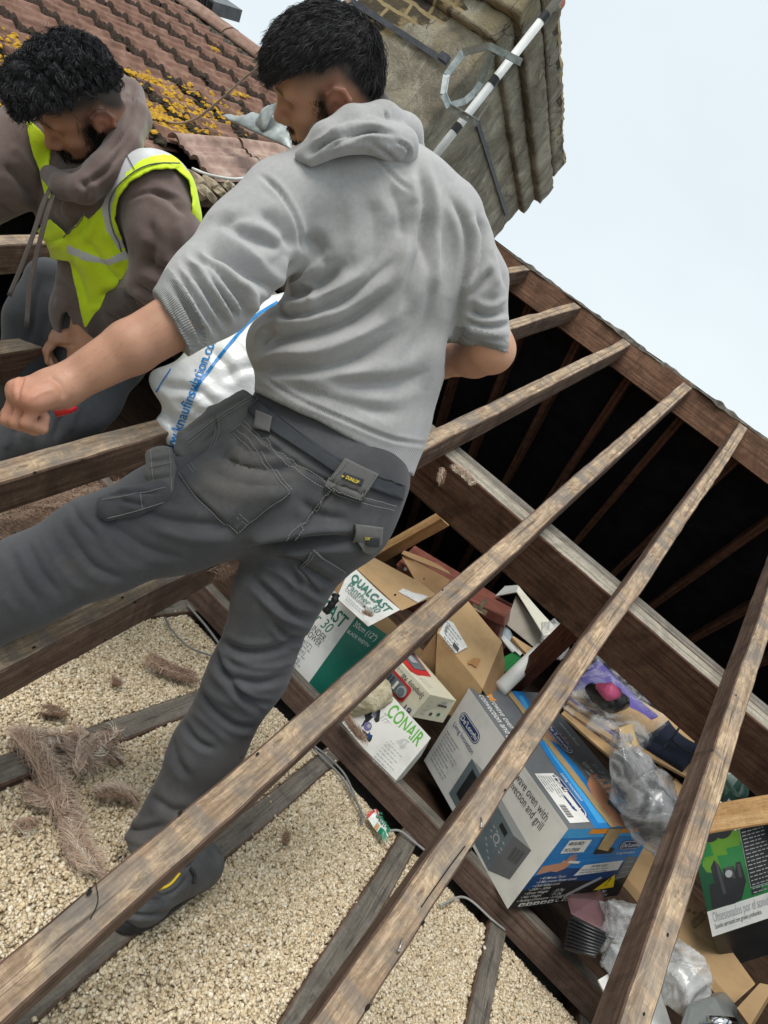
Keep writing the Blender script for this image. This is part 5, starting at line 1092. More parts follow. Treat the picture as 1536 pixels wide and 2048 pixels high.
RIB = cloth('grey ribbed cuff', (.24, .24, .235), (.31, .31, .3), (.2, .175, .15), .25, df=.4)
TROU = cloth('charcoal work trouser', (.056, .057, .061), (.086, .087, .092), (.17, .15, .125), .12, weave=520, dsc=5, dpos=(.54, .74), df=.5)
TROUL = cloth('worn charcoal cloth', (.10, .098, .094), (.14, .137, .132), (.15, .13, .11), .1, weave=520, df=.5)
BELT = cloth('dark belt', (.035, .04, .046), (.05, .056, .064), None, .05, rough=.55)
BROWN = cloth('washed brown fleece', (.125, .088, .078), (.18, .132, .118), (.20, .165, .15), .3, dsc=4, df=.5)
BROWND = cloth('dark brown fleece', (.075, .055, .05), (.11, .083, .076), (.15, .125, .11), .25)
HIVIS, t, b = newmat('hi-vis yellow'); v = coords(t); t.links.new(ramp(t, noise(t, v, 12, 5), [(.3, (.58, .78, .004)), (.7, (.70, .92, .010))]), b.inputs['Base Color']); b.inputs['Roughness'].default_value = .7; b.inputs['Sheen Weight'].default_value = .2; n1 = bump(t, b, noise(t, v, 500, 2), .15, .0008); bump(t, b, noise(t, v, 22, 5), .5, .006, n1)
REFL, t, b = newmat('reflective tape'); v = coords(t); t.links.new(ramp(t, noise(t, v, 14, 5), [(.3, (.46, .47, .48)), (.7, (.62, .63, .64))]), b.inputs['Base Color']); b.inputs['Roughness'].default_value = .42; bump(t, b, noise(t, v, 26, 5), .4, .005)
RUB = noisy('grey black boot leather', [(.3, (.05, .051, .053)), (.7, (.105, .106, .108))], 18, .65, .35, .003, 120, spec=.4); SOLE = noisy('black boot sole', [(.3, (.018, .018, .019)), (.7, (.04, .04, .04))], 24, .85, .5, .004, 60); YCORD = plain('yellow piping', (.8, .55, .02), .5)
STIT = plain('pale stitching', (.21, .205, .195), .9); GSTIT = plain('grey seam thread', (.16, .16, .16), .9)
SKIN, t, b = newmat('skin'); at = _n(t, 'ShaderNodeAttribute'); at.attribute_name = 'Col'; v = coords(t)
c = mixc(t, .3, at.outputs['Color'], ramp(t, noise(t, v, 40, 5), [(.3, (.72, .66, .62)), (.7, (1, 1, 1))]), 'MULTIPLY'); t.links.new(c, b.inputs['Base Color']); b.inputs['Roughness'].default_value = .5; b.inputs['Specular IOR Level'].default_value = .4
b.inputs['Subsurface Weight'].default_value = .12; b.inputs['Subsurface Radius'].default_value = (.012, .004, .002); b.inputs['Subsurface Scale'].default_value = .6; bump(t, b, noise(t, v, 300, 4), .22, .0012)
HAIR, t, b = newmat('black hair'); at = _n(t, 'ShaderNodeAttribute'); at.attribute_name = 'Col'; t.links.new(at.outputs['Color'], b.inputs['Base Color']); b.inputs['Roughness'].default_value = .62; b.inputs['Specular IOR Level'].default_value = .25
HAIRM, t, b = newmat('hair underlayer'); b.inputs['Base Color'].default_value = (.008, .007, .008, 1); b.inputs['Roughness'].default_value = .95; b.inputs['Specular IOR Level'].default_value = .05
def ribbed(name, src, tang, pitch=.0032):
    m = src.copy(); m.name = name; t = m.node_tree; b = t.nodes['Principled BSDF']; v = coords(t); dp = _n(t, 'ShaderNodeVectorMath', operation='DOT_PRODUCT'); t.links.new(v, dp.inputs[0]); dp.inputs[1].default_value = tuple(unit(tang) * 6.283 / pitch); sn = _n(t, 'ShaderNodeMath', operation='SINE'); t.links.new(dp.outputs['Value'], sn.inputs[0]); bump(t, b, sn.outputs[0], .6, .0012); return m
BONE = plain('bone white', (.75, .73, .68), .4)

def frame(fwd, up):
    f_ = unit(fwd); u_ = np.asarray(up, float); u_ = unit(u_ - f_ * (u_ @ f_)); return np.stack([f_, np.cross(u_, f_), u_])      # rows: forward, left, up
def vframe(px, py):                             # right, down, away across the sight line through a pixel
    v_ = unit(ray(px, py)); r_ = unit(CAM[:, 0] - v_ * (CAM[:, 0] @ v_)); return r_, np.cross(v_, r_), v_
def cdir(x, y, z): return unit(CAM @ np.array([x, y, z], float))           # direction given in eye axes (right, down, away)
def head_sdf(S, C, Rm, s=1.0):
    L = lambda x, y, z: C + s * (np.array([x, y, z]) @ Rm)
    def e(c, r, k=.02, sub=False, rot=None): S.ell(L(*c), np.array(r) * s, Rm if rot is None else rot, k * s, sub)
    def g(a, b_, ra, rb=None, k=.015, sub=False): S.seg(L(*a), L(*b_), np.array(ra) * s, np.array(ra if rb is None else rb) * s, Rm[1], k * s, sub)
    e((-.008, 0, .045), (.097, .075, .083)); e((.038, 0, .02), (.056, .064, .062), .03); e((.035, 0, -.035), (.055, .057, .06), .03)
    for sg in (1, -1):
        g((.0, .056 * sg, -.03), (.012, .054 * sg, -.066), .016, .015, .025); g((.012, .054 * sg, -.066), (.066, .024 * sg, -.098), .016, .015, .03)
        e((.062, .043 * sg, -.022), (.024, .019, .017), .02); e((.05, .036 * sg, -.055), (.03, .022, .028), .03)
    e((.045, 0, -.072), (.045, .042, .035), .03); e((.080, 0, -.098), (.018, .024, .016), .02)
    g((.088, 0, .018), (.112, 0, -.030), .0085, .0105, .014); e((.113, 0, -.034), (.0115, .0115, .0105), .01)
    for sg in (1, -1): e((.100, .0135 * sg, -.039), (.0125, .0085, .0085), .008)
    g((.083, -.042, .030), (.092, 0, .026), .0085, .0085, .015); g((.083, .042, .030), (.092, 0, .026), .0085, .0085, .015)
    e((.088, 0, -.07), (.014, .026, .018), .015)
    g((.0965, -.017, -.066), (.1005, 0, -.0645), .0048, .0058, .006); g((.0965, .017, -.066), (.1005, 0, -.0645), .0048, .0058, .006); g((.095, -.015, -.0755), (.0985, 0, -.077), .005, .0064, .006); g((.095, .015, -.0755), (.0985, 0, -.077), .005, .0064, .006)
    for sg in (1, -1):
        e((.096, .031 * sg, .006), (.016, .018, .011), .012, True)
    for sg in (1, -1): e((.0785, .031 * sg, .006), (.0125, .014, .0125), .004); g((.0895, .021 * sg, .004), (.0875, .042 * sg, .003), .0032, .003, .004); e((.106, .0062 * sg, -.0465), (.0042, .0034, .004), .003, True)
    g((.112, -.016, -.0705), (.112, .016, -.0705), .0016, None, .002, True)
    for sg in (1, -1):                                                # ears
        y = .074 * sg; hx = lambda x, yy, z: (x, y + yy * sg, z); rim = [hx(.012, .0, .012), hx(.010, .008, .030), hx(-.006, .014, .038), hx(-.022, .017, .030), hx(-.028, .017, .010), hx(-.022, .012, -.012), hx(-.010, .008, -.026)]
        for a, b_ in zip(rim[:-1], rim[1:]): g(a, b_, .0048, .0048, .004)
        e(hx(-.008, .003, .004), (.019, .0065, .03), .006); e(hx(-.002, .006, -.029), (.009, .0055, .010), .006); e(hx(.0, .011, -.004), (.0095, .008, .013), .004, True); e(hx(-.010, .0135, .018), (.008, .006, .012), .004, True); g(hx(.014, .002, .004), hx(.012, .003, -.012), .0048, .0048, .005)
    return L
def skin_cols(V, C, Rm, s, beard, hairline, base=(.40, .205, .125)):
    l = (V - C) @ Rm.T / s; x, y, z = l.T; n = len(V); col_ = np.tile(np.array(base), (n, 1)); near = np.linalg.norm(l - np.array([0, 0, 0]), axis=1) < .2
    nz_ = fnoise(V, 14); col_ *= (1 + .06 * nz_)[:, None]
    sm = lambda a, b_, q: np.clip((q - a) / (b_ - a), 0, 1) ** 2 * (3 - 2 * np.clip((q - a) / (b_ - a), 0, 1))
    def mix(w_, c_): nonlocal col_; w_ = (w_ * near)[:, None]; col_ = col_ * (1 - w_) + np.array(c_) * w_
    ay = np.abs(y); ear = sm(.072, .08, ay) * (np.abs(x + .006) < .045) * (np.abs(z) < .05); mix(.55 * ear, (.50, .19, .135))
    mix(.5 * np.exp(-((x - .113) ** 2 + y ** 2 + (z + .034) ** 2) / .02 ** 2), (.42, .18, .12)); mix(.3 * np.exp(-((ay - .045) ** 2 + (z + .025) ** 2) / .02 ** 2) * (x > .03), (.46, .2, .135))
    mix(.75 * np.exp(-((ay - .031) / .017) ** 2 - ((z - .008) / .011) ** 2) * (x > .06), (.17, .08, .055))
    mix(np.exp(-(y / .02) ** 4 - ((z + .0705) / .0095) ** 4) * (x > .088), (.30, .115, .095)); mix(.9 * np.exp(-(y / .016) ** 4 - ((z + .0705) / .0022) ** 2) * (x > .085), (.05, .02, .018))
    brow = np.exp(-((z - (.029 + .004 * (1 - (ay - .03) ** 2 / .0004))) / .0055) ** 2) * sm(.010, .016, ay) * (1 - sm(.044, .052, ay)) * (x > .05); mix(.92 * brow, (.02, .014, .012))
    mix(.9 * np.exp(-((z - .003) / .0016) ** 2 - ((ay - .031) / .014) ** 4) * (x > .07), (.025, .016, .014))
    mix(np.clip(beard(x, y, z, sm), 0, .97), (.022, .017, .016)); mix(np.clip(hairline(x, y, z, sm), 0, .97), (.022, .019, .019)); return col_
def strands(name, roots, nrm, dirs, length, mats, parent, width=.0011, segs=6, curl=0.0, sag=.25, clump=.5, tone=(.016, .015, .016), seed=0, lift=.35, hl=.03):
    """hair as one mesh of thin tapered ribbons, gathered in locks"""
    r_ = np.random.default_rng(seed); n = len(roots); t_ = np.linspace(0, 1, segs + 1); nl = max(8, n // 40); lock = r_.integers(0, n, nl)
    own = np.argmin(((roots[:, None, :] - roots[lock][None]) ** 2).sum(-1), 1) if n * nl < 4e7 else r_.integers(0, nl, n)
    lr = r_.normal(size=(nl, 3)); ph = r_.uniform(0, 6.28, nl); ll = r_.uniform(.75, 1.2, nl)
    d0 = dirs + .35 * lr[own] * clump + r_.normal(0, .16, (n, 3)); d0 -= nrm * (d0 * nrm).sum(1)[:, None] * .6; d0 /= np.linalg.norm(d0, axis=1)[:, None]; ln = length * ll[own] * r_.uniform(.75, 1.1, n)
    side = np.cross(nrm, d0); side /= np.linalg.norm(side, axis=1)[:, None] + 1e-9; pts = np.zeros((n, segs + 1, 3))
    pull = (roots[lock][own] - roots) * .6 * clump
    for i, q in enumerate(t_):
        arc = nrm * (lift * math.sin(q * 1.9) * (1 - .35 * q))[None] if np.isscalar(lift) else nrm * (lift * math.sin(q * 1.9) * (1 - .35 * q))[:, None]
        cv = curl * (np.sin(q * 7.5 + ph[own])[:, None] * side + (np.cos(q * 7.5 + ph[own]) - np.cos(ph[own]))[:, None] * nrm) * q ** .6
        pts[:, i] = roots + ln[:, None] * (d0 * q * .95 + arc) + pull * q + cv - np.array([0, 0, 1.]) * (sag * ln * q * q)[:, None]
    wd = width * (1 - t_ ** 3 * .85); vw = unit(np.array([0., 0, 0]) + EYE - roots.mean(0)); T = np.gradient(pts, axis=1); sd_ = np.cross(T, np.broadcast_to(vw + .6 * r_.normal(size=(n, 1, 3)), T.shape)); sd_ /= np.linalg.norm(sd_, axis=2)[..., None] + 1e-9
    V = np.stack([pts - sd_ * wd[None, :, None] * .5, pts + sd_ * wd[None, :, None] * .5], 2).reshape(n, -1, 3); k = np.arange(segs) * 2; f = np.stack([k, k + 1, k + 3, k + 2], 1); F = (f[None] + (np.arange(n) * 2 * (segs + 1))[:, None, None]).reshape(-1, 4)
    me = npmesh(name, V.reshape(-1, 3), F, 4); tn = np.array(tone)[None] * (r_.uniform(.55, 1.3, nl)[own] * r_.uniform(.8, 1.2, n))[:, None]; hi = (r_.uniform(size=n) < .12)[:, None] * hl * r_.uniform(.3, 1, (n, 1)); vcol(me, np.repeat(tn + hi * np.array([1, .95, .92]), 2 * (segs + 1), 0)); return link(name, me, mats, parent, True)
def hand_sdf(S, wr, kn, pn, fingers, thumb, r=.0095, wrist=(.03, .024), palm=(.045, .018), k=.010):
    """wr wrist, kn knuckle centre, pn palm normal (back of the hand); fingers: 4 chains of points from the knuckle row"""
    x = unit(kn - wr); y = unit(np.cross(pn, x)); S.seg(wr, wr + (kn - wr) * .35, wrist, (.036, .022), y, .02); S.seg(wr + (kn - wr) * .3, kn, (.036, .021), palm, y, .02)
    rs = (r * 1.0, r * 1.06, r * 1.02, r * .9)
    for i, ch_ in enumerate(fingers):
        q = rs[i]; S.seg(wr + (kn - wr) * .45 + (ch_[0] - kn) * .7, ch_[0], q * 1.15, q * 1.18, y, .010)
        for j in range(len(ch_) - 1): S.seg(ch_[j], ch_[j + 1], q * (1.12 - .1 * j), q * (1.02 - .1 * j), y, .004)
    for j in range(len(thumb) - 1): S.seg(thumb[j], thumb[j + 1], r * (1.45 - .18 * j), r * (1.25 - .16 * j), y, .012 if j == 0 else .005)
# ------------------------------------------------------------------ the man in the grey hoodie
def cutter(planes):                             # flat-cut hems and cuffs
    def f(q, d):
        for p, n_, R_ in planes:
            l = q - p; m = (l * l).sum(-1) < R_ * R_; d = np.where(m, np.maximum(d, l @ n_), d)
        return d
    return f
m1 = empty('person', tuple(on(310, 1790, ZA, (0, 0, 0))), label='man seen from behind in a grey hoodie and charcoal work trousers, arm stretched left', cat='person')
side1 = unit(P(905, 450, 1.29) - P(565, 410, 1.185))
beltn = unit(np.cross(P(808, 975, 1.36) - P(510, 795, 1.36), CAM[:, 2])); beltn = beltn * (1 if beltn @ CAM[:, 1] > 0 else -1)
hs = SDF()
hs.chain([P(722, 345, 1.235), P(745, 430, 1.275), P(770, 555, 1.315), P(722, 700, 1.355), P(690, 820, 1.38), P(668, 930, 1.385)], [(.10, .075), (.180, .102), (.166, .112), (.172, .118), (.172, .122), (.168, .12)], side1, .04)
SL = [P(566, 412, 1.19), P(498, 492, 1.16), P(422, 582, 1.10), P(330, 664, 1.035)]; hs.chain(SL, [.078, .073, .066, .050], None, .035)
SR = [P(893, 452, 1.29), P(948, 560, 1.32), P(972, 735, 1.37)]; hs.chain(SR, [.074, .058, .053], None, .03)
hs.seg(P(640, 372, 1.2), P(830, 390, 1.26), (.075, .06), (.075, .06), side1, .04)
hs.ell(P(548, 690, 1.33), (.05, .06, .05), None, .05)
hemn = unit(np.cross(P(845, 957, 1.33) - P(508, 783, 1.33), CAM[:, 2])); hemn = hemn * (1 if hemn @ CAM[:, 1] > 0 else -1)
cufL = unit(P(330, 664, 1.035) - P(422, 582, 1.10)); cufn = unit(cdir(-.86, .50, -.3)); cufR = unit(cdir(-.25, .95, .1))
hood_o = sdfobj('hoodie', hs, .0040, [HOOD, RIB], m1, extra=cutter([(P(676, 870, 1.33), hemn, .30), (P(341, 650, 1.045), cufn, .09), (P(970, 700, 1.36), cufR, .09)]))
relax(hood_o.data, 2)
folds(hood_o, [
    # left sleeve: gathered rings above the cuff
    ([(338, 560), (372, 610), (418, 690)], 7, -.008), ([(352, 540), (392, 600), (440, 672)], 7, -.009), ([(366, 522), (410, 585), (452, 655)], 7, -.009), ([(384, 508), (428, 560), (470, 640)], 7, -.008), ([(352, 582), (385, 640), (410, 688)], 5, -.005),
    ([(372, 548), (400, 612)], 5, .004), ([(392, 520), (432, 585), (466, 648)], 6, .006), ([(404, 500), (455, 520), (520, 560), (545, 585)], 12, -.012), ([(388, 506), (430, 540), (478, 600), (492, 640)], 8, -.010), ([(440, 440), (490, 470), (540, 490), (560, 500)], 12, -.008), ([(430, 470), (480, 500), (530, 530)], 12, .008), ([(470, 560), (500, 590), (505, 628)], 9, .010), ([(410, 545), (450, 600), (480, 640)], 6, -.007),
    ([(425, 455), (455, 440), (500, 430)], 10, -.005), ([(520, 420), (560, 455), (585, 500)], 14, -.008),
    # armhole seam and pull lines from the armpit across the back
    ([(520, 350), (560, 385), (590, 440), (604, 500)], 5, -.005), ([(590, 520), (575, 560), (556, 590), (552, 612)], 10, -.014), ([(556, 592), (600, 585), (650, 560), (690, 520)], 14, -.012), ([(560, 622), (610, 612), (660, 590), (740, 540)], 13, .011), ([(580, 640), (640, 622), (700, 590), (790, 520)], 12, -.010), ([(545, 605), (572, 632), (585, 636), (600, 628)], 7, -.009),
    ([(575, 560), (620, 540), (660, 500)], 10, .008), ([(606, 470), (640, 500), (650, 540)], 16, -.007), ([(600, 560), (625, 580), (632, 610), (610, 626)], 8, .008),
    # waist folds, bunched on the left
    ([(530, 700), (560, 680), (620, 664), (700, 640), (790, 580)], 15, -.014), ([(516, 722), (560, 706), (640, 700), (720, 670), (810, 620)], 12, .012), ([(512, 745), (560, 735), (640, 735), (720, 715), (800, 670)], 13, -.011), ([(540, 668), (580, 650), (640, 640), (700, 615)], 12, .012), ([(520, 690), (536, 672), (556, 662)], 7, -.008), ([(600, 730), (680, 745), (760, 745), (830, 720)], 22, .007), ([(560, 770), (640, 790), (720, 815), (800, 830)], 14, -.005), ([(640, 760), (720, 770), (800, 765), (860, 740)], 16, -.006),
    # long soft vertical folds on the back
    ([(840, 330), (850, 400), (848, 470), (852, 540)], 9, -.007), ([(858, 340), (875, 420), (868, 500), (872, 560), (858, 640)], 11, .008), ([(900, 390), (925, 440), (935, 500), (920, 600), (905, 680)], 9, -.007), ([(800, 620), (820, 560), (840, 500), (836, 440)], 12, -.007), ([(770, 640), (800, 560), (815, 470)], 14, .007), ([(720, 560), (770, 500), (790, 430)], 20, -.005), ([(870, 560), (850, 640), (820, 720)], 12, -.006), ([(890, 600), (868, 700), (850, 780)], 14, .006), ([(660, 430), (670, 500), (660, 560)], 26, .004), ([(740, 400), (748, 470), (742, 540)], 22, -.004), ([(700, 380), (705, 450), (700, 500)], 18, .004), ([(780, 370), (800, 430), (805, 480)], 14, -.005), ([(820, 350), (828, 410)], 12, .005),
    ([(930, 640), (905, 730), (880, 830)], 10, -.006), ([(740, 300), (780, 345), (820, 385)], 4, -.003),
    # right sleeve
    ([(952, 430), (968, 470), (960, 520), (940, 570)], 7, -.007), ([(975, 520), (990, 560), (985, 600)], 9, .006), ([(940, 620), (965, 632), (1010, 625)], 7, -.008), ([(930, 640), (970, 652), (1022, 648)], 6, -.007), ([(945, 600), (980, 610), (1015, 595)], 7, .006), ([(930, 660), (970, 672), (1024, 668)], 6, .005), ([(935, 595), (960, 570), (985, 540)], 8, -.006), ([(990, 480), (1005, 530), (1012, 580)], 7, -.004),
    # seams
    ([(512, 738), (580, 790), (690, 840), (790, 880), (868, 890)], 4, -.0035), ([(330, 585), (352, 640), (388, 692)], 3.5, -.003), ([(918, 672), (970, 690), (1022, 700)], 3.5, -.003)])
relax(hood_o.data, 1, .4)
V = get_v(hood_o.data); set_v(hood_o.data, V + get_n(hood_o.data) * (.0010 * fnoise(V, 5) + .0008 * fnoise(V, 11, 6))[:, None])
X_, d_ = to_px(get_v(hood_o.data)); mi = np.zeros(len(hood_o.data.polygons), np.int32); cen = np.empty(len(mi) * 3, np.float32); hood_o.data.polygons.foreach_get('center', cen); cen = cen.reshape(-1, 3).astype(float)
cpx, _ = to_px(cen); ca = (cen - P(341, 650, 1.045)) @ cufn; mi[(ca > -.036) & (np.linalg.norm(cen - P(341, 650, 1.045), axis=1) < .085)] = 1
cb_ = (cen - P(970, 700, 1.36)) @ cufR; mi[(cb_ > -.022) & (np.linalg.norm(cen - P(970, 700, 1.36), axis=1) < .085)] = 1
he_ = (cen - P(676, 870, 1.33)) @ hemn; mi[(he_ > -.052) & (cpx[:, 1] > 760)] = 2; hood_o.data.materials[1] = ribbed('ribbed cuff', RIB, P(372, 700, 1.0) - P(312, 600, 1.0)); hood_o.data.materials.append(ribbed('ribbed hem', HOOD, P(845, 957, 1.33) - P(508, 783, 1.33)))
hood_o.data.polygons.foreach_set('material_index', mi)
# rib lines on the cuff: fine ridges round the sleeve
# hood lying on the shoulders
hd_ = SDF()
hd_.chain([P(606, 312, 1.13), P(650, 276, 1.12), P(705, 250, 1.14), P(765, 246, 1.18), P(808, 268, 1.23), P(822, 300, 1.26)], [.014, .023, .029, .033, .033, .026], None, .010)
hd_.chain([P(622, 318, 1.12), P(680, 285, 1.11), P(745, 272, 1.13), P(800, 292, 1.18), P(812, 318, 1.2)], [.012, .019, .027, .032, .022], None, .006)
hd_.chain([P(640, 262, 1.2), P(700, 232, 1.24), P(770, 236, 1.28), P(800, 262, 1.3)], [.02, .022, .022, .02], None, .01)
ho = sdfobj('hood', hd_, .0042, HOOD, m1); relax(ho.data, 2)
folds(ho, [([(616, 310), (660, 280), (720, 262), (770, 258)], 6, -.007), ([(650, 300), (700, 275), (740, 262), (790, 268)], 5, -.006), ([(630, 290), (670, 262), (720, 246)], 5, .004), ([(770, 222), (774, 240)], 3, -.004), ([(790, 282), (812, 292), (818, 306), (804, 322)], 3.5, -.004), ([(690, 292), (740, 290), (780, 300)], 6, .004), ([(740, 288), (760, 296), (796, 326)], 5, -.004)])
# ---- trousers
ts = SDF(); sb = unit(P(808, 975, 1.37) - P(510, 795, 1.36))
ts.chain([P(668, 820, 1.385), P(640, 930, 1.385), P(612, 1012, 1.38)], [(.160, .112), (.172, .122), (.168, .125)], sb, .05)
RLm = [P(652, 1050, 1.385), P(560, 1180, 1.40), P(499, 1345, 1.43), P(412, 1500, 1.455), P(322, 1690, 1.475), P(300, 1735, 1.475)]
ts.chain(RLm, [.100, .086, .075, .071, .067, .066], None, .035)
LLm = [P(520, 975, 1.36), P(360, 1030, 1.33), P(200, 1092, 1.27), P(60, 1160, 1.22), P(-140, 1290, 1.2), P(-330, 1420, 1.2)]
ts.chain(LLm, [.118, .105, .086, .073, .068, .064], None, .04)
ts.ell(P(700, 1030, 1.37), (.075, .09, .075), None, .05); ts.ell(P(560, 985, 1.345), (.085, .075, .085), None, .05)
cuffT = unit(P(300, 1735, 1.475) - P(420, 1500, 1.455))
tr_o = sdfobj('trousers', ts, .0040, [TROU, TROUL], m1, extra=cutter([(P(660, 880, 1.385) - beltn * .05, -beltn, .26), (P(318, 1706, 1.475), unit(np.array([.1, -.1, -1.])), .13)]))
relax(tr_o.data, 2)
folds(tr_o, [
    ([(495, 1098), (560, 1090), (640, 1080), (720, 1082)], 10, -.016), ([(492, 1092), (540, 1072), (600, 1062), (690, 1055)], 16, .010), ([(520, 1110), (580, 1120), (640, 1150), (680, 1175)], 9, -.008), ([(505, 1120), (560, 1150), (620, 1190), (660, 1215)], 8, .007), ([(498, 1150), (540, 1190), (590, 1230), (640, 1240)], 8, -.008), ([(560, 1120), (590, 1150), (600, 1180)], 7, -.006),
    ([(440, 1280), (480, 1300), (540, 1300), (610, 1270)], 8, -.008), ([(520, 1195), (560, 1230), (610, 1250)], 9, .006), ([(545, 1240), (570, 1270), (600, 1280), (630, 1262)], 6, -.007), ([(450, 1300), (500, 1330), (560, 1330), (600, 1310)], 8, .006), ([(425, 1320), (460, 1352), (520, 1365), (580, 1350)], 8, -.007),
    ([(400, 1380), (430, 1420), (470, 1450), (520, 1455)], 7, -.006), ([(380, 1420), (420, 1450), (460, 1490)], 8, .005), ([(430, 1290), (445, 1340), (490, 1400), (530, 1425)], 7, -.007), ([(360, 1440), (390, 1480), (430, 1500)], 7, -.006), ([(400, 1330), (420, 1380), (480, 1420)], 8, .005), ([(340, 1470), (352, 1520), (380, 1560)], 9, -.005), ([(470, 1380), (500, 1400), (545, 1410)], 6, -.006), ([(300, 1590), (340, 1620), (380, 1625)], 9, -.005), ([(240, 1650), (280, 1660), (330, 1650)], 7, -.007), ([(235, 1670), (280, 1685), (330, 1690)], 6, .005),
    ([(190, 1020), (240, 1060), (300, 1100), (380, 1120)], 10, -.003), ([(160, 1010), (200, 1070), (240, 1120), (320, 1150)], 10, .003), ([(120, 1040), (160, 1100), (200, 1140), (260, 1160)], 9, -.004), ([(80, 1060), (110, 1120), (150, 1170), (200, 1180)], 9, .003), ([(50, 1080), (80, 1140), (120, 1190)], 9, -.004), ([(20, 1100), (40, 1150), (80, 1210)], 9, -.003), ([(0, 1190), (40, 1230)], 8, .002), ([(140, 1000), (160, 1040), (200, 1080)], 7, -.003),
    ([(420, 900), (480, 930), (540, 940), (600, 930)], 10, -.006), ([(400, 960), (460, 985), (540, 990), (600, 980)], 12, .006), ([(470, 880), (500, 905), (560, 900)], 8, -.005), ([(300, 1050), (380, 1075), (480, 1080)], 14, .006), ([(260, 1000), (330, 1040), (420, 1050), (520, 1040)], 12, -.005), ([(600, 1000), (640, 1030), (700, 1040)], 10, -.004),
    ([(675, 965), (640, 1010), (610, 1050), (578, 1085)], 4, -.004), ([(495, 850), (560, 905), (640, 955), (780, 1010)], 4, -.0035)])
relax(tr_o.data, 1, .4)
V = get_v(tr_o.data); set_v(tr_o.data, V + get_n(tr_o.data) * (.0012 * fnoise(V, 4) + .0008 * fnoise(V, 9, 6))[:, None])
bt = bvh_of(tr_o)
patch('waistband', bt, [(508, 792), (545, 822), (600, 862), (660, 905), (720, 945), (806, 972), (800, 1000), (730, 975), (668, 945), (600, 900), (540, 862), (500, 826)], BELT, m1, .007, 6, 6)
patch('back_pocket', bt, [(462, 868), (490, 884), (540, 935), (581, 985), (545, 1010), (475, 1066), (430, 1025), (385, 985), (357, 948), (390, 925)], TROU, m1, .005, 8, 6, puff=.004)
patch('belt_loop', bt, [(519, 826), (549, 838), (540, 872), (512, 858)], TROUL, m1, .011, 4, 5)
lb = patch('label_patch', bt, [(688, 917), (752, 948), (720, 1002), (648, 972)], TROUL, m1, .011, 6, 8)
mb = MB(); bl_ = bvh_of(lb) if False else None
def pouch(name, pts, w, th, mat, fold=(), seams=()):
    S = SDF(); ax = pts[-1] - pts[0]; S.chain(pts, [(w, th)] * len(pts) if np.isscalar(w) else [(q, th) for q in w], np.cross(ax, CAM[:, 2]), .012); o = sdfobj(name, S, .004, mat, m1); relax(o.data, 1); folds(o, fold); bv_ = bvh_of(o)
    for q_ in seams:
        c_ = line3(bv_, q_, .0012, 24)
        if len(c_) > 3: m_ = MB(); m_.tube(c_, .0008, 5); m_.build('stitching', STIT, o)
    return o
pouch('tool_pocket', [P(505, 808, 1.33), P(445, 848, 1.31), P(385, 892, 1.295), P(368, 910, 1.29)], [.036, .040, .036, .024], .011, TROUL, [([(500, 790), (440, 822), (360, 872)], 4, -.003), ([(430, 830), (428, 862), (404, 890)], 3, -.003), ([(450, 825), (470, 870)], 6, .003)], [[(504, 792), (440, 832), (374, 880)], [(510, 830), (450, 870), (392, 920)], [(500, 800), (440, 838), (376, 888)], [(428, 838), (430, 868), (418, 898)], [(436, 834), (438, 864), (426, 892)]])
pouch('thigh_pocket', [P(318, 905, 1.255), P(322, 945, 1.245), P(328, 985, 1.232)], [.026, .027, .022], .012, TROUL, [([(298, 925), (345, 915)], 4, -.003), ([(300, 960), (345, 950)], 4, -.003)], [[(302, 900), (306, 950), (312, 990)], [(338, 900), (342, 950), (342, 985)], [(300, 935), (344, 925)]])
pouch('thigh_pouch', [P(325, 985, 1.225), P(265, 1002, 1.205), P(212, 1016, 1.19)], [.024, .026, .024], .016, TROU, [([(210, 990), (260, 985), (320, 985)], 4, -.004), ([(240, 1000), (290, 1010)], 5, -.004)], [[(205, 1000), (260, 990), (330, 975)], [(215, 1036), (270, 1022), (328, 1004)], [(280, 985), (284, 1016)]])
patch('hammer_loop', bt, [(704, 1046), (758, 1052), (756, 1080), (738, 1104), (720, 1098), (706, 1074)], TROUL, m1, .012, 6, 6)
patch('leg_patch', bt, [(627, 1097), (696, 1146), (640, 1182), (596, 1135)], TROU, m1, .004, 5, 6)
sm_ = MB()
for pts in ([(382, 930), (430, 985), (500, 1042)], [(376, 934), (424, 990), (494, 1048)], [(470, 870), (500, 895), (578, 984)], [(476, 864), (506, 890), (583, 980)], [(578, 986), (540, 1012), (476, 1064)], [(358, 950), (400, 1004), (474, 1064)], [(492, 846), (560, 905), (640, 960), (700, 990), (790, 1012)], [(488, 854), (556, 913), (636, 968), (690, 996), (785, 1020)], [(674, 972), (640, 1012), (612, 1050), (578, 1084)], [(668, 968), (634, 1008), (606, 1046), (572, 1080)],
            [(430, 836), (428, 868), (400, 888)], [(438, 832), (436, 862), (408, 884)], [(520, 800), (470, 850), (400, 890), (360, 905)], [(628, 1100), (690, 1142)], [(600, 1135), (626, 1100)], [(604, 1138), (630, 1104)], [(706, 1056), (756, 1062)], [(655, 968), (694, 922)], [(718, 996), (748, 950)], [(652, 972), (718, 998)]):
    sm_ = MB(); stitch(sm_, bt, pts, .0007, .0128 if max(p[1] for p in pts) < 1010 and min(p[0] for p in pts) > 640 else .0062)
    if sm_.v: sm_.build('stitching', STIT, m1)
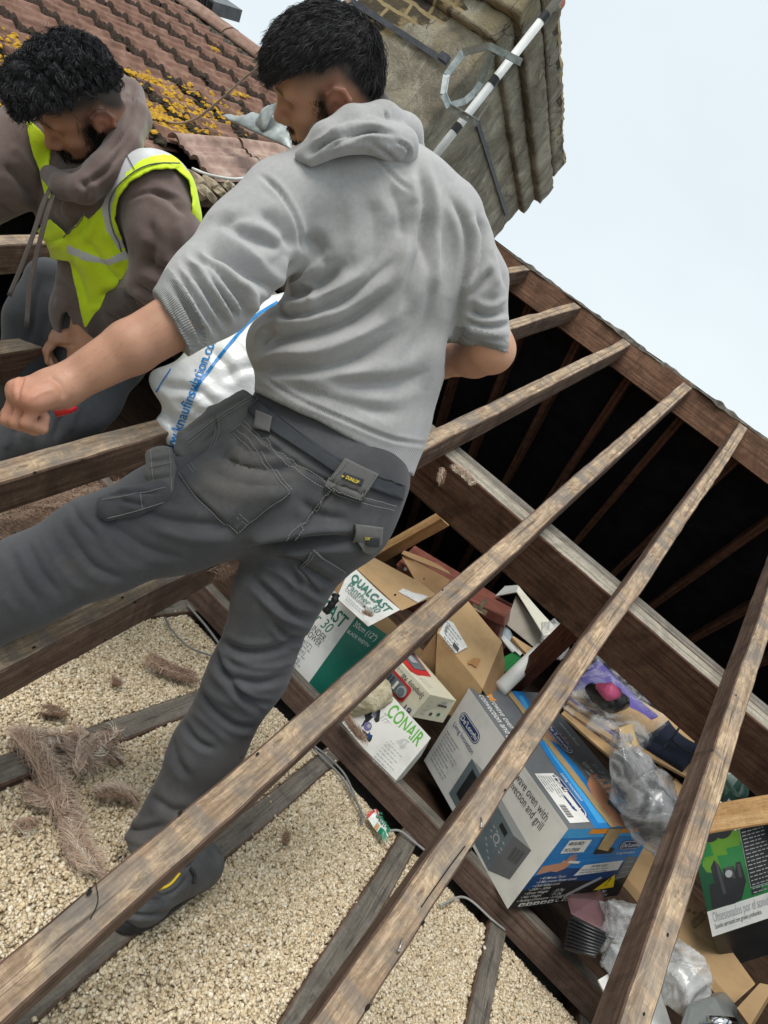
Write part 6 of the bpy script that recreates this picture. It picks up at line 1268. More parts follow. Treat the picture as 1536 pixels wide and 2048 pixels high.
def surf_text(mb, bv, txt, p0, p1, hpx, off, m=0, bold=0.0, shear=0.0):
    V, F = glyphs(txt, bold, shear); p0, p1 = np.asarray(p0, float), np.asarray(p1, float); d = p1 - p0; L = np.linalg.norm(d); d /= L; u_ = np.array([d[1], -d[0]]); sx = L / V[:, 0].max(); sy = hpx / .7; out = []; last = None
    for x, y in V:
        q = p0 + d * x * sx + u_ * y * sy; p, n_ = cast(bv, *q)
        if p is None or (last is not None and np.linalg.norm(p - last) > .05 and len(out) > 3): p = P(q[0], q[1], dep(last) if last is not None else 1.4) + CAM[:, 2] * off; n_ = -CAM[:, 2]
        last = p; out.append(p - CAM[:, 2] * off)
    mb.add(out, F, m)
YTXT = plain('yellow woven lettering', (.72, .55, .05), .7); WTAG = plain('dark woven tag', (.03, .032, .035), .7)
bvl = bvh_of(lb) if all(len(p.vertices) == 4 for p in lb.data.polygons) else None
patch('woven_tag', bt, [(686, 944), (722, 958), (716, 974), (680, 959)], WTAG, m1, .014, 4, 5); patch('woven_tag', bt, [(727, 1068), (748, 1070), (747, 1086), (727, 1084)], WTAG, m1, .016, 4, 5)
mb = MB(); surf_text(mb, bt, 'DUNLOP', (692, 958), (717, 969), 7, .018, 0, .02, .2); mb2 = MB(); surf_text(mb2, bt, 'DUNLOP', (731, 1079), (746, 1080), 6, .021, 0, .03); mb2.build('tag_lettering', YTXT, m1, fix=False)
for (x, y, s_) in ((687, 953, 3.2),):
    p, n_ = cast(bt, x, y); q = p - CAM[:, 2] * .018; mb.add([q + (CAM[:, 0] * a_ + CAM[:, 1] * b_) * .001 * s_ for a_, b_ in ((-1, -.6), (.9, .1), (-.6, .9), (-.3, .1))], [(0, 1, 2, 3)])
mb.build('tag_lettering', YTXT, m1, fix=False)
# ---- boots
def boot(toe, heel, up, ank, parent):
    a = unit(toe - heel); s_ = unit(np.cross(up, a)); L = np.linalg.norm(toe - heel); S = SDF()
    S.seg(heel + a * .05 + up * .04, toe - a * .055 + up * .034, (.038, .042), (.048, .036), s_, .03); S.ell(toe - a * .06 + up * .042, (.062, .049, .042), np.stack([a, s_, up]), .03); S.seg(heel + a * .10 + up * .05, toe - a * .10 + up * .075, (.036, .04), (.036, .03), s_, .03)
    S.seg(heel + a * .055 + up * .05, ank, (.044, .047), (.046, .052), s_, .03); o = sdfobj('boot', S, .004, [RUB, SOLE], parent, extra=lambda q, d: np.maximum(d, -((q - heel) @ up - .012))); relax(o.data, 2)
    pts = []; n = 22
    for i in range(2 * n):
        t_ = i / n * math.pi; cx = math.cos(t_); x = .5 * L + .5 * L * np.sign(cx) * abs(cx) ** .75; wd = .040 + .014 * np.clip((x / L - .35) / .4, 0, 1) - .006 * np.clip((.6 - abs(x / L - .4)) / .2, 0, 0); pts.append(heel + a * x + s_ * wd * np.sign(math.sin(t_)) * abs(math.sin(t_)) ** .6)
    mb = MB(); mb.prism([p - up * .004 for p in pts], up * .026); so = mb.build('sole', SOLE, o); bevel(so, .004)
    return o, a, s_
toe = on(216, 1846, ZA, (0, 0, .004)); heel = toe + unit(np.array([.06, 1.0, 0])) * .295; heel[0] = -.150; toe = heel + unit(toe - heel) * .295
ank = P(318, 1690, 1.47)
bo, ba, bs2 = boot(toe + ZA * .004, heel + ZA * .004, ZA, ank, m1)
folds(bo, [([(262, 1790), (300, 1800), (340, 1796)], 6, -.004), ([(230, 1812), (270, 1830), (330, 1826), (400, 1790)], 5, -.004), ([(240, 1800), (270, 1782), (300, 1775)], 6, .003), ([(290, 1770), (320, 1790), (350, 1782), (378, 1752)], 4, -.003)])
bb = bvh_of(bo); mb = MB(); c = line3(bb, [(312, 1782), (338, 1770), (358, 1748)], .002, 16)
if len(c) > 3: mb.tube(c, .0028, 6); mb.build('piping', YCORD, bo, True)
mb = MB(); c = line3(bb, [(378, 1738), (386, 1752), (384, 1766)], .005, 10)
if len(c) > 3: mb.tube(c, .004, 6); mb.build('pull_tab', SOLE, bo, True)
boot(P(-470, 1530, 1.17), P(-330, 1440, 1.23), unit(cdir(.5, -.85, 0)), P(-325, 1415, 1.21), m1)
# ---- body: head, neck, arms and hands in one skin
bd = SDF(); HS1 = .87
r_, d_, v_ = vframe(677, 200); R1 = frame(-r_ * .95 + d_ * .27 - v_ * .02, -r_ * .06 - d_ * .85 - v_ * .50); C1 = P(678, 212, 1.15) - HS1 * (np.array([-.006, .086, .002]) @ R1)
L1 = head_sdf(bd, C1, R1, HS1)
bd.chain([L1(-.022, 0, -.03), L1(-.04, 0, -.09), P(725, 320, 1.25), P(742, 420, 1.29)], [(.054, .056), (.056, .056), (.06, .05), (.10, .05)], R1[1], .03)
bd.chain([P(742, 420, 1.29), P(722, 700, 1.36), P(640, 950, 1.385)], [(.10, .05), (.10, .055), (.11, .06)], side1, .03)
bd.chain([P(742, 420, 1.29)] + SL[:2] + [P(425, 590, 1.11), P(352, 643, 1.05)], [.04, .04, .030, .028, .036], None, .01)
bd.seg(P(352, 643, 1.05), P(262, 695, 1.025), (.0415, .0415), (.0395, .0375), None, .01); bd.seg(P(262, 695, 1.025), P(122, 775, .995), (.0395, .0375), (.0275, .023), cdir(.3, .9, 0), .01)
bd.chain([P(742, 420, 1.29), SR[0], P(950, 580, 1.33), P(985, 700, 1.37)], [.04, .04, .036, .043], None, .01); bd.chain([P(980, 700, 1.37), P(950, 712, 1.42), P(880, 722, 1.52), P(800, 700, 1.62)], [.045, .041, .036, .026], None, .02)
bd.chain([P(640, 950, 1.385)] + RLm[:5] + [heel + ba * .09 + ZA * .06], [.085, .07, .058, .05, .045, .036, .03], None, .02); bd.chain([P(640, 950, 1.385)] + LLm[1:], [.085, .07, .06, .05, .045, .035], None, .02)
def fist(S, wr, kn, pn, thumbside, sc_=1.0, tight=1.0, r=.0088):
    x = unit(kn - wr); pn = unit(pn - x * (pn @ x)); y = unit(np.cross(pn, x)); y = y * thumbside; fs = []
    for i, (o_, ln) in enumerate(((.0305, .92), (.0102, 1.0), (-.0102, .95), (-.030, .8))):
        k0 = kn + y * o_ * sc_ - x * .004 * abs(i - 1) - pn * .002 * abs(i - 1); d1 = unit(x * .62 - pn * .8 * tight + y * .02 * i); d2 = unit(-x * .80 - pn * .60); d3 = unit(-x * .45 + pn * .85)
        S.ell(k0 + pn * .003, np.array([.0105, .0105, .0105]) * sc_, None, .006); a1 = k0 + d1 * .038 * ln * sc_; a2 = a1 + d2 * .025 * ln * sc_; fs.append([k0, a1, a2, a2 + d3 * .02 * ln * sc_])
    th = [wr + x * .022 * sc_ + y * .022, wr + x * .048 * sc_ + y * .040 - pn * .014, kn - x * .010 * sc_ + y * .026 - pn * .034]
    hand_sdf(S, wr, kn, pn, fs, th, r * sc_, (.029, .0235), (.043, .017))
fist(bd, P(126, 774, .997), P(46, 792, .965), cdir(-.25, -.72, -.62), 1 if np.cross(unit(cdir(-.25, -.72, -.62)), unit(P(46, 792, .965) - P(126, 774, .997))) @ CAM[:, 2] > 0 else -1, 1.06)
fist(bd, P(800, 700, 1.62), P(770, 690, 1.70), cdir(0, -.8, -.5), 1)
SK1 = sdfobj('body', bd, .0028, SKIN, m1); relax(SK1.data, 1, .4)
folds(SK1, [([(48, 752), (40, 772), (34, 796)], 4, -.003), ([(10, 770), (30, 762), (58, 752)], 7, .002), ([(95, 752), (120, 770), (130, 800)], 8, -.002), ([(60, 800), (80, 786), (110, 780)], 4, .0016), ([(50, 775), (80, 770), (112, 768)], 4, .0015), ([(250, 640), (190, 690), (150, 720)], 9, .0012), ([(585, 262), (592, 280), (590, 300)], 4, -.0012)])
def beard1(x, y, z, sm):
    zl = np.interp(x, [-.02, .01, .03, .085, .12], [-.015, -.012, -.034, -.060, -.079]); w_ = sm(0, .03, zl - z) * (z > -.15) * .8 * (x > -.01); sb_ = .8 * np.exp(-((x - .022) / .012) ** 2) * sm(-.07, -.03, z) * (1 - sm(.02, .05, z)); mo_ = .75 * np.exp(-((z + .056) / .005) ** 2) * (x > .085) * (np.abs(y) < .03); return np.maximum(np.maximum(w_, sb_), mo_)
def hairl1(x, y, z, sm):
    zl = np.interp(x, [-.11, -.07, -.045, -.02, .02, .05, .07, .1], [-.075, -.04, .02, .06, .06, .064, .072, .075]); return sm(-.05, .022, z - zl)
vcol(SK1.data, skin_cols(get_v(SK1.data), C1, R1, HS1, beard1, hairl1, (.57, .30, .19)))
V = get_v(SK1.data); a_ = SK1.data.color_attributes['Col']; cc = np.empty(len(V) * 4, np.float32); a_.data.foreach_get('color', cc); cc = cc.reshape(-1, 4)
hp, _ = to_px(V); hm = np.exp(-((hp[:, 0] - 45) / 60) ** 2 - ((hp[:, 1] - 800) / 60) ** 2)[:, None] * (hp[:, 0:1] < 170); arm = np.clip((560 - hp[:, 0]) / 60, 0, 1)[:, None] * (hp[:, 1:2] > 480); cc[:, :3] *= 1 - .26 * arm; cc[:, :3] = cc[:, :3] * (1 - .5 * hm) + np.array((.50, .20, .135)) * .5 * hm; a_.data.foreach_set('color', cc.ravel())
mb = MB(); mb.ell = None
for i, y_ in enumerate((1,)):
    p = L1(-.002, .088, -.032); mb.tube([p - R1[1] * .002, p + R1[1] * .004], .0035, 8)
mb.build('ear_stud', MATS['black print'], m1, True)
# hair
def hair(C, Rm, s, ells, region, dirs, n, length, parent, vox=.006, rough_amp=.006, base=.0, **k):
    S = SDF()
    for c_, r_ in ells: S.ell(C + s * (np.array(c_) @ Rm), np.array(r_) * s, Rm, .03)
    V, F = S.mesh(vox); l = (V - C) @ Rm.T / s; keep = region(*l.T); fk = keep[F].all(1); me = npmesh('hair_mass', V, F[fk], 4); o = link('hair', me, HAIRM, parent, True)
    nr = get_n(me); c0 = C + s * (np.array([0, 0, .04]) @ Rm)
    if np.mean(np.einsum('ij,ij->i', nr[keep], V[keep] - c0)) < 0: me.flip_normals(); nr = get_n(me)
    V2 = V + nr * (rough_amp * (fnoise(V, 8) + .6 * fnoise(V, 18, 5)) - .004)[:, None]
    # tuck the rim in so the mass reads as growing out of the scalp
    set_v(me, V2 - nr * .005)
    r_ = np.random.default_rng(3); idx = r_.choice(np.where(keep)[0], n); roots = V[idx] + r_.normal(0, .003, (n, 3)) - nr[idx] * .005; dl = dirs(*l[idx].T); dw = dl @ Rm
    strands('hair_locks', roots, nr[idx], dw, length, HAIR, o, **k); bm = bmesh.new(); bm.from_mesh(me); bmesh.ops.delete(bm, geom=[v for v in bm.verts if not v.link_faces], context='VERTS'); bm.to_mesh(me); bm.free(); return o
def reg1(x, y, z): return (z > np.interp(x, [-.13, -.10, -.082, -.055, .03, .06, .10, .13], [-.06, -.045, .01, .080, .084, .082, .060, .060]))
def dir1(x, y, z):
    f_ = np.clip((x + .115) / .05, 0, 1); d = np.stack([f_ * 1.0 + (1 - f_) * .1, .25 * np.sin(40 * x + 30 * y), -.2 - .9 * (1 - f_) - .35 * np.clip((x - .05) / .05, 0, 1) - 1.0 * (np.abs(y) > .07) * (x < -.03)], 1); return d / np.linalg.norm(d, axis=1)[:, None]
hair(C1, R1, HS1, [((-.006, 0, .046), (.103, .083, .091)), ((.046, 0, .060), (.053, .064, .052)), ((-.068, 0, .012), (.038, .056, .070))], reg1, dir1, 38000, .023, m1, width=.0008, segs=6, curl=.0020, sag=.2, clump=.55, lift=.2, seed=4, tone=(.030, .028, .030), hl=.07)
V = get_v(SK1.data); nr = get_n(SK1.data); hp, hd3 = to_px(V); sel = np.where((hp[:, 0] > 90) & (hp[:, 0] < 340) & (hp[:, 1] > 560) & (hp[:, 1] < 830) & (hd3 < 1.1))[0]; r_ = np.random.default_rng(8); i_ = r_.choice(sel, 520)
strands('arm_hair', V[i_] + r_.normal(0, .0015, (520, 3)), nr[i_], np.tile(unit(P(122, 775, .995) - P(350, 643, 1.05))[None] + np.array([[0, 0, -.5]]), (520, 1)), .011, HAIR, m1, width=.00013, segs=3, curl=.0008, clump=.3, lift=.15, seed=8, tone=(.09, .05, .035))
# ------------------------------------------------------------------ the man in the yellow vest
m2 = empty('person', tuple(P(150, 700, 1.9)), label='bearded man with curly black hair in a hi-vis vest, looking down', cat='person')
side2 = unit(P(320, 395, 1.56) - P(55, 290, 1.6))
TOR = [(P(190, 392, 1.62), (.12, .07)), (P(205, 420, 1.66), (.178, .112)), (P(250, 500, 1.74), (.165, .118)), (P(235, 585, 1.82), (.148, .115)), (P(200, 650, 1.88), (.142, .11))]
SHL, SHR = P(308, 392, 1.56), P(52, 292, 1.6)
h2 = SDF(); h2.chain([a for a, b_ in TOR], [b_ for a, b_ in TOR], side2, .04)
h2.chain([SHL, P(330, 470, 1.57), P(322, 560, 1.61), P(262, 622, 1.71), P(180, 668, 1.82)], [.082, .078, .066, .055, .043], None, .03)
h2.chain([SHR, P(0, 350, 1.58), P(-90, 420, 1.55), P(-160, 560, 1.6)], [.085, .08, .07, .05], None, .03)
ho2 = sdfobj('hoodie', h2, .005, [BROWN, BROWND], m2, extra=cutter([(P(186, 664, 1.815), unit(P(180, 668, 1.82) - P(262, 622, 1.71)), .08)])); relax(ho2.data, 2)
folds(ho2, [([(300, 380), (340, 400), (372, 430)], 8, -.006), ([(250, 400), (300, 385), (360, 400)], 4, -.004), ([(280, 470), (320, 500), (350, 540)], 12, .006), ([(290, 520), (330, 540), (370, 530)], 9, -.009), ([(280, 545), (320, 565), (365, 555)], 8, .007), ([(275, 570), (310, 590), (350, 580)], 7, -.008), ([(250, 590), (280, 610), (300, 630)], 6, -.006), ([(230, 610), (260, 630), (275, 650)], 6, .005), ([(210, 625), (240, 645), (250, 665)], 6, -.005), ([(300, 440), (310, 490), (300, 540)], 10, -.006), ([(355, 440), (365, 490), (355, 540)], 10, .005),
            ([(110, 380), (150, 400), (180, 380)], 10, -.006), ([(110, 420), (140, 440), (170, 420)], 8, .006), ([(100, 560), (140, 580), (170, 620)], 9, -.006), ([(110, 600), (140, 620)], 8, .006), ([(10, 330), (40, 360), (70, 400)], 10, -.009), ([(0, 370), (40, 400), (75, 420)], 10, .007), ([(20, 290), (50, 320), (80, 360)], 10, .006), ([(0, 410), (30, 430)], 8, -.006)])
relax(ho2.data, 1, .4)
cen = np.empty(len(ho2.data.polygons) * 3, np.float32); ho2.data.polygons.foreach_get('center', cen); cen = cen.reshape(-1, 3).astype(float); cp, cd = to_px(cen)
mi = np.zeros(len(cp), np.int32); mi[(cp[:, 1] > 560 + .35 * (330 - cp[:, 0]) * .5) & (cp[:, 0] > 175) & (cp[:, 0] < 340) & (np.linalg.norm(cen - P(250, 630, 1.72), axis=1) < .17) & ((cen - P(322, 560, 1.61)) @ unit(P(180, 668, 1.82) - P(322, 560, 1.61)) > .05)] = 1
ho2.data.polygons.foreach_set('material_index', mi)
hd2 = SDF(); hd2.chain([P(226, 156, 1.66), P(259, 188, 1.63), P(270, 238, 1.58), P(250, 291, 1.52), P(212, 338, 1.485), P(168, 378, 1.475), P(128, 374, 1.49), P(100, 350, 1.54)], [.022, .031, .035, .035, .033, .029, .025, .021], None, .014)
hd2.chain([P(250, 210, 1.64), P(248, 262, 1.56), P(218, 318, 1.505), P(172, 356, 1.5), P(130, 358, 1.52)], [.022, .026, .026, .022, .018], None, .006); hd2.chain([P(200, 350, 1.50), P(190, 400, 1.55), P(150, 420, 1.57)], [.03, .04, .03], None, .02)
o = sdfobj('hood', hd2, .0045, BROWN, m2); relax(o.data, 2); folds(o, [([(262, 170), (266, 210), (250, 262), (205, 318)], 5, -.007), ([(286, 190), (285, 250), (255, 305), (200, 352)], 6, .004), ([(240, 300), (215, 340), (165, 372)], 6, -.006), ([(272, 172), (268, 190), (258, 200)], 4, -.005), ([(160, 360), (175, 380), (170, 410)], 7, -.005)])
# vest: a loose shell over the torso and shoulders, cut to shape
vs = SDF(); vs.chain([a for a, b_ in TOR], [b_ for a, b_ in TOR], side2, .04); vs.seg(SHL, SHL * .55 + P(330, 470, 1.57) * .45, .083, .080, None, .03); vs.seg(SHR, P(20, 325, 1.59), .085, .08, None, .03)
V, F = vs.mesh(.0042, .011); me = npmesh('vest', V, F, 4); nr = get_n(me)
if np.mean(np.einsum('ij,ij->i', nr, V - V.mean(0))) < 0: me.flip_normals(); F = F[:, ::-1]
me2 = link('vest', me, [HIVIS, REFL], m2, True); relax(me, 2)
folds(me2, [([(150, 500), (190, 560), (210, 620)], 10, .006), ([(175, 480), (215, 540), (250, 570)], 9, -.006), ([(190, 400), (170, 450), (150, 480)], 8, -.006), ([(140, 520), (160, 560), (175, 610)], 7, -.006), ([(200, 590), (240, 580), (275, 560)], 8, -.005), ([(180, 620), (230, 605), (275, 580)], 7, .005), ([(80, 490), (110, 480), (130, 470)], 6, -.005), ([(300, 300), (340, 320), (370, 350)], 8, -.004), ([(210, 450), (225, 500), (240, 530)], 8, .006), ([(385, 420), (392, 470), (388, 510)], 6, -.004)])
V = get_v(me); F = np.empty(len(me.loops), np.int32); me.loops.foreach_get('vertex_index', F); F = F.reshape(-1, 4); fc = V[F].mean(1); fp, _ = to_px(fc); fn = np.cross(V[F[:, 2]] - V[F[:, 0]], V[F[:, 3]] - V[F[:, 1]]); vw = fc - EYE; front = (fn * vw).sum(1) < 0
def inpoly(p, poly):
    poly = np.asarray(poly, float); x, y = p.T; r = np.zeros(len(p), bool); n = len(poly)
    for i in range(n):
        (x1, y1), (x2, y2) = poly[i], poly[(i + 1) % n]; c_ = ((y1 > y) != (y2 > y)) & (x < (x2 - x1) * (y - y1) / (y2 - y1 + 1e-12) + x1); r ^= c_
    return r
VP = [[(284, 215), (340, 285), (374, 330), (392, 370), (404, 440), (420, 520), (380, 560), (383, 480), (384, 400), (378, 362), (350, 337), (300, 341), (258, 366), (236, 398), (230, 440), (252, 500), (285, 572), (230, 618), (170, 655), (158, 600), (145, 545), (138, 500), (136, 470), (172, 424), (206, 380), (240, 320), (270, 280), (280, 240)],
      [(52, 240), (62, 246), (86, 268), (102, 300), (98, 340), (104, 400), (92, 392), (82, 350), (62, 296)], [(58, 478), (100, 438), (128, 462), (142, 480), (145, 522), (108, 518), (84, 508)]]
keep = np.zeros(len(F), bool)
for q in VP: keep |= inpoly(fp, q)
keep = (keep & front) | (~front & (fp[:, 0] > 190) & (fp[:, 1] > 230))
RP = [[(215, 360), (240, 330), (262, 308), (292, 278), (320, 268), (352, 290), (374, 318), (388, 348), (372, 343), (350, 313), (320, 311), (285, 321), (256, 346), (237, 376), (228, 404), (224, 436), (230, 462), (254, 492), (238, 500), (214, 460), (205, 425), (204, 390)], [(136, 488), (178, 508), (214, 519), (256, 497), (262, 514), (220, 529), (174, 521), (136, 505)], [(56, 486), (70, 482), (98, 514), (88, 516)]]
rf_ = np.zeros(len(F), bool)
for q in RP: rf_ |= inpoly(fp, q)
bm = bmesh.new(); bm.from_mesh(me); bm.faces.ensure_lookup_table()
for i, f_ in enumerate(bm.faces): f_.material_index = 1 if rf_[i] and front[i] else 0
bmesh.ops.delete(bm, geom=[f_ for i, f_ in enumerate(bm.faces) if not keep[i]], context='FACES')
for _ in range(3):                               # ease the cut edges
    bv_ = [v for v in bm.verts if v.is_boundary]; new = {}
    for v in bv_:
        nb_ = [e.other_vert(v).co for e in v.link_edges if e.is_boundary]
        if len(nb_) == 2: new[v] = v.co * .4 + (nb_[0] + nb_[1]) * .3
    for v, c_ in new.items(): v.co = c_
bm.to_mesh(me); bm.free(); sol = me2.modifiers.new('hem', 'SOLIDIFY'); sol.thickness = .003; sol.offset = 1
bv2 = bvh_of(ho2)
mb = MB()
for pts, r_ in (([(350, 338), (300, 341), (258, 366), (236, 398), (230, 440), (252, 500)], .0016), ([(392, 372), (404, 440), (402, 500)], .0012), ([(138, 470), (172, 424), (206, 380)], .0014), ([(262, 322), (276, 348)], .001)): 
    c = line3(bv2, pts, .018, 24)
    if len(c) > 3: mb.tube(c, r_, 5)
mb.build('seam', GSTIT, me2, True)
CORD = cloth('dark brown flat cord', (.07, .055, .05), (.11, .09, .08), None, .1)
for pts in ([P(104, 372, 1.49), P(88, 402, 1.46), P(66, 470, 1.46), (P(40, 540, 1.47)), P(18, 592, 1.48)], [P(112, 376, 1.49), P(96, 420, 1.46), P(74, 505, 1.47), P(60, 570, 1.48), P(53, 655, 1.50)]):
    mb = MB(); c = bezier(pts, 24); mb.tube(c, .0058, 8, flat=.28, up=CAM[:, 2]); mb.build('drawstring', CORD, m2, True)
# trousers and legs
t2 = SDF(); t2.chain([P(205, 640, 1.9), P(190, 690, 1.94)], [(.145, .115), (.15, .12)], side2, .04); t2.chain([P(95, 560, 1.92), P(78, 640, 1.93), P(60, 740, 1.95), P(40, 860, 2.0)], [.06, .085, .08, .07], None, .03)
t2.chain([P(230, 690, 1.95), P(175, 790, 1.84), P(150, 822, 1.79)], [.10, .085, .078], None, .03); t2.chain([P(150, 822, 1.79), P(70, 872, 1.74), P(-60, 940, 1.74)], [.076, .068, .06], None, .03)
TR2 = cloth('dusty grey trouser', (.048, .051, .056), (.075, .079, .086), (.15, .125, .11), .1, weave=520)
o = sdfobj('trousers', t2, .005, TR2, m2); relax(o.data, 2); folds(o, [([(150, 800), (120, 840), (110, 880)], 8, -.006), ([(100, 815), (70, 850), (60, 890)], 9, .006), ([(60, 830), (30, 870)], 8, -.006), ([(30, 850), (10, 900)], 8, .005), ([(170, 790), (150, 830), (140, 870)], 6, .005), ([(80, 560), (70, 620), (62, 680)], 7, -.006), ([(100, 580), (92, 640)], 6, .005)])
# body
b2 = SDF(); r_, d_, v_ = vframe(207, 248); HS2 = .98; R2 = frame(-r_ * .86 + d_ * .50 - v_ * .06, -r_ * .28 - d_ * .70 - v_ * .62); C2 = P(210, 249, 1.47) - HS2 * (np.array([-.006, .086, .002]) @ R2)
L2 = head_sdf(b2, C2, R2, HS2)
b2.chain([L2(-.015, 0, -.03), L2(-.028, 0, -.09), P(195, 345, 1.64), P(215, 430, 1.7), P(230, 580, 1.82)], [(.052, .054), (.050, .050), (.06, .05), (.12, .07), (.12, .07)], R2[1], .03)
b2.chain([P(215, 430, 1.7), P(320, 470, 1.59), P(315, 565, 1.62), P(190, 660, 1.80)], [.05, .05, .04, .032], None, .02); b2.seg(P(215, 640, 1.77), P(160, 676, 1.84), (.030, .027), (.029, .022), cdir(.4, .8, .3), .01)
b2.chain([P(215, 430, 1.7), SHR, P(-90, 420, 1.55), P(-160, 560, 1.6), P(-150, 640, 1.62)], [.05, .05, .045, .035, .03], None, .02); b2.chain([P(230, 580, 1.82), P(175, 790, 1.85), P(-60, 940, 1.74)], [.1, .06, .045], None, .02)
# left hand closed over the rafter
wr2, kn2 = P(158, 672, 1.84), P(112, 672, 1.835); pn2 = cdir(-.12, -.72, -.68); x2 = unit(kn2 - wr2); pn2 = unit(pn2 - x2 * (pn2 @ x2)); y2 = unit(np.cross(pn2, x2)); y2 = y2 * (1 if y2 @ CAM[:, 1] > 0 else -1); fs = []
for i, (o_, ln) in enumerate(((-.030, .85), (-.010, 1.0), (.010, 1.0), (.029, .85))):
    k0 = kn2 + y2 * o_ - x2 * .004 * abs(i - 1.5); d1 = unit(x2 * .55 + y2 * (.30 + .12 * i) - pn2 * .55); a1 = k0 + d1 * .042 * ln; d2 = unit(-x2 * .1 + y2 * .5 - pn2 * .9); a2 = a1 + d2 * .028 * ln; fs.append([k0, a1, a2, a2 + unit(-x2 * .6 + y2 * .2 - pn2 * .7) * .02 * ln])
hand_sdf(b2, wr2, kn2, pn2, fs, [wr2 + x2 * .02 - y2 * .022, kn2 - x2 * .028 - y2 * .048 - pn2 * .004, kn2 + x2 * .002 - y2 * .058 - pn2 * .012, kn2 + x2 * .024 - y2 * .055 - pn2 * .02], .0095, (.029, .022), (.042, .016))
fist(b2, P(-150, 640, 1.62), P(-140, 700, 1.62), cdir(-.8, 0, -.5), 1)
SK2 = sdfobj('body', b2, .0030, SKIN, m2); relax(SK2.data, 1, .4)
folds(SK2, [([(108, 664), (100, 682), (92, 700)], 4, .0018), ([(122, 660), (140, 668), (158, 664)], 5, .0015), ([(112, 690), (130, 690), (150, 690)], 3, -.0015), ([(105, 700), (100, 720), (98, 735)], 3, -.002), ([(120, 705), (118, 725)], 3, -.002)])
def beard2(x, y, z, sm):
    zl = np.interp(x, [-.02, .01, .03, .085, .12], [.0, -.002, -.022, -.056, -.078]); w_ = sm(0, .022, zl - z) * (z > -.17) * .98 * (x > -.02); sb_ = .8 * np.exp(-((x - .024) / .014) ** 2) * sm(-.07, -.03, z) * (1 - sm(.02, .05, z)); mo_ = .95 * np.exp(-((z + .055) / .006) ** 2) * (x > .085) * (np.abs(y) < .034); return np.maximum(np.maximum(w_, sb_), mo_)
def hairl2(x, y, z, sm): return sm(-.05, .015, z - np.interp(x, [-.11, -.07, -.045, -.02, .02, .05, .07, .1], [-.05, -.04, .0, .045, .052, .062, .074, .08]))
vcol(SK2.data, skin_cols(get_v(SK2.data), C2, R2, HS2, beard2, hairl2, (.50, .26, .165)))
# beard and hair
V = get_v(SK2.data); nr = get_n(SK2.data); l = ((V - C2) @ R2.T) / HS2
def beard_hair(V, nr, l, bfn, Rm, n, length, parent, seed):
    smf = lambda a, b_, q: np.clip((q - a) / (b_ - a), 0, 1); wgt = bfn(l[:, 0], l[:, 1], l[:, 2], smf) * (np.linalg.norm(l, axis=1) < .19) * (np.abs(l[:, 1]) < .0725) * (l[:, 0] > .006) * (np.exp(-(l[:, 1] / .02) ** 4 - ((l[:, 2] + .0705) / .009) ** 4) < .3); r_ = np.random.default_rng(seed); i = r_.choice(len(V), n, p=wgt / wgt.sum()); d = np.tile((Rm[0] * .35 - Rm[2] * .9)[None], (n, 1))
    strands('beard', V[i] + r_.normal(0, .0012, (n, 3)), nr[i], d, length, HAIR, parent, width=.0008, segs=4, curl=.0012, clump=.5, lift=.3, seed=seed, tone=(.014, .012, .012))
beard_hair(V, nr, l, beard2, R2, 6500, .020, m2, 5)
V1 = get_v(SK1.data); beard_hair(V1, get_n(SK1.data), ((V1 - C1) @ R1.T) / HS1, beard1, R1, 4000, .006, m1, 6)
def reg2(x, y, z): return z > np.interp(x, [-.12, -.08, -.05, 0, .05, .09, .13], [.035, .045, .065, .086, .088, .082, .070])
def dir2(x, y, z): d = np.stack([.7 + x * 3, y * 4 + .3 * np.sin(60 * x), -.15 + .25 * (x > .05)], 1); return d / np.linalg.norm(d, axis=1)[:, None]
hair(C2, R2, HS2, [((.0, 0, .052), (.097, .077, .080)), ((.045, 0, .076), (.062, .066, .054)), ((.078, .005, .074), (.034, .050, .038)), ((-.05, .0, .050), (.042, .056, .058))], reg2, dir2, 21000, .026, m2, rough_amp=.010, width=.0010, segs=9, curl=.0075, sag=.15, clump=1.0, lift=.5, seed=9, tone=(.024, .024, .027), hl=.06)

# ------------------------------------------------------------------ sack of insulation
SACK = noisy('white polythene sack', [(.3, (.64, .65, .66)), (.6, (.78, .79, .79))], 10, .3, .55, .006, 26, spec=.5)
SBLUE = plain('blue sack print', (.01, .22, .60), .35)
ss = SDF(); sx = np.cross(P(560, 700, 1.95) - P(400, 790, 1.86), CAM[:, 2]); ss.chain([P(405, 795, 1.92), P(470, 752, 1.98), P(560, 695, 2.06), P(700, 640, 2.2)], [(.118, .10), (.140, .12), (.145, .13), (.14, .13)], sx, .03); ss.ell(P(330, 770, 1.88), (.045, .04, .03), None, .05); ss.ell(P(345, 860, 1.90), (.05, .05, .04), None, .04)
sk = sdfobj('insulation_sack', ss, .0055, SACK, None, label='white plastic insulation sack with blue lettering, lying on the rafters behind the hooded man', cat='sack'); relax(sk.data, 2)
folds(sk, [([(312, 770), (350, 775), (400, 785), (450, 830)], 9, -.010), ([(300, 750), (340, 740), (380, 720)], 7, .006), ([(330, 790), (360, 820), (400, 830)], 9, .008), ([(320, 820), (350, 850), (360, 890)], 8, -.008), ([(420, 700), (450, 730), (470, 770)], 10, -.006), ([(470, 670), (500, 700), (520, 740)], 10, .006), ([(500, 640), (540, 680), (560, 720)], 10, -.006), ([(440, 760), (480, 740), (520, 730)], 9, -.006), ([(380, 800), (430, 790), (470, 800)], 8, .006), ([(390, 830), (420, 820), (460, 825)], 6, -.006), ([(530, 615), (560, 640), (575, 660)], 8, -.006)]); crumple(sk, .0022, 3.0, 3); relax(sk.data, 5, .5)
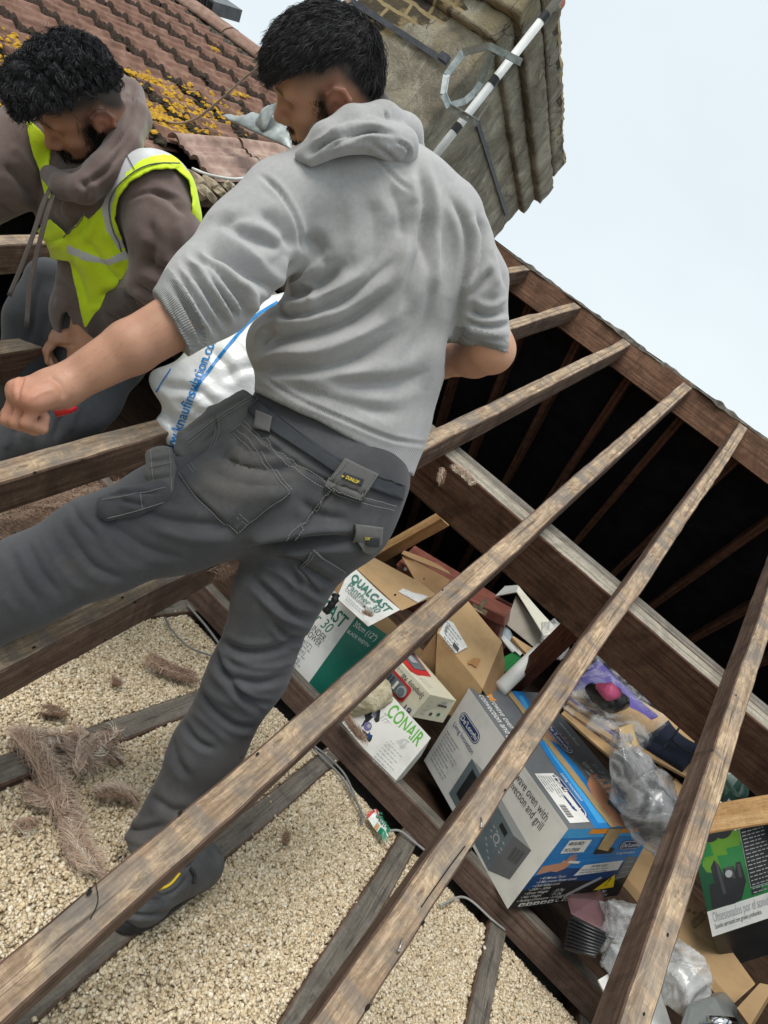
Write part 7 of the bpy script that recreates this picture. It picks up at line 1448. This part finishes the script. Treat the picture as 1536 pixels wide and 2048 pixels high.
bs_ = bvh_of(sk); mb = MB(); surf_text(mb, bs_, 'www.knaufinsulation.com', (340, 925), (438, 670), 21, .004, 0, .012); mb.build('printed_lettering', SBLUE, sk, fix=False)
def band(bv, pts, wpx, off, mats, parent, name='printed_stripe'):
    c = bezier([(x, y, 0) for x, y in pts], 30)[:, :2]; d = np.gradient(c, axis=0); d /= np.linalg.norm(d, axis=1)[:, None]; nn = np.stack([-d[:, 1], d[:, 0]], 1) * wpx / 2; V = []; ok = []
    for q, n_ in zip(c, nn):
        a, na = cast(bv, *(q + n_)); b_, nb_ = cast(bv, *(q - n_))
        if a is None or b_ is None: continue
        V += [a - CAM[:, 2] * off, b_ - CAM[:, 2] * off]
    if len(V) > 4: mesh(name, V, [(2 * i, 2 * i + 1, 2 * i + 3, 2 * i + 2) for i in range(len(V) // 2 - 1)], mats, parent)
band(bs_, [(388, 782), (410, 752), (450, 700), (505, 638), (556, 604)], 6, .003, SBLUE, sk); band(bs_, [(312, 785), (326, 762), (342, 738)], 2.5, .003, SBLUE, sk)
mb = MB(); mb.tube([P(112, 826, 1.09), P(136, 818, 1.09), P(152, 812, 1.095)], [.007, .008, .006], 10); mb.build('red_handle', plain('red plastic', (.6, .012, .02), .35), None, True, label='small red tool handle showing behind the fist of the hooded man', cat='handle')

# ------------------------------------------------------------------ loose wool, cables, nails, mast, flashing
WOOL, t, b = newmat('brown mineral wool'); at = _n(t, 'ShaderNodeAttribute'); at.attribute_name = 'Col'; t.links.new(at.outputs['Color'], b.inputs['Base Color']); b.inputs['Roughness'].default_value = .95; b.inputs['Specular IOR Level'].default_value = .1
def tuft(path, n, spread, length, seed, label, z0=.0, pale=.25, wid=.00055, lift=.012, group='tufts of loose wool on the insulation'):
    r_ = np.random.default_rng(seed); c = bezier(path, 40) if len(path) > 2 else np.linspace(path[0], path[1], 40); c = c[np.linspace(0, len(c) - 1, 40).astype(int)]; i = r_.integers(0, 40, n); lockn = max(5, n // 60); lk = r_.integers(0, lockn, n); n = int(n * 1.3); i = r_.integers(0, 40, n); lockn = max(5, n // 60); lk = r_.integers(0, lockn, n); off = r_.normal(0, spread * .85, (lockn, 3)) * np.array([1, 1, .5]); off[:, 2] = np.abs(off[:, 2]) + .004
    T = np.gradient(c, axis=0); T /= np.linalg.norm(T, axis=1)[:, None] + 1e-9; base = c[i] + off[lk] + r_.normal(0, spread * .15, (n, 3)) * np.array([1, 1, .5]); d = T[i] * r_.choice([1, 1, -.3], lockn)[lk][:, None] + r_.normal(0, .42, (lockn, 3))[lk] + r_.normal(0, .10, (n, 3)); d[:, 2] *= .35; d /= np.linalg.norm(d, axis=1)[:, None]
    ln = length * .85 * r_.uniform(.5, 1.3, n); seg = 9; q = np.linspace(-.5, .5, seg + 1); ph = r_.uniform(0, 6.28, lockn)[lk]; sd_ = np.cross(d, np.array([0, 0, 1.])); pts = base[:, None] + d[:, None] * (ln[:, None] * q[None])[..., None] + sd_[:, None] * (ln[:, None] * .17 * np.sin(q[None] * (5 + 3 * np.sin(ph[:, None] * 5)) + ph[:, None]))[..., None] + np.array([0, 0, 1.]) * (lift * (np.cos(q[None] * 5 + ph[:, None] * .7)) * r_.uniform(.2, 1, (n, 1)))[..., None]
    pts[..., 2] = np.maximum(pts[..., 2], z0 - .008 + .004 * r_.uniform(size=pts.shape[:2])); vw = unit(EYE - c.mean(0)); Tt = np.gradient(pts, axis=1); s2 = np.cross(Tt, vw + .5 * r_.normal(size=(n, 1, 3))); s2 /= np.linalg.norm(s2, axis=2)[..., None] + 1e-9; w_ = wid * np.sin(np.pi * (q + .5) * .9 + .15)
    V = np.stack([pts - s2 * w_[None, :, None], pts + s2 * w_[None, :, None]], 2).reshape(n, -1, 3); k = np.arange(seg) * 2; F = (np.stack([k, k + 1, k + 3, k + 2], 1)[None] + (np.arange(n) * 2 * (seg + 1))[:, None, None]).reshape(-1, 4)
    pal_ = np.array([(.42, .29, .215), (.53, .395, .305), (.31, .205, .145), (.75, .66, .54), (.60, .47, .37)]); cc = pal_[r_.choice(5, lockn, p=[.34, .26, .40 - pale, pale * .45, pale * .55])][lk] * r_.uniform(.75, 1.2, (n, 1)); me = npmesh('wool_tuft', V.reshape(-1, 3), F, 4); vcol(me, np.repeat(cc, 2 * (seg + 1), 0)); return link('wool_tuft', me, WOOL, None, True, label=label, cat='wool', group=group)
def G(x, y, z=.0): return on(x, y, ZA, (0, 0, z))
tuft([G(50, 1478, .02), G(85, 1520, .03), G(110, 1570, .02), G(135, 1625, .02)], 2400, .010, .085, 1, 'big tangled clump of brown wool lying across the left joist', .01)
tuft([G(40, 1475, .02), G(80, 1480, .03), G(125, 1480, .02)], 700, .008, .07, 2, 'brown wool tuft at the top of the big tangled clump', .01)
tuft([G(60, 1590, .01), G(95, 1605, .015), G(125, 1580, .02)], 600, .009, .06, 3, 'brown wool tuft at the foot of the big tangled clump', 0)
tuft([G(138, 1640, .01), G(152, 1690, .02), G(180, 1730, .02)], 900, .006, .09, 4, 'long combed wool tuft reaching under the rafter by the boot', 0, .4)
tuft([G(200, 1590, .01), G(235, 1585, .02), G(262, 1600, .01)], 800, .010, .055, 5, 'brown and white wool tuft next to the trouser hem', 0, .35)
tuft([G(215, 1500, .015), G(232, 1520, .01)], 380, .010, .04, 6, 'small wool tuft right of the big tangled clump', 0)
tuft([G(150, 1530, .04), G(158, 1490, .06), G(164, 1475, .07)], 260, .003, .09, 7, 'thin upright white wisp beside the big tangled clump', .01, .395, .001)
tuft([G(160, 1522, .02), G(190, 1518, .02), G(230, 1470, .05)], 260, .004, .09, 8, 'thin white wisp trailing to the right of the big tangled clump', .01, .395, .001)
tuft([G(300, 1325, .01), G(345, 1348, .012), G(385, 1360, .01)], 900, .016, .05, 9, 'flat brown wool patch above the middle joist, near the trouser knee', -.005, .1)
tuft([G(225, 1365, .0), G(240, 1370, .0)], 150, .008, .025, 10, 'tiny brown wool tuft left of the flat wool patch', -.01, .05)
tuft([G(85, 1425, .0), G(115, 1428, .0)], 320, .010, .035, 11, 'small brown wool tuft above the left joist', -.01, .05)
tuft([G(35, 1660, .0), G(60, 1655, .0)], 300, .010, .04, 12, 'small brown and white wool tuft at the left edge below the joist', -.01, .35)
tuft([G(590, 1500, .0), G(615, 1480, .0)], 500, .014, .035, 13, 'brown wool tuft under the long rafter, above the grey cables', -.01, .05)
tuft([G(568, 1690, -.01), G(572, 1670, -.01)], 120, .006, .04, 14, 'thin brown wisp on the open vermiculite below the cables', -.012, .05)
tuft([P(905, 935, 2.32), P(922, 948, 2.31), P(940, 965, 2.30)], 420, .012, .03, 15, 'pink brown wool crumb stuck on top of the purlin', -9, .2)
tuft([P(883, 945, 2.31), P(878, 968, 2.31)], 140, .005, .03, 16, 'pink brown wool crumb hanging on the purlin face', -9, .2)
tuft([P(690, 1435, 2.52), P(706, 1460, 2.48), P(724, 1478, 2.46)], 900, .012, .035, 17, 'brown wool crumbs on the corner of the hairdryer carton', -9, .1)
tuft([P(726, 1226, 2.58), P(740, 1232, 2.6)], 90, .005, .025, 18, 'brown wool crumb on the white lid flap of the mower box', -9, .1)
tuft([P(430, 1150, 1.62), P(450, 1135, 1.66)], 260, .010, .05, 19, 'dark brown fibre tuft on the rafter behind the trouser leg', -9, .1)
tuft([G(20, 1010, .04), G(90, 1010, .05), G(170, 1000, .05), G(230, 985, .05)], 4200, .035, .08, 20, 'dull pink wool batt between the two left rafters', -.01, .1)
tuft([G(0, 1075, .02), G(60, 1060, .03), G(110, 1030, .03)], 2600, .03, .07, 21, 'dull pink wool batt at the left edge above the trouser leg', -.01, .1)
CAB = plain('grey pvc cable', (.20, .20, .195), .5); CABL = plain('pale grey cable', (.36, .36, .35), .5)
def cable(pts, r, mats, label): mb = MB(); mb.tube(bezier(pts, 40), r, 8); mb.build('cable', mats, None, True, label=label, cat='cable')
cable([G(628, 1498, .01), G(650, 1520, .012), G(680, 1550, .01), G(702, 1585, .008), G(722, 1622, .006), G(724, 1648, .004)], .0042, CAB, 'lower of the two grey cables running to the crumpled wrapper')
cable([G(628, 1492, .016), G(655, 1513, .016), G(690, 1550, .014), G(712, 1600, .01), G(728, 1635, .006)], .0042, CAB, 'upper of the two grey cables running to the crumpled wrapper')
cable([G(775, 1662, .012), G(800, 1662, .016), G(830, 1685, .012), G(866, 1714, .006)], .004, CABL, 'short pale cable from the crumpled wrapper to the binder')
cable([G(330, 1235, .01), G(345, 1262, .01), G(380, 1295, .01), G(425, 1312, .008)], .0038, CAB, 'thin grey cable curving over the vermiculite behind the trouser knee')
cable([G(375, 1210, .012), G(410, 1250, .012), G(440, 1290, .01)], .005, CAB, 'grey cable along the foot of the binder behind the trouser leg')
cable([P(300, 225, 3.3), P(345, 246, 3.25), P(390, 238, 3.2), P(440, 200, 3.1), P(490, 155, 3.0), P(535, 115, 2.9), P(640, -40, 2.9)], .005, plain('old tan cable', (.32, .25, .2), .6), 'old tan cable looping over the tiles towards the chimney')
cable([G(880, 1810, .008), G(930, 1795, .008), G(985, 1840, .01), G(1010, 1860, .008)], .004, CABL, 'pale cable along the foot of the binder by the right joist')
# nails
NAIL = noisy('bright nail steel', [(.3, (.3, .29, .27)), (.7, (.5, .49, .47))], 30, .35, .2, .002, 60, metal=.9); HOLE = plain('nail hole', (.008, .007, .006), .95)
def nail(px, py, x, dx, dy, parent, ln=.022):
    p = on(px, py, N, Q0); q = on(px + dx, py + dy, N, Q0 + N * .008); mb = MB(); mb.tube([p - N * .004, p * .5 + q * .5 + N * .004, q], .0018, 6); mb.tube([q, q + unit(q - p) * .0015], .004, 8); mb.build('nail', NAIL, parent, True)
nail(963, 1632, 0, -1, 22, RAFT[.194]); nail(806, 1872, 0, -9, 30, RAFT[.194])
def holes(lst, parent):
    for (px, py, s_) in lst:
        p = on(px, py, N, Q0 + N * .0015); mb = MB(); mb.prism([p + (XA * math.cos(a_) * .7 + U * math.sin(a_) * 1.3) * s_ for a_ in np.linspace(0, 6.28, 9)[:-1]], N * .0008); mb.build('nail_hole', HOLE, parent)
holes([(180, 1778, .003), (178, 1786, .004), (240, 1715, .003), (360, 1625, .004), (482, 1515, .003), (515, 1508, .0035), (790, 1190, .004), (848, 1158, .003), (885, 1180, .003), (990, 1082, .003)], RAFT[-.185])
holes([(940, 1700, .004), (846, 1846, .004), (735, 2015, .005), (1010, 1580, .003), (1126, 1320, .003), (1148, 1288, .003), (1240, 1170, .0025)], RAFT[.194]); holes([(1335, 1870, .004), (1288, 2028, .003), (1425, 1500, .003), (1472, 1390, .003)], RAFT[.625]); holes([(70, 945, .004), (165, 920, .003), (280, 900, .003)], RAFT[-1.03]); holes([(68, 1295, .003), (245, 1195, .003), (270, 1205, .003), (210, 1280, .002)], RAFT[-.635])
mb = MB(); S_ = [on(165 + i * 3, 1800 + i * 7, N, Q0 + N * .001) for i in range(3)]
cr_ = bezier([on(191, 1765, N, Q0 + N * .001), on(196, 1795, N, Q0 + N * .001), on(192, 1815, N, Q0 + N * .001), on(180, 1838, N, Q0 + N * .001)], 14); mb.tube(cr_, .0008, 5, flat=.4, up=N); mb.build('crack', HOLE, RAFT[-.185])
mb = MB(); mb.tube(bezier([on(930, 1692, N, Q0), on(900, 1732, N, Q0), on(866, 1780, N, Q0), on(842, 1815, N, Q0)], 16), .0012, 5, flat=.4, up=N); mb.build('crack', HOLE, RAFT[.194])
# aerial mast, chimney bracket and lashing
ALU = noisy('dull aluminium mast', [(.3, (.50, .50, .50)), (.7, (.66, .66, .66))], 12, .38, .15, .002, 60, metal=.35); GALV = noisy('galvanised steel', [(.3, (.26, .30, .30)), (.55, (.40, .44, .44)), (.75, (.55, .58, .58))], 26, .42, .15, .002, 80, metal=.55); TAPEB = plain('black tape', (.015, .015, .016), .5); STRAP = noisy('dark lashing strap', [(.3, (.03, .034, .04)), (.7, (.07, .075, .085))], 30, .5, .2, .002, 60, metal=.4)
ms_ = on(960, 197, YA, (0, 3.47, 0)); mst = empty('aerial_mast', tuple(ms_), label='white aerial mast with black tape bands strapped to the chimney corner', cat='mast')
zt = lambda px, py: float(on(px, py, unit(np.array([0, 1, 0.])), ms_)[2])
z0_, z1_ = 1.9, 4.2; mb = MB(); mb.tube([(ms_[0], ms_[1], z0_), (ms_[0], ms_[1], zt(1088, 32))], .022, 16); mb.build('pole', PIPE, mst, True); mb = MB(); mb.tube([(ms_[0], ms_[1], zt(1088, 32)), (ms_[0], ms_[1], z1_)], .0205, 16); mb.build('upper_pole', ALU, mst, True)
for (x, y) in ((1087, 35), (992, 166), (920, 262)):
    z = zt(x, y); mb = MB(); mb.tube([(ms_[0], ms_[1], z - .024), (ms_[0], ms_[1], z + .024)], .0233, 16, cap=False); mb.build('tape_band', TAPEB, mst, True)
br_ = empty('chimney_bracket', tuple(P(920, 170, 3.66)), label='galvanised steel bracket with bent arms holding the mast to the chimney', cat='bracket')
def strip(name, pts, h_, th, mats, parent):
    c = np.array(pts); mb = MB(); up = unit(np.array([.0, .0, 1.]))
    for i in range(len(c) - 1):
        d = unit(c[i + 1] - c[i]); s_ = unit(np.cross(d, unit(ray(930, 170)))); mb.obb(c[i] - s_ * h_ / 2 - d * .001 * i, c[i + 1] - c[i] + d * .003, s_ * h_, -unit(ray(930, 170)) * th); mb.obb(c[i] + s_ * (h_ / 2 - .004) - d * .001 * i, c[i + 1] - c[i] + d * .003, s_ * .004, -unit(ray(930, 170)) * th * 5)
    return mb.build(name, mats, parent)
strip('bracket_arm', [P(1043, 125, 3.495), P(978, 92, 3.548), P(926, 105, 3.628), P(893, 150, 3.655), P(887, 188, 3.655), P(899, 214, 3.628), P(956, 247, 3.495)], .035, .006, GALV, br_); strip('bracket_back', [P(984, 108, 3.602), P(962, 165, 3.682), P(950, 184, 3.695), P(930, 202, 3.682), P(904, 210, 3.669)], .032, .006, GALV, br_)
mb = MB()
for (x, y) in ((1010, 112), (1032, 124), (935, 235), (922, 222), (952, 190)):
    p = P(x, y, 3.51); mb = MB(); v_ = -unit(ray(x, y)); mb.tube([p, p + v_ * .016], .008, 6); mb.tube([p + v_ * .016, p + v_ * .032], .004, 6); mb.build('bolt', GALV, br_)
st_ = empty('lashing_strap', tuple(P(890, 125, 3.7)), label='dark steel lashing strap running round the chimney from the bracket', cat='strap')
yq = CHY0 - .016; a_, b_ = on(690, -6, YA, (0, yq, 0)), on(896, 128, YA, (0, yq, 0)); mb = MB(); mb.obb(a_ - ZA * .016, b_ - a_, ZA * .034, -YA * .004); mb.build('front_band', STRAP, st_)
xq = CHX + .018; a_, b_ = on(955, 245, XA, (xq, 0, 0)), on(1014, 432, XA, (xq, 0, 0)); mb = MB(); mb.obb(a_ - ZA * .014, b_ - a_, ZA * .028, XA * .004); mb.build('side_band', STRAP, st_)
p = P(888, 118, 3.66); mb = MB(); mb.obb(p - XA * .027 - ZA * .02, XA * .06, ZA * .04, -YA * .024); mb.build('buckle', STRAP, st_)
TERRA = noisy('terracotta', [(.3, (.18, .06, .04)), (.7, (.32, .13, .09))], 14, .8, .4, .004, 60)
pc_ = on(1100, 45, YA, (0, 4.47, 0)); px_ = pc_[0] - .12; pot = empty('chimney_pot', (px_, 4.47, 3.44), label='terracotta chimney pot rim behind the top of the mast', cat='chimney pot')
mb = MB(); zz = pc_[2]; mb.tube([(px_, 4.47, 3.40), (px_, 4.47, zz - .04), (px_, 4.47, zz - .037), (px_, 4.47, zz + .027), (px_, 4.47, zz + .03), (px_, 4.47, zz + .16)], [.113, .113, .144, .144, .12, .113], 28); mb.build('pot', TERRA, pot, True)
for k in range(5):
    a_ = -1.9 + k * .55; mb = MB(); q = np.array([px_ + .1435 * math.cos(a_), 4.47 + .1435 * math.sin(a_), zz - .005]); d = np.array([math.cos(a_), math.sin(a_), 0]); mb.tube([q, q + d * .003], .012, 10); mb.build('vent_hole', HOLE, pot)
# aerial fittings left of the chimney top
RUST = noisy('rusty steel', [(.3, (.12, .07, .05)), (.7, (.24, .17, .13))], 30, .7, .3, .003, 60); af = empty('aerial_fitting', tuple(P(655, 5, 2.9)), label='rusty aerial clamp and rods above the head of the hooded man', cat='aerial')
mb = MB(); mb.tube([P(630, 22, 2.9), P(672, -30, 2.95)], .016, 10); mb.build('tube', RUST, af, True)
for a_, b_ in (((616, 26), (660, -8)), ((622, 10), (640, 22)), ((660, 2), (668, 20))): mb = MB(); mb.tube([P(*a_, 2.88), P(*b_, 2.88)], .004, 8); mb.build('rod', RUST, af, True)
mb = MB(); mb.obb(P(664, 14, 2.88), P(698, 14, 2.9) - P(664, 14, 2.88), CAM[:, 1] * .03, CAM[:, 2] * .03); mb.tube([P(690, 10, 2.9), P(702, -12, 2.95)], .014, 10); mb.build('clamp', RUST, af)
# torn lead flashing
LEAD = noisy('torn lead flashing', [(.3, (.20, .23, .23)), (.55, (.36, .39, .38)), (.75, (.50, .53, .52))], 12, .5, .5, .006, 40, metal=.25)
fl = [rf(*q) for q in ((0, 0, 0),)]
q4_ = [P(444, 232, 3.18), P(590, 330, 2.92), P(600, 262, 3.0), P(536, 212, 3.12)]
o = sheetbag('lead_flashing', [P(446, 236, 3.20), P(585, 300, 2.98), P(580, 262, 3.05), P(560, 226, 3.15)], 26, .010, LEAD, None, .012, 4, 2, label='torn and curled lead flashing on the tiles in front of the hooded man\'s nose', cat='flashing'); so_ = o.modifiers.new('thick', 'SOLIDIFY'); so_.thickness = .003
o = sheetbag('lead_flashing', [P(500, 262, 3.12), P(530, 262, 3.06), P(556, 206, 3.02), P(540, 212, 3.1)], 16, .006, LEAD, None, .02, 5, 4, label='upturned narrow strip of lead flashing above the torn sheet', cat='flashing'); so_ = o.modifiers.new('thick', 'SOLIDIFY'); so_.thickness = .003
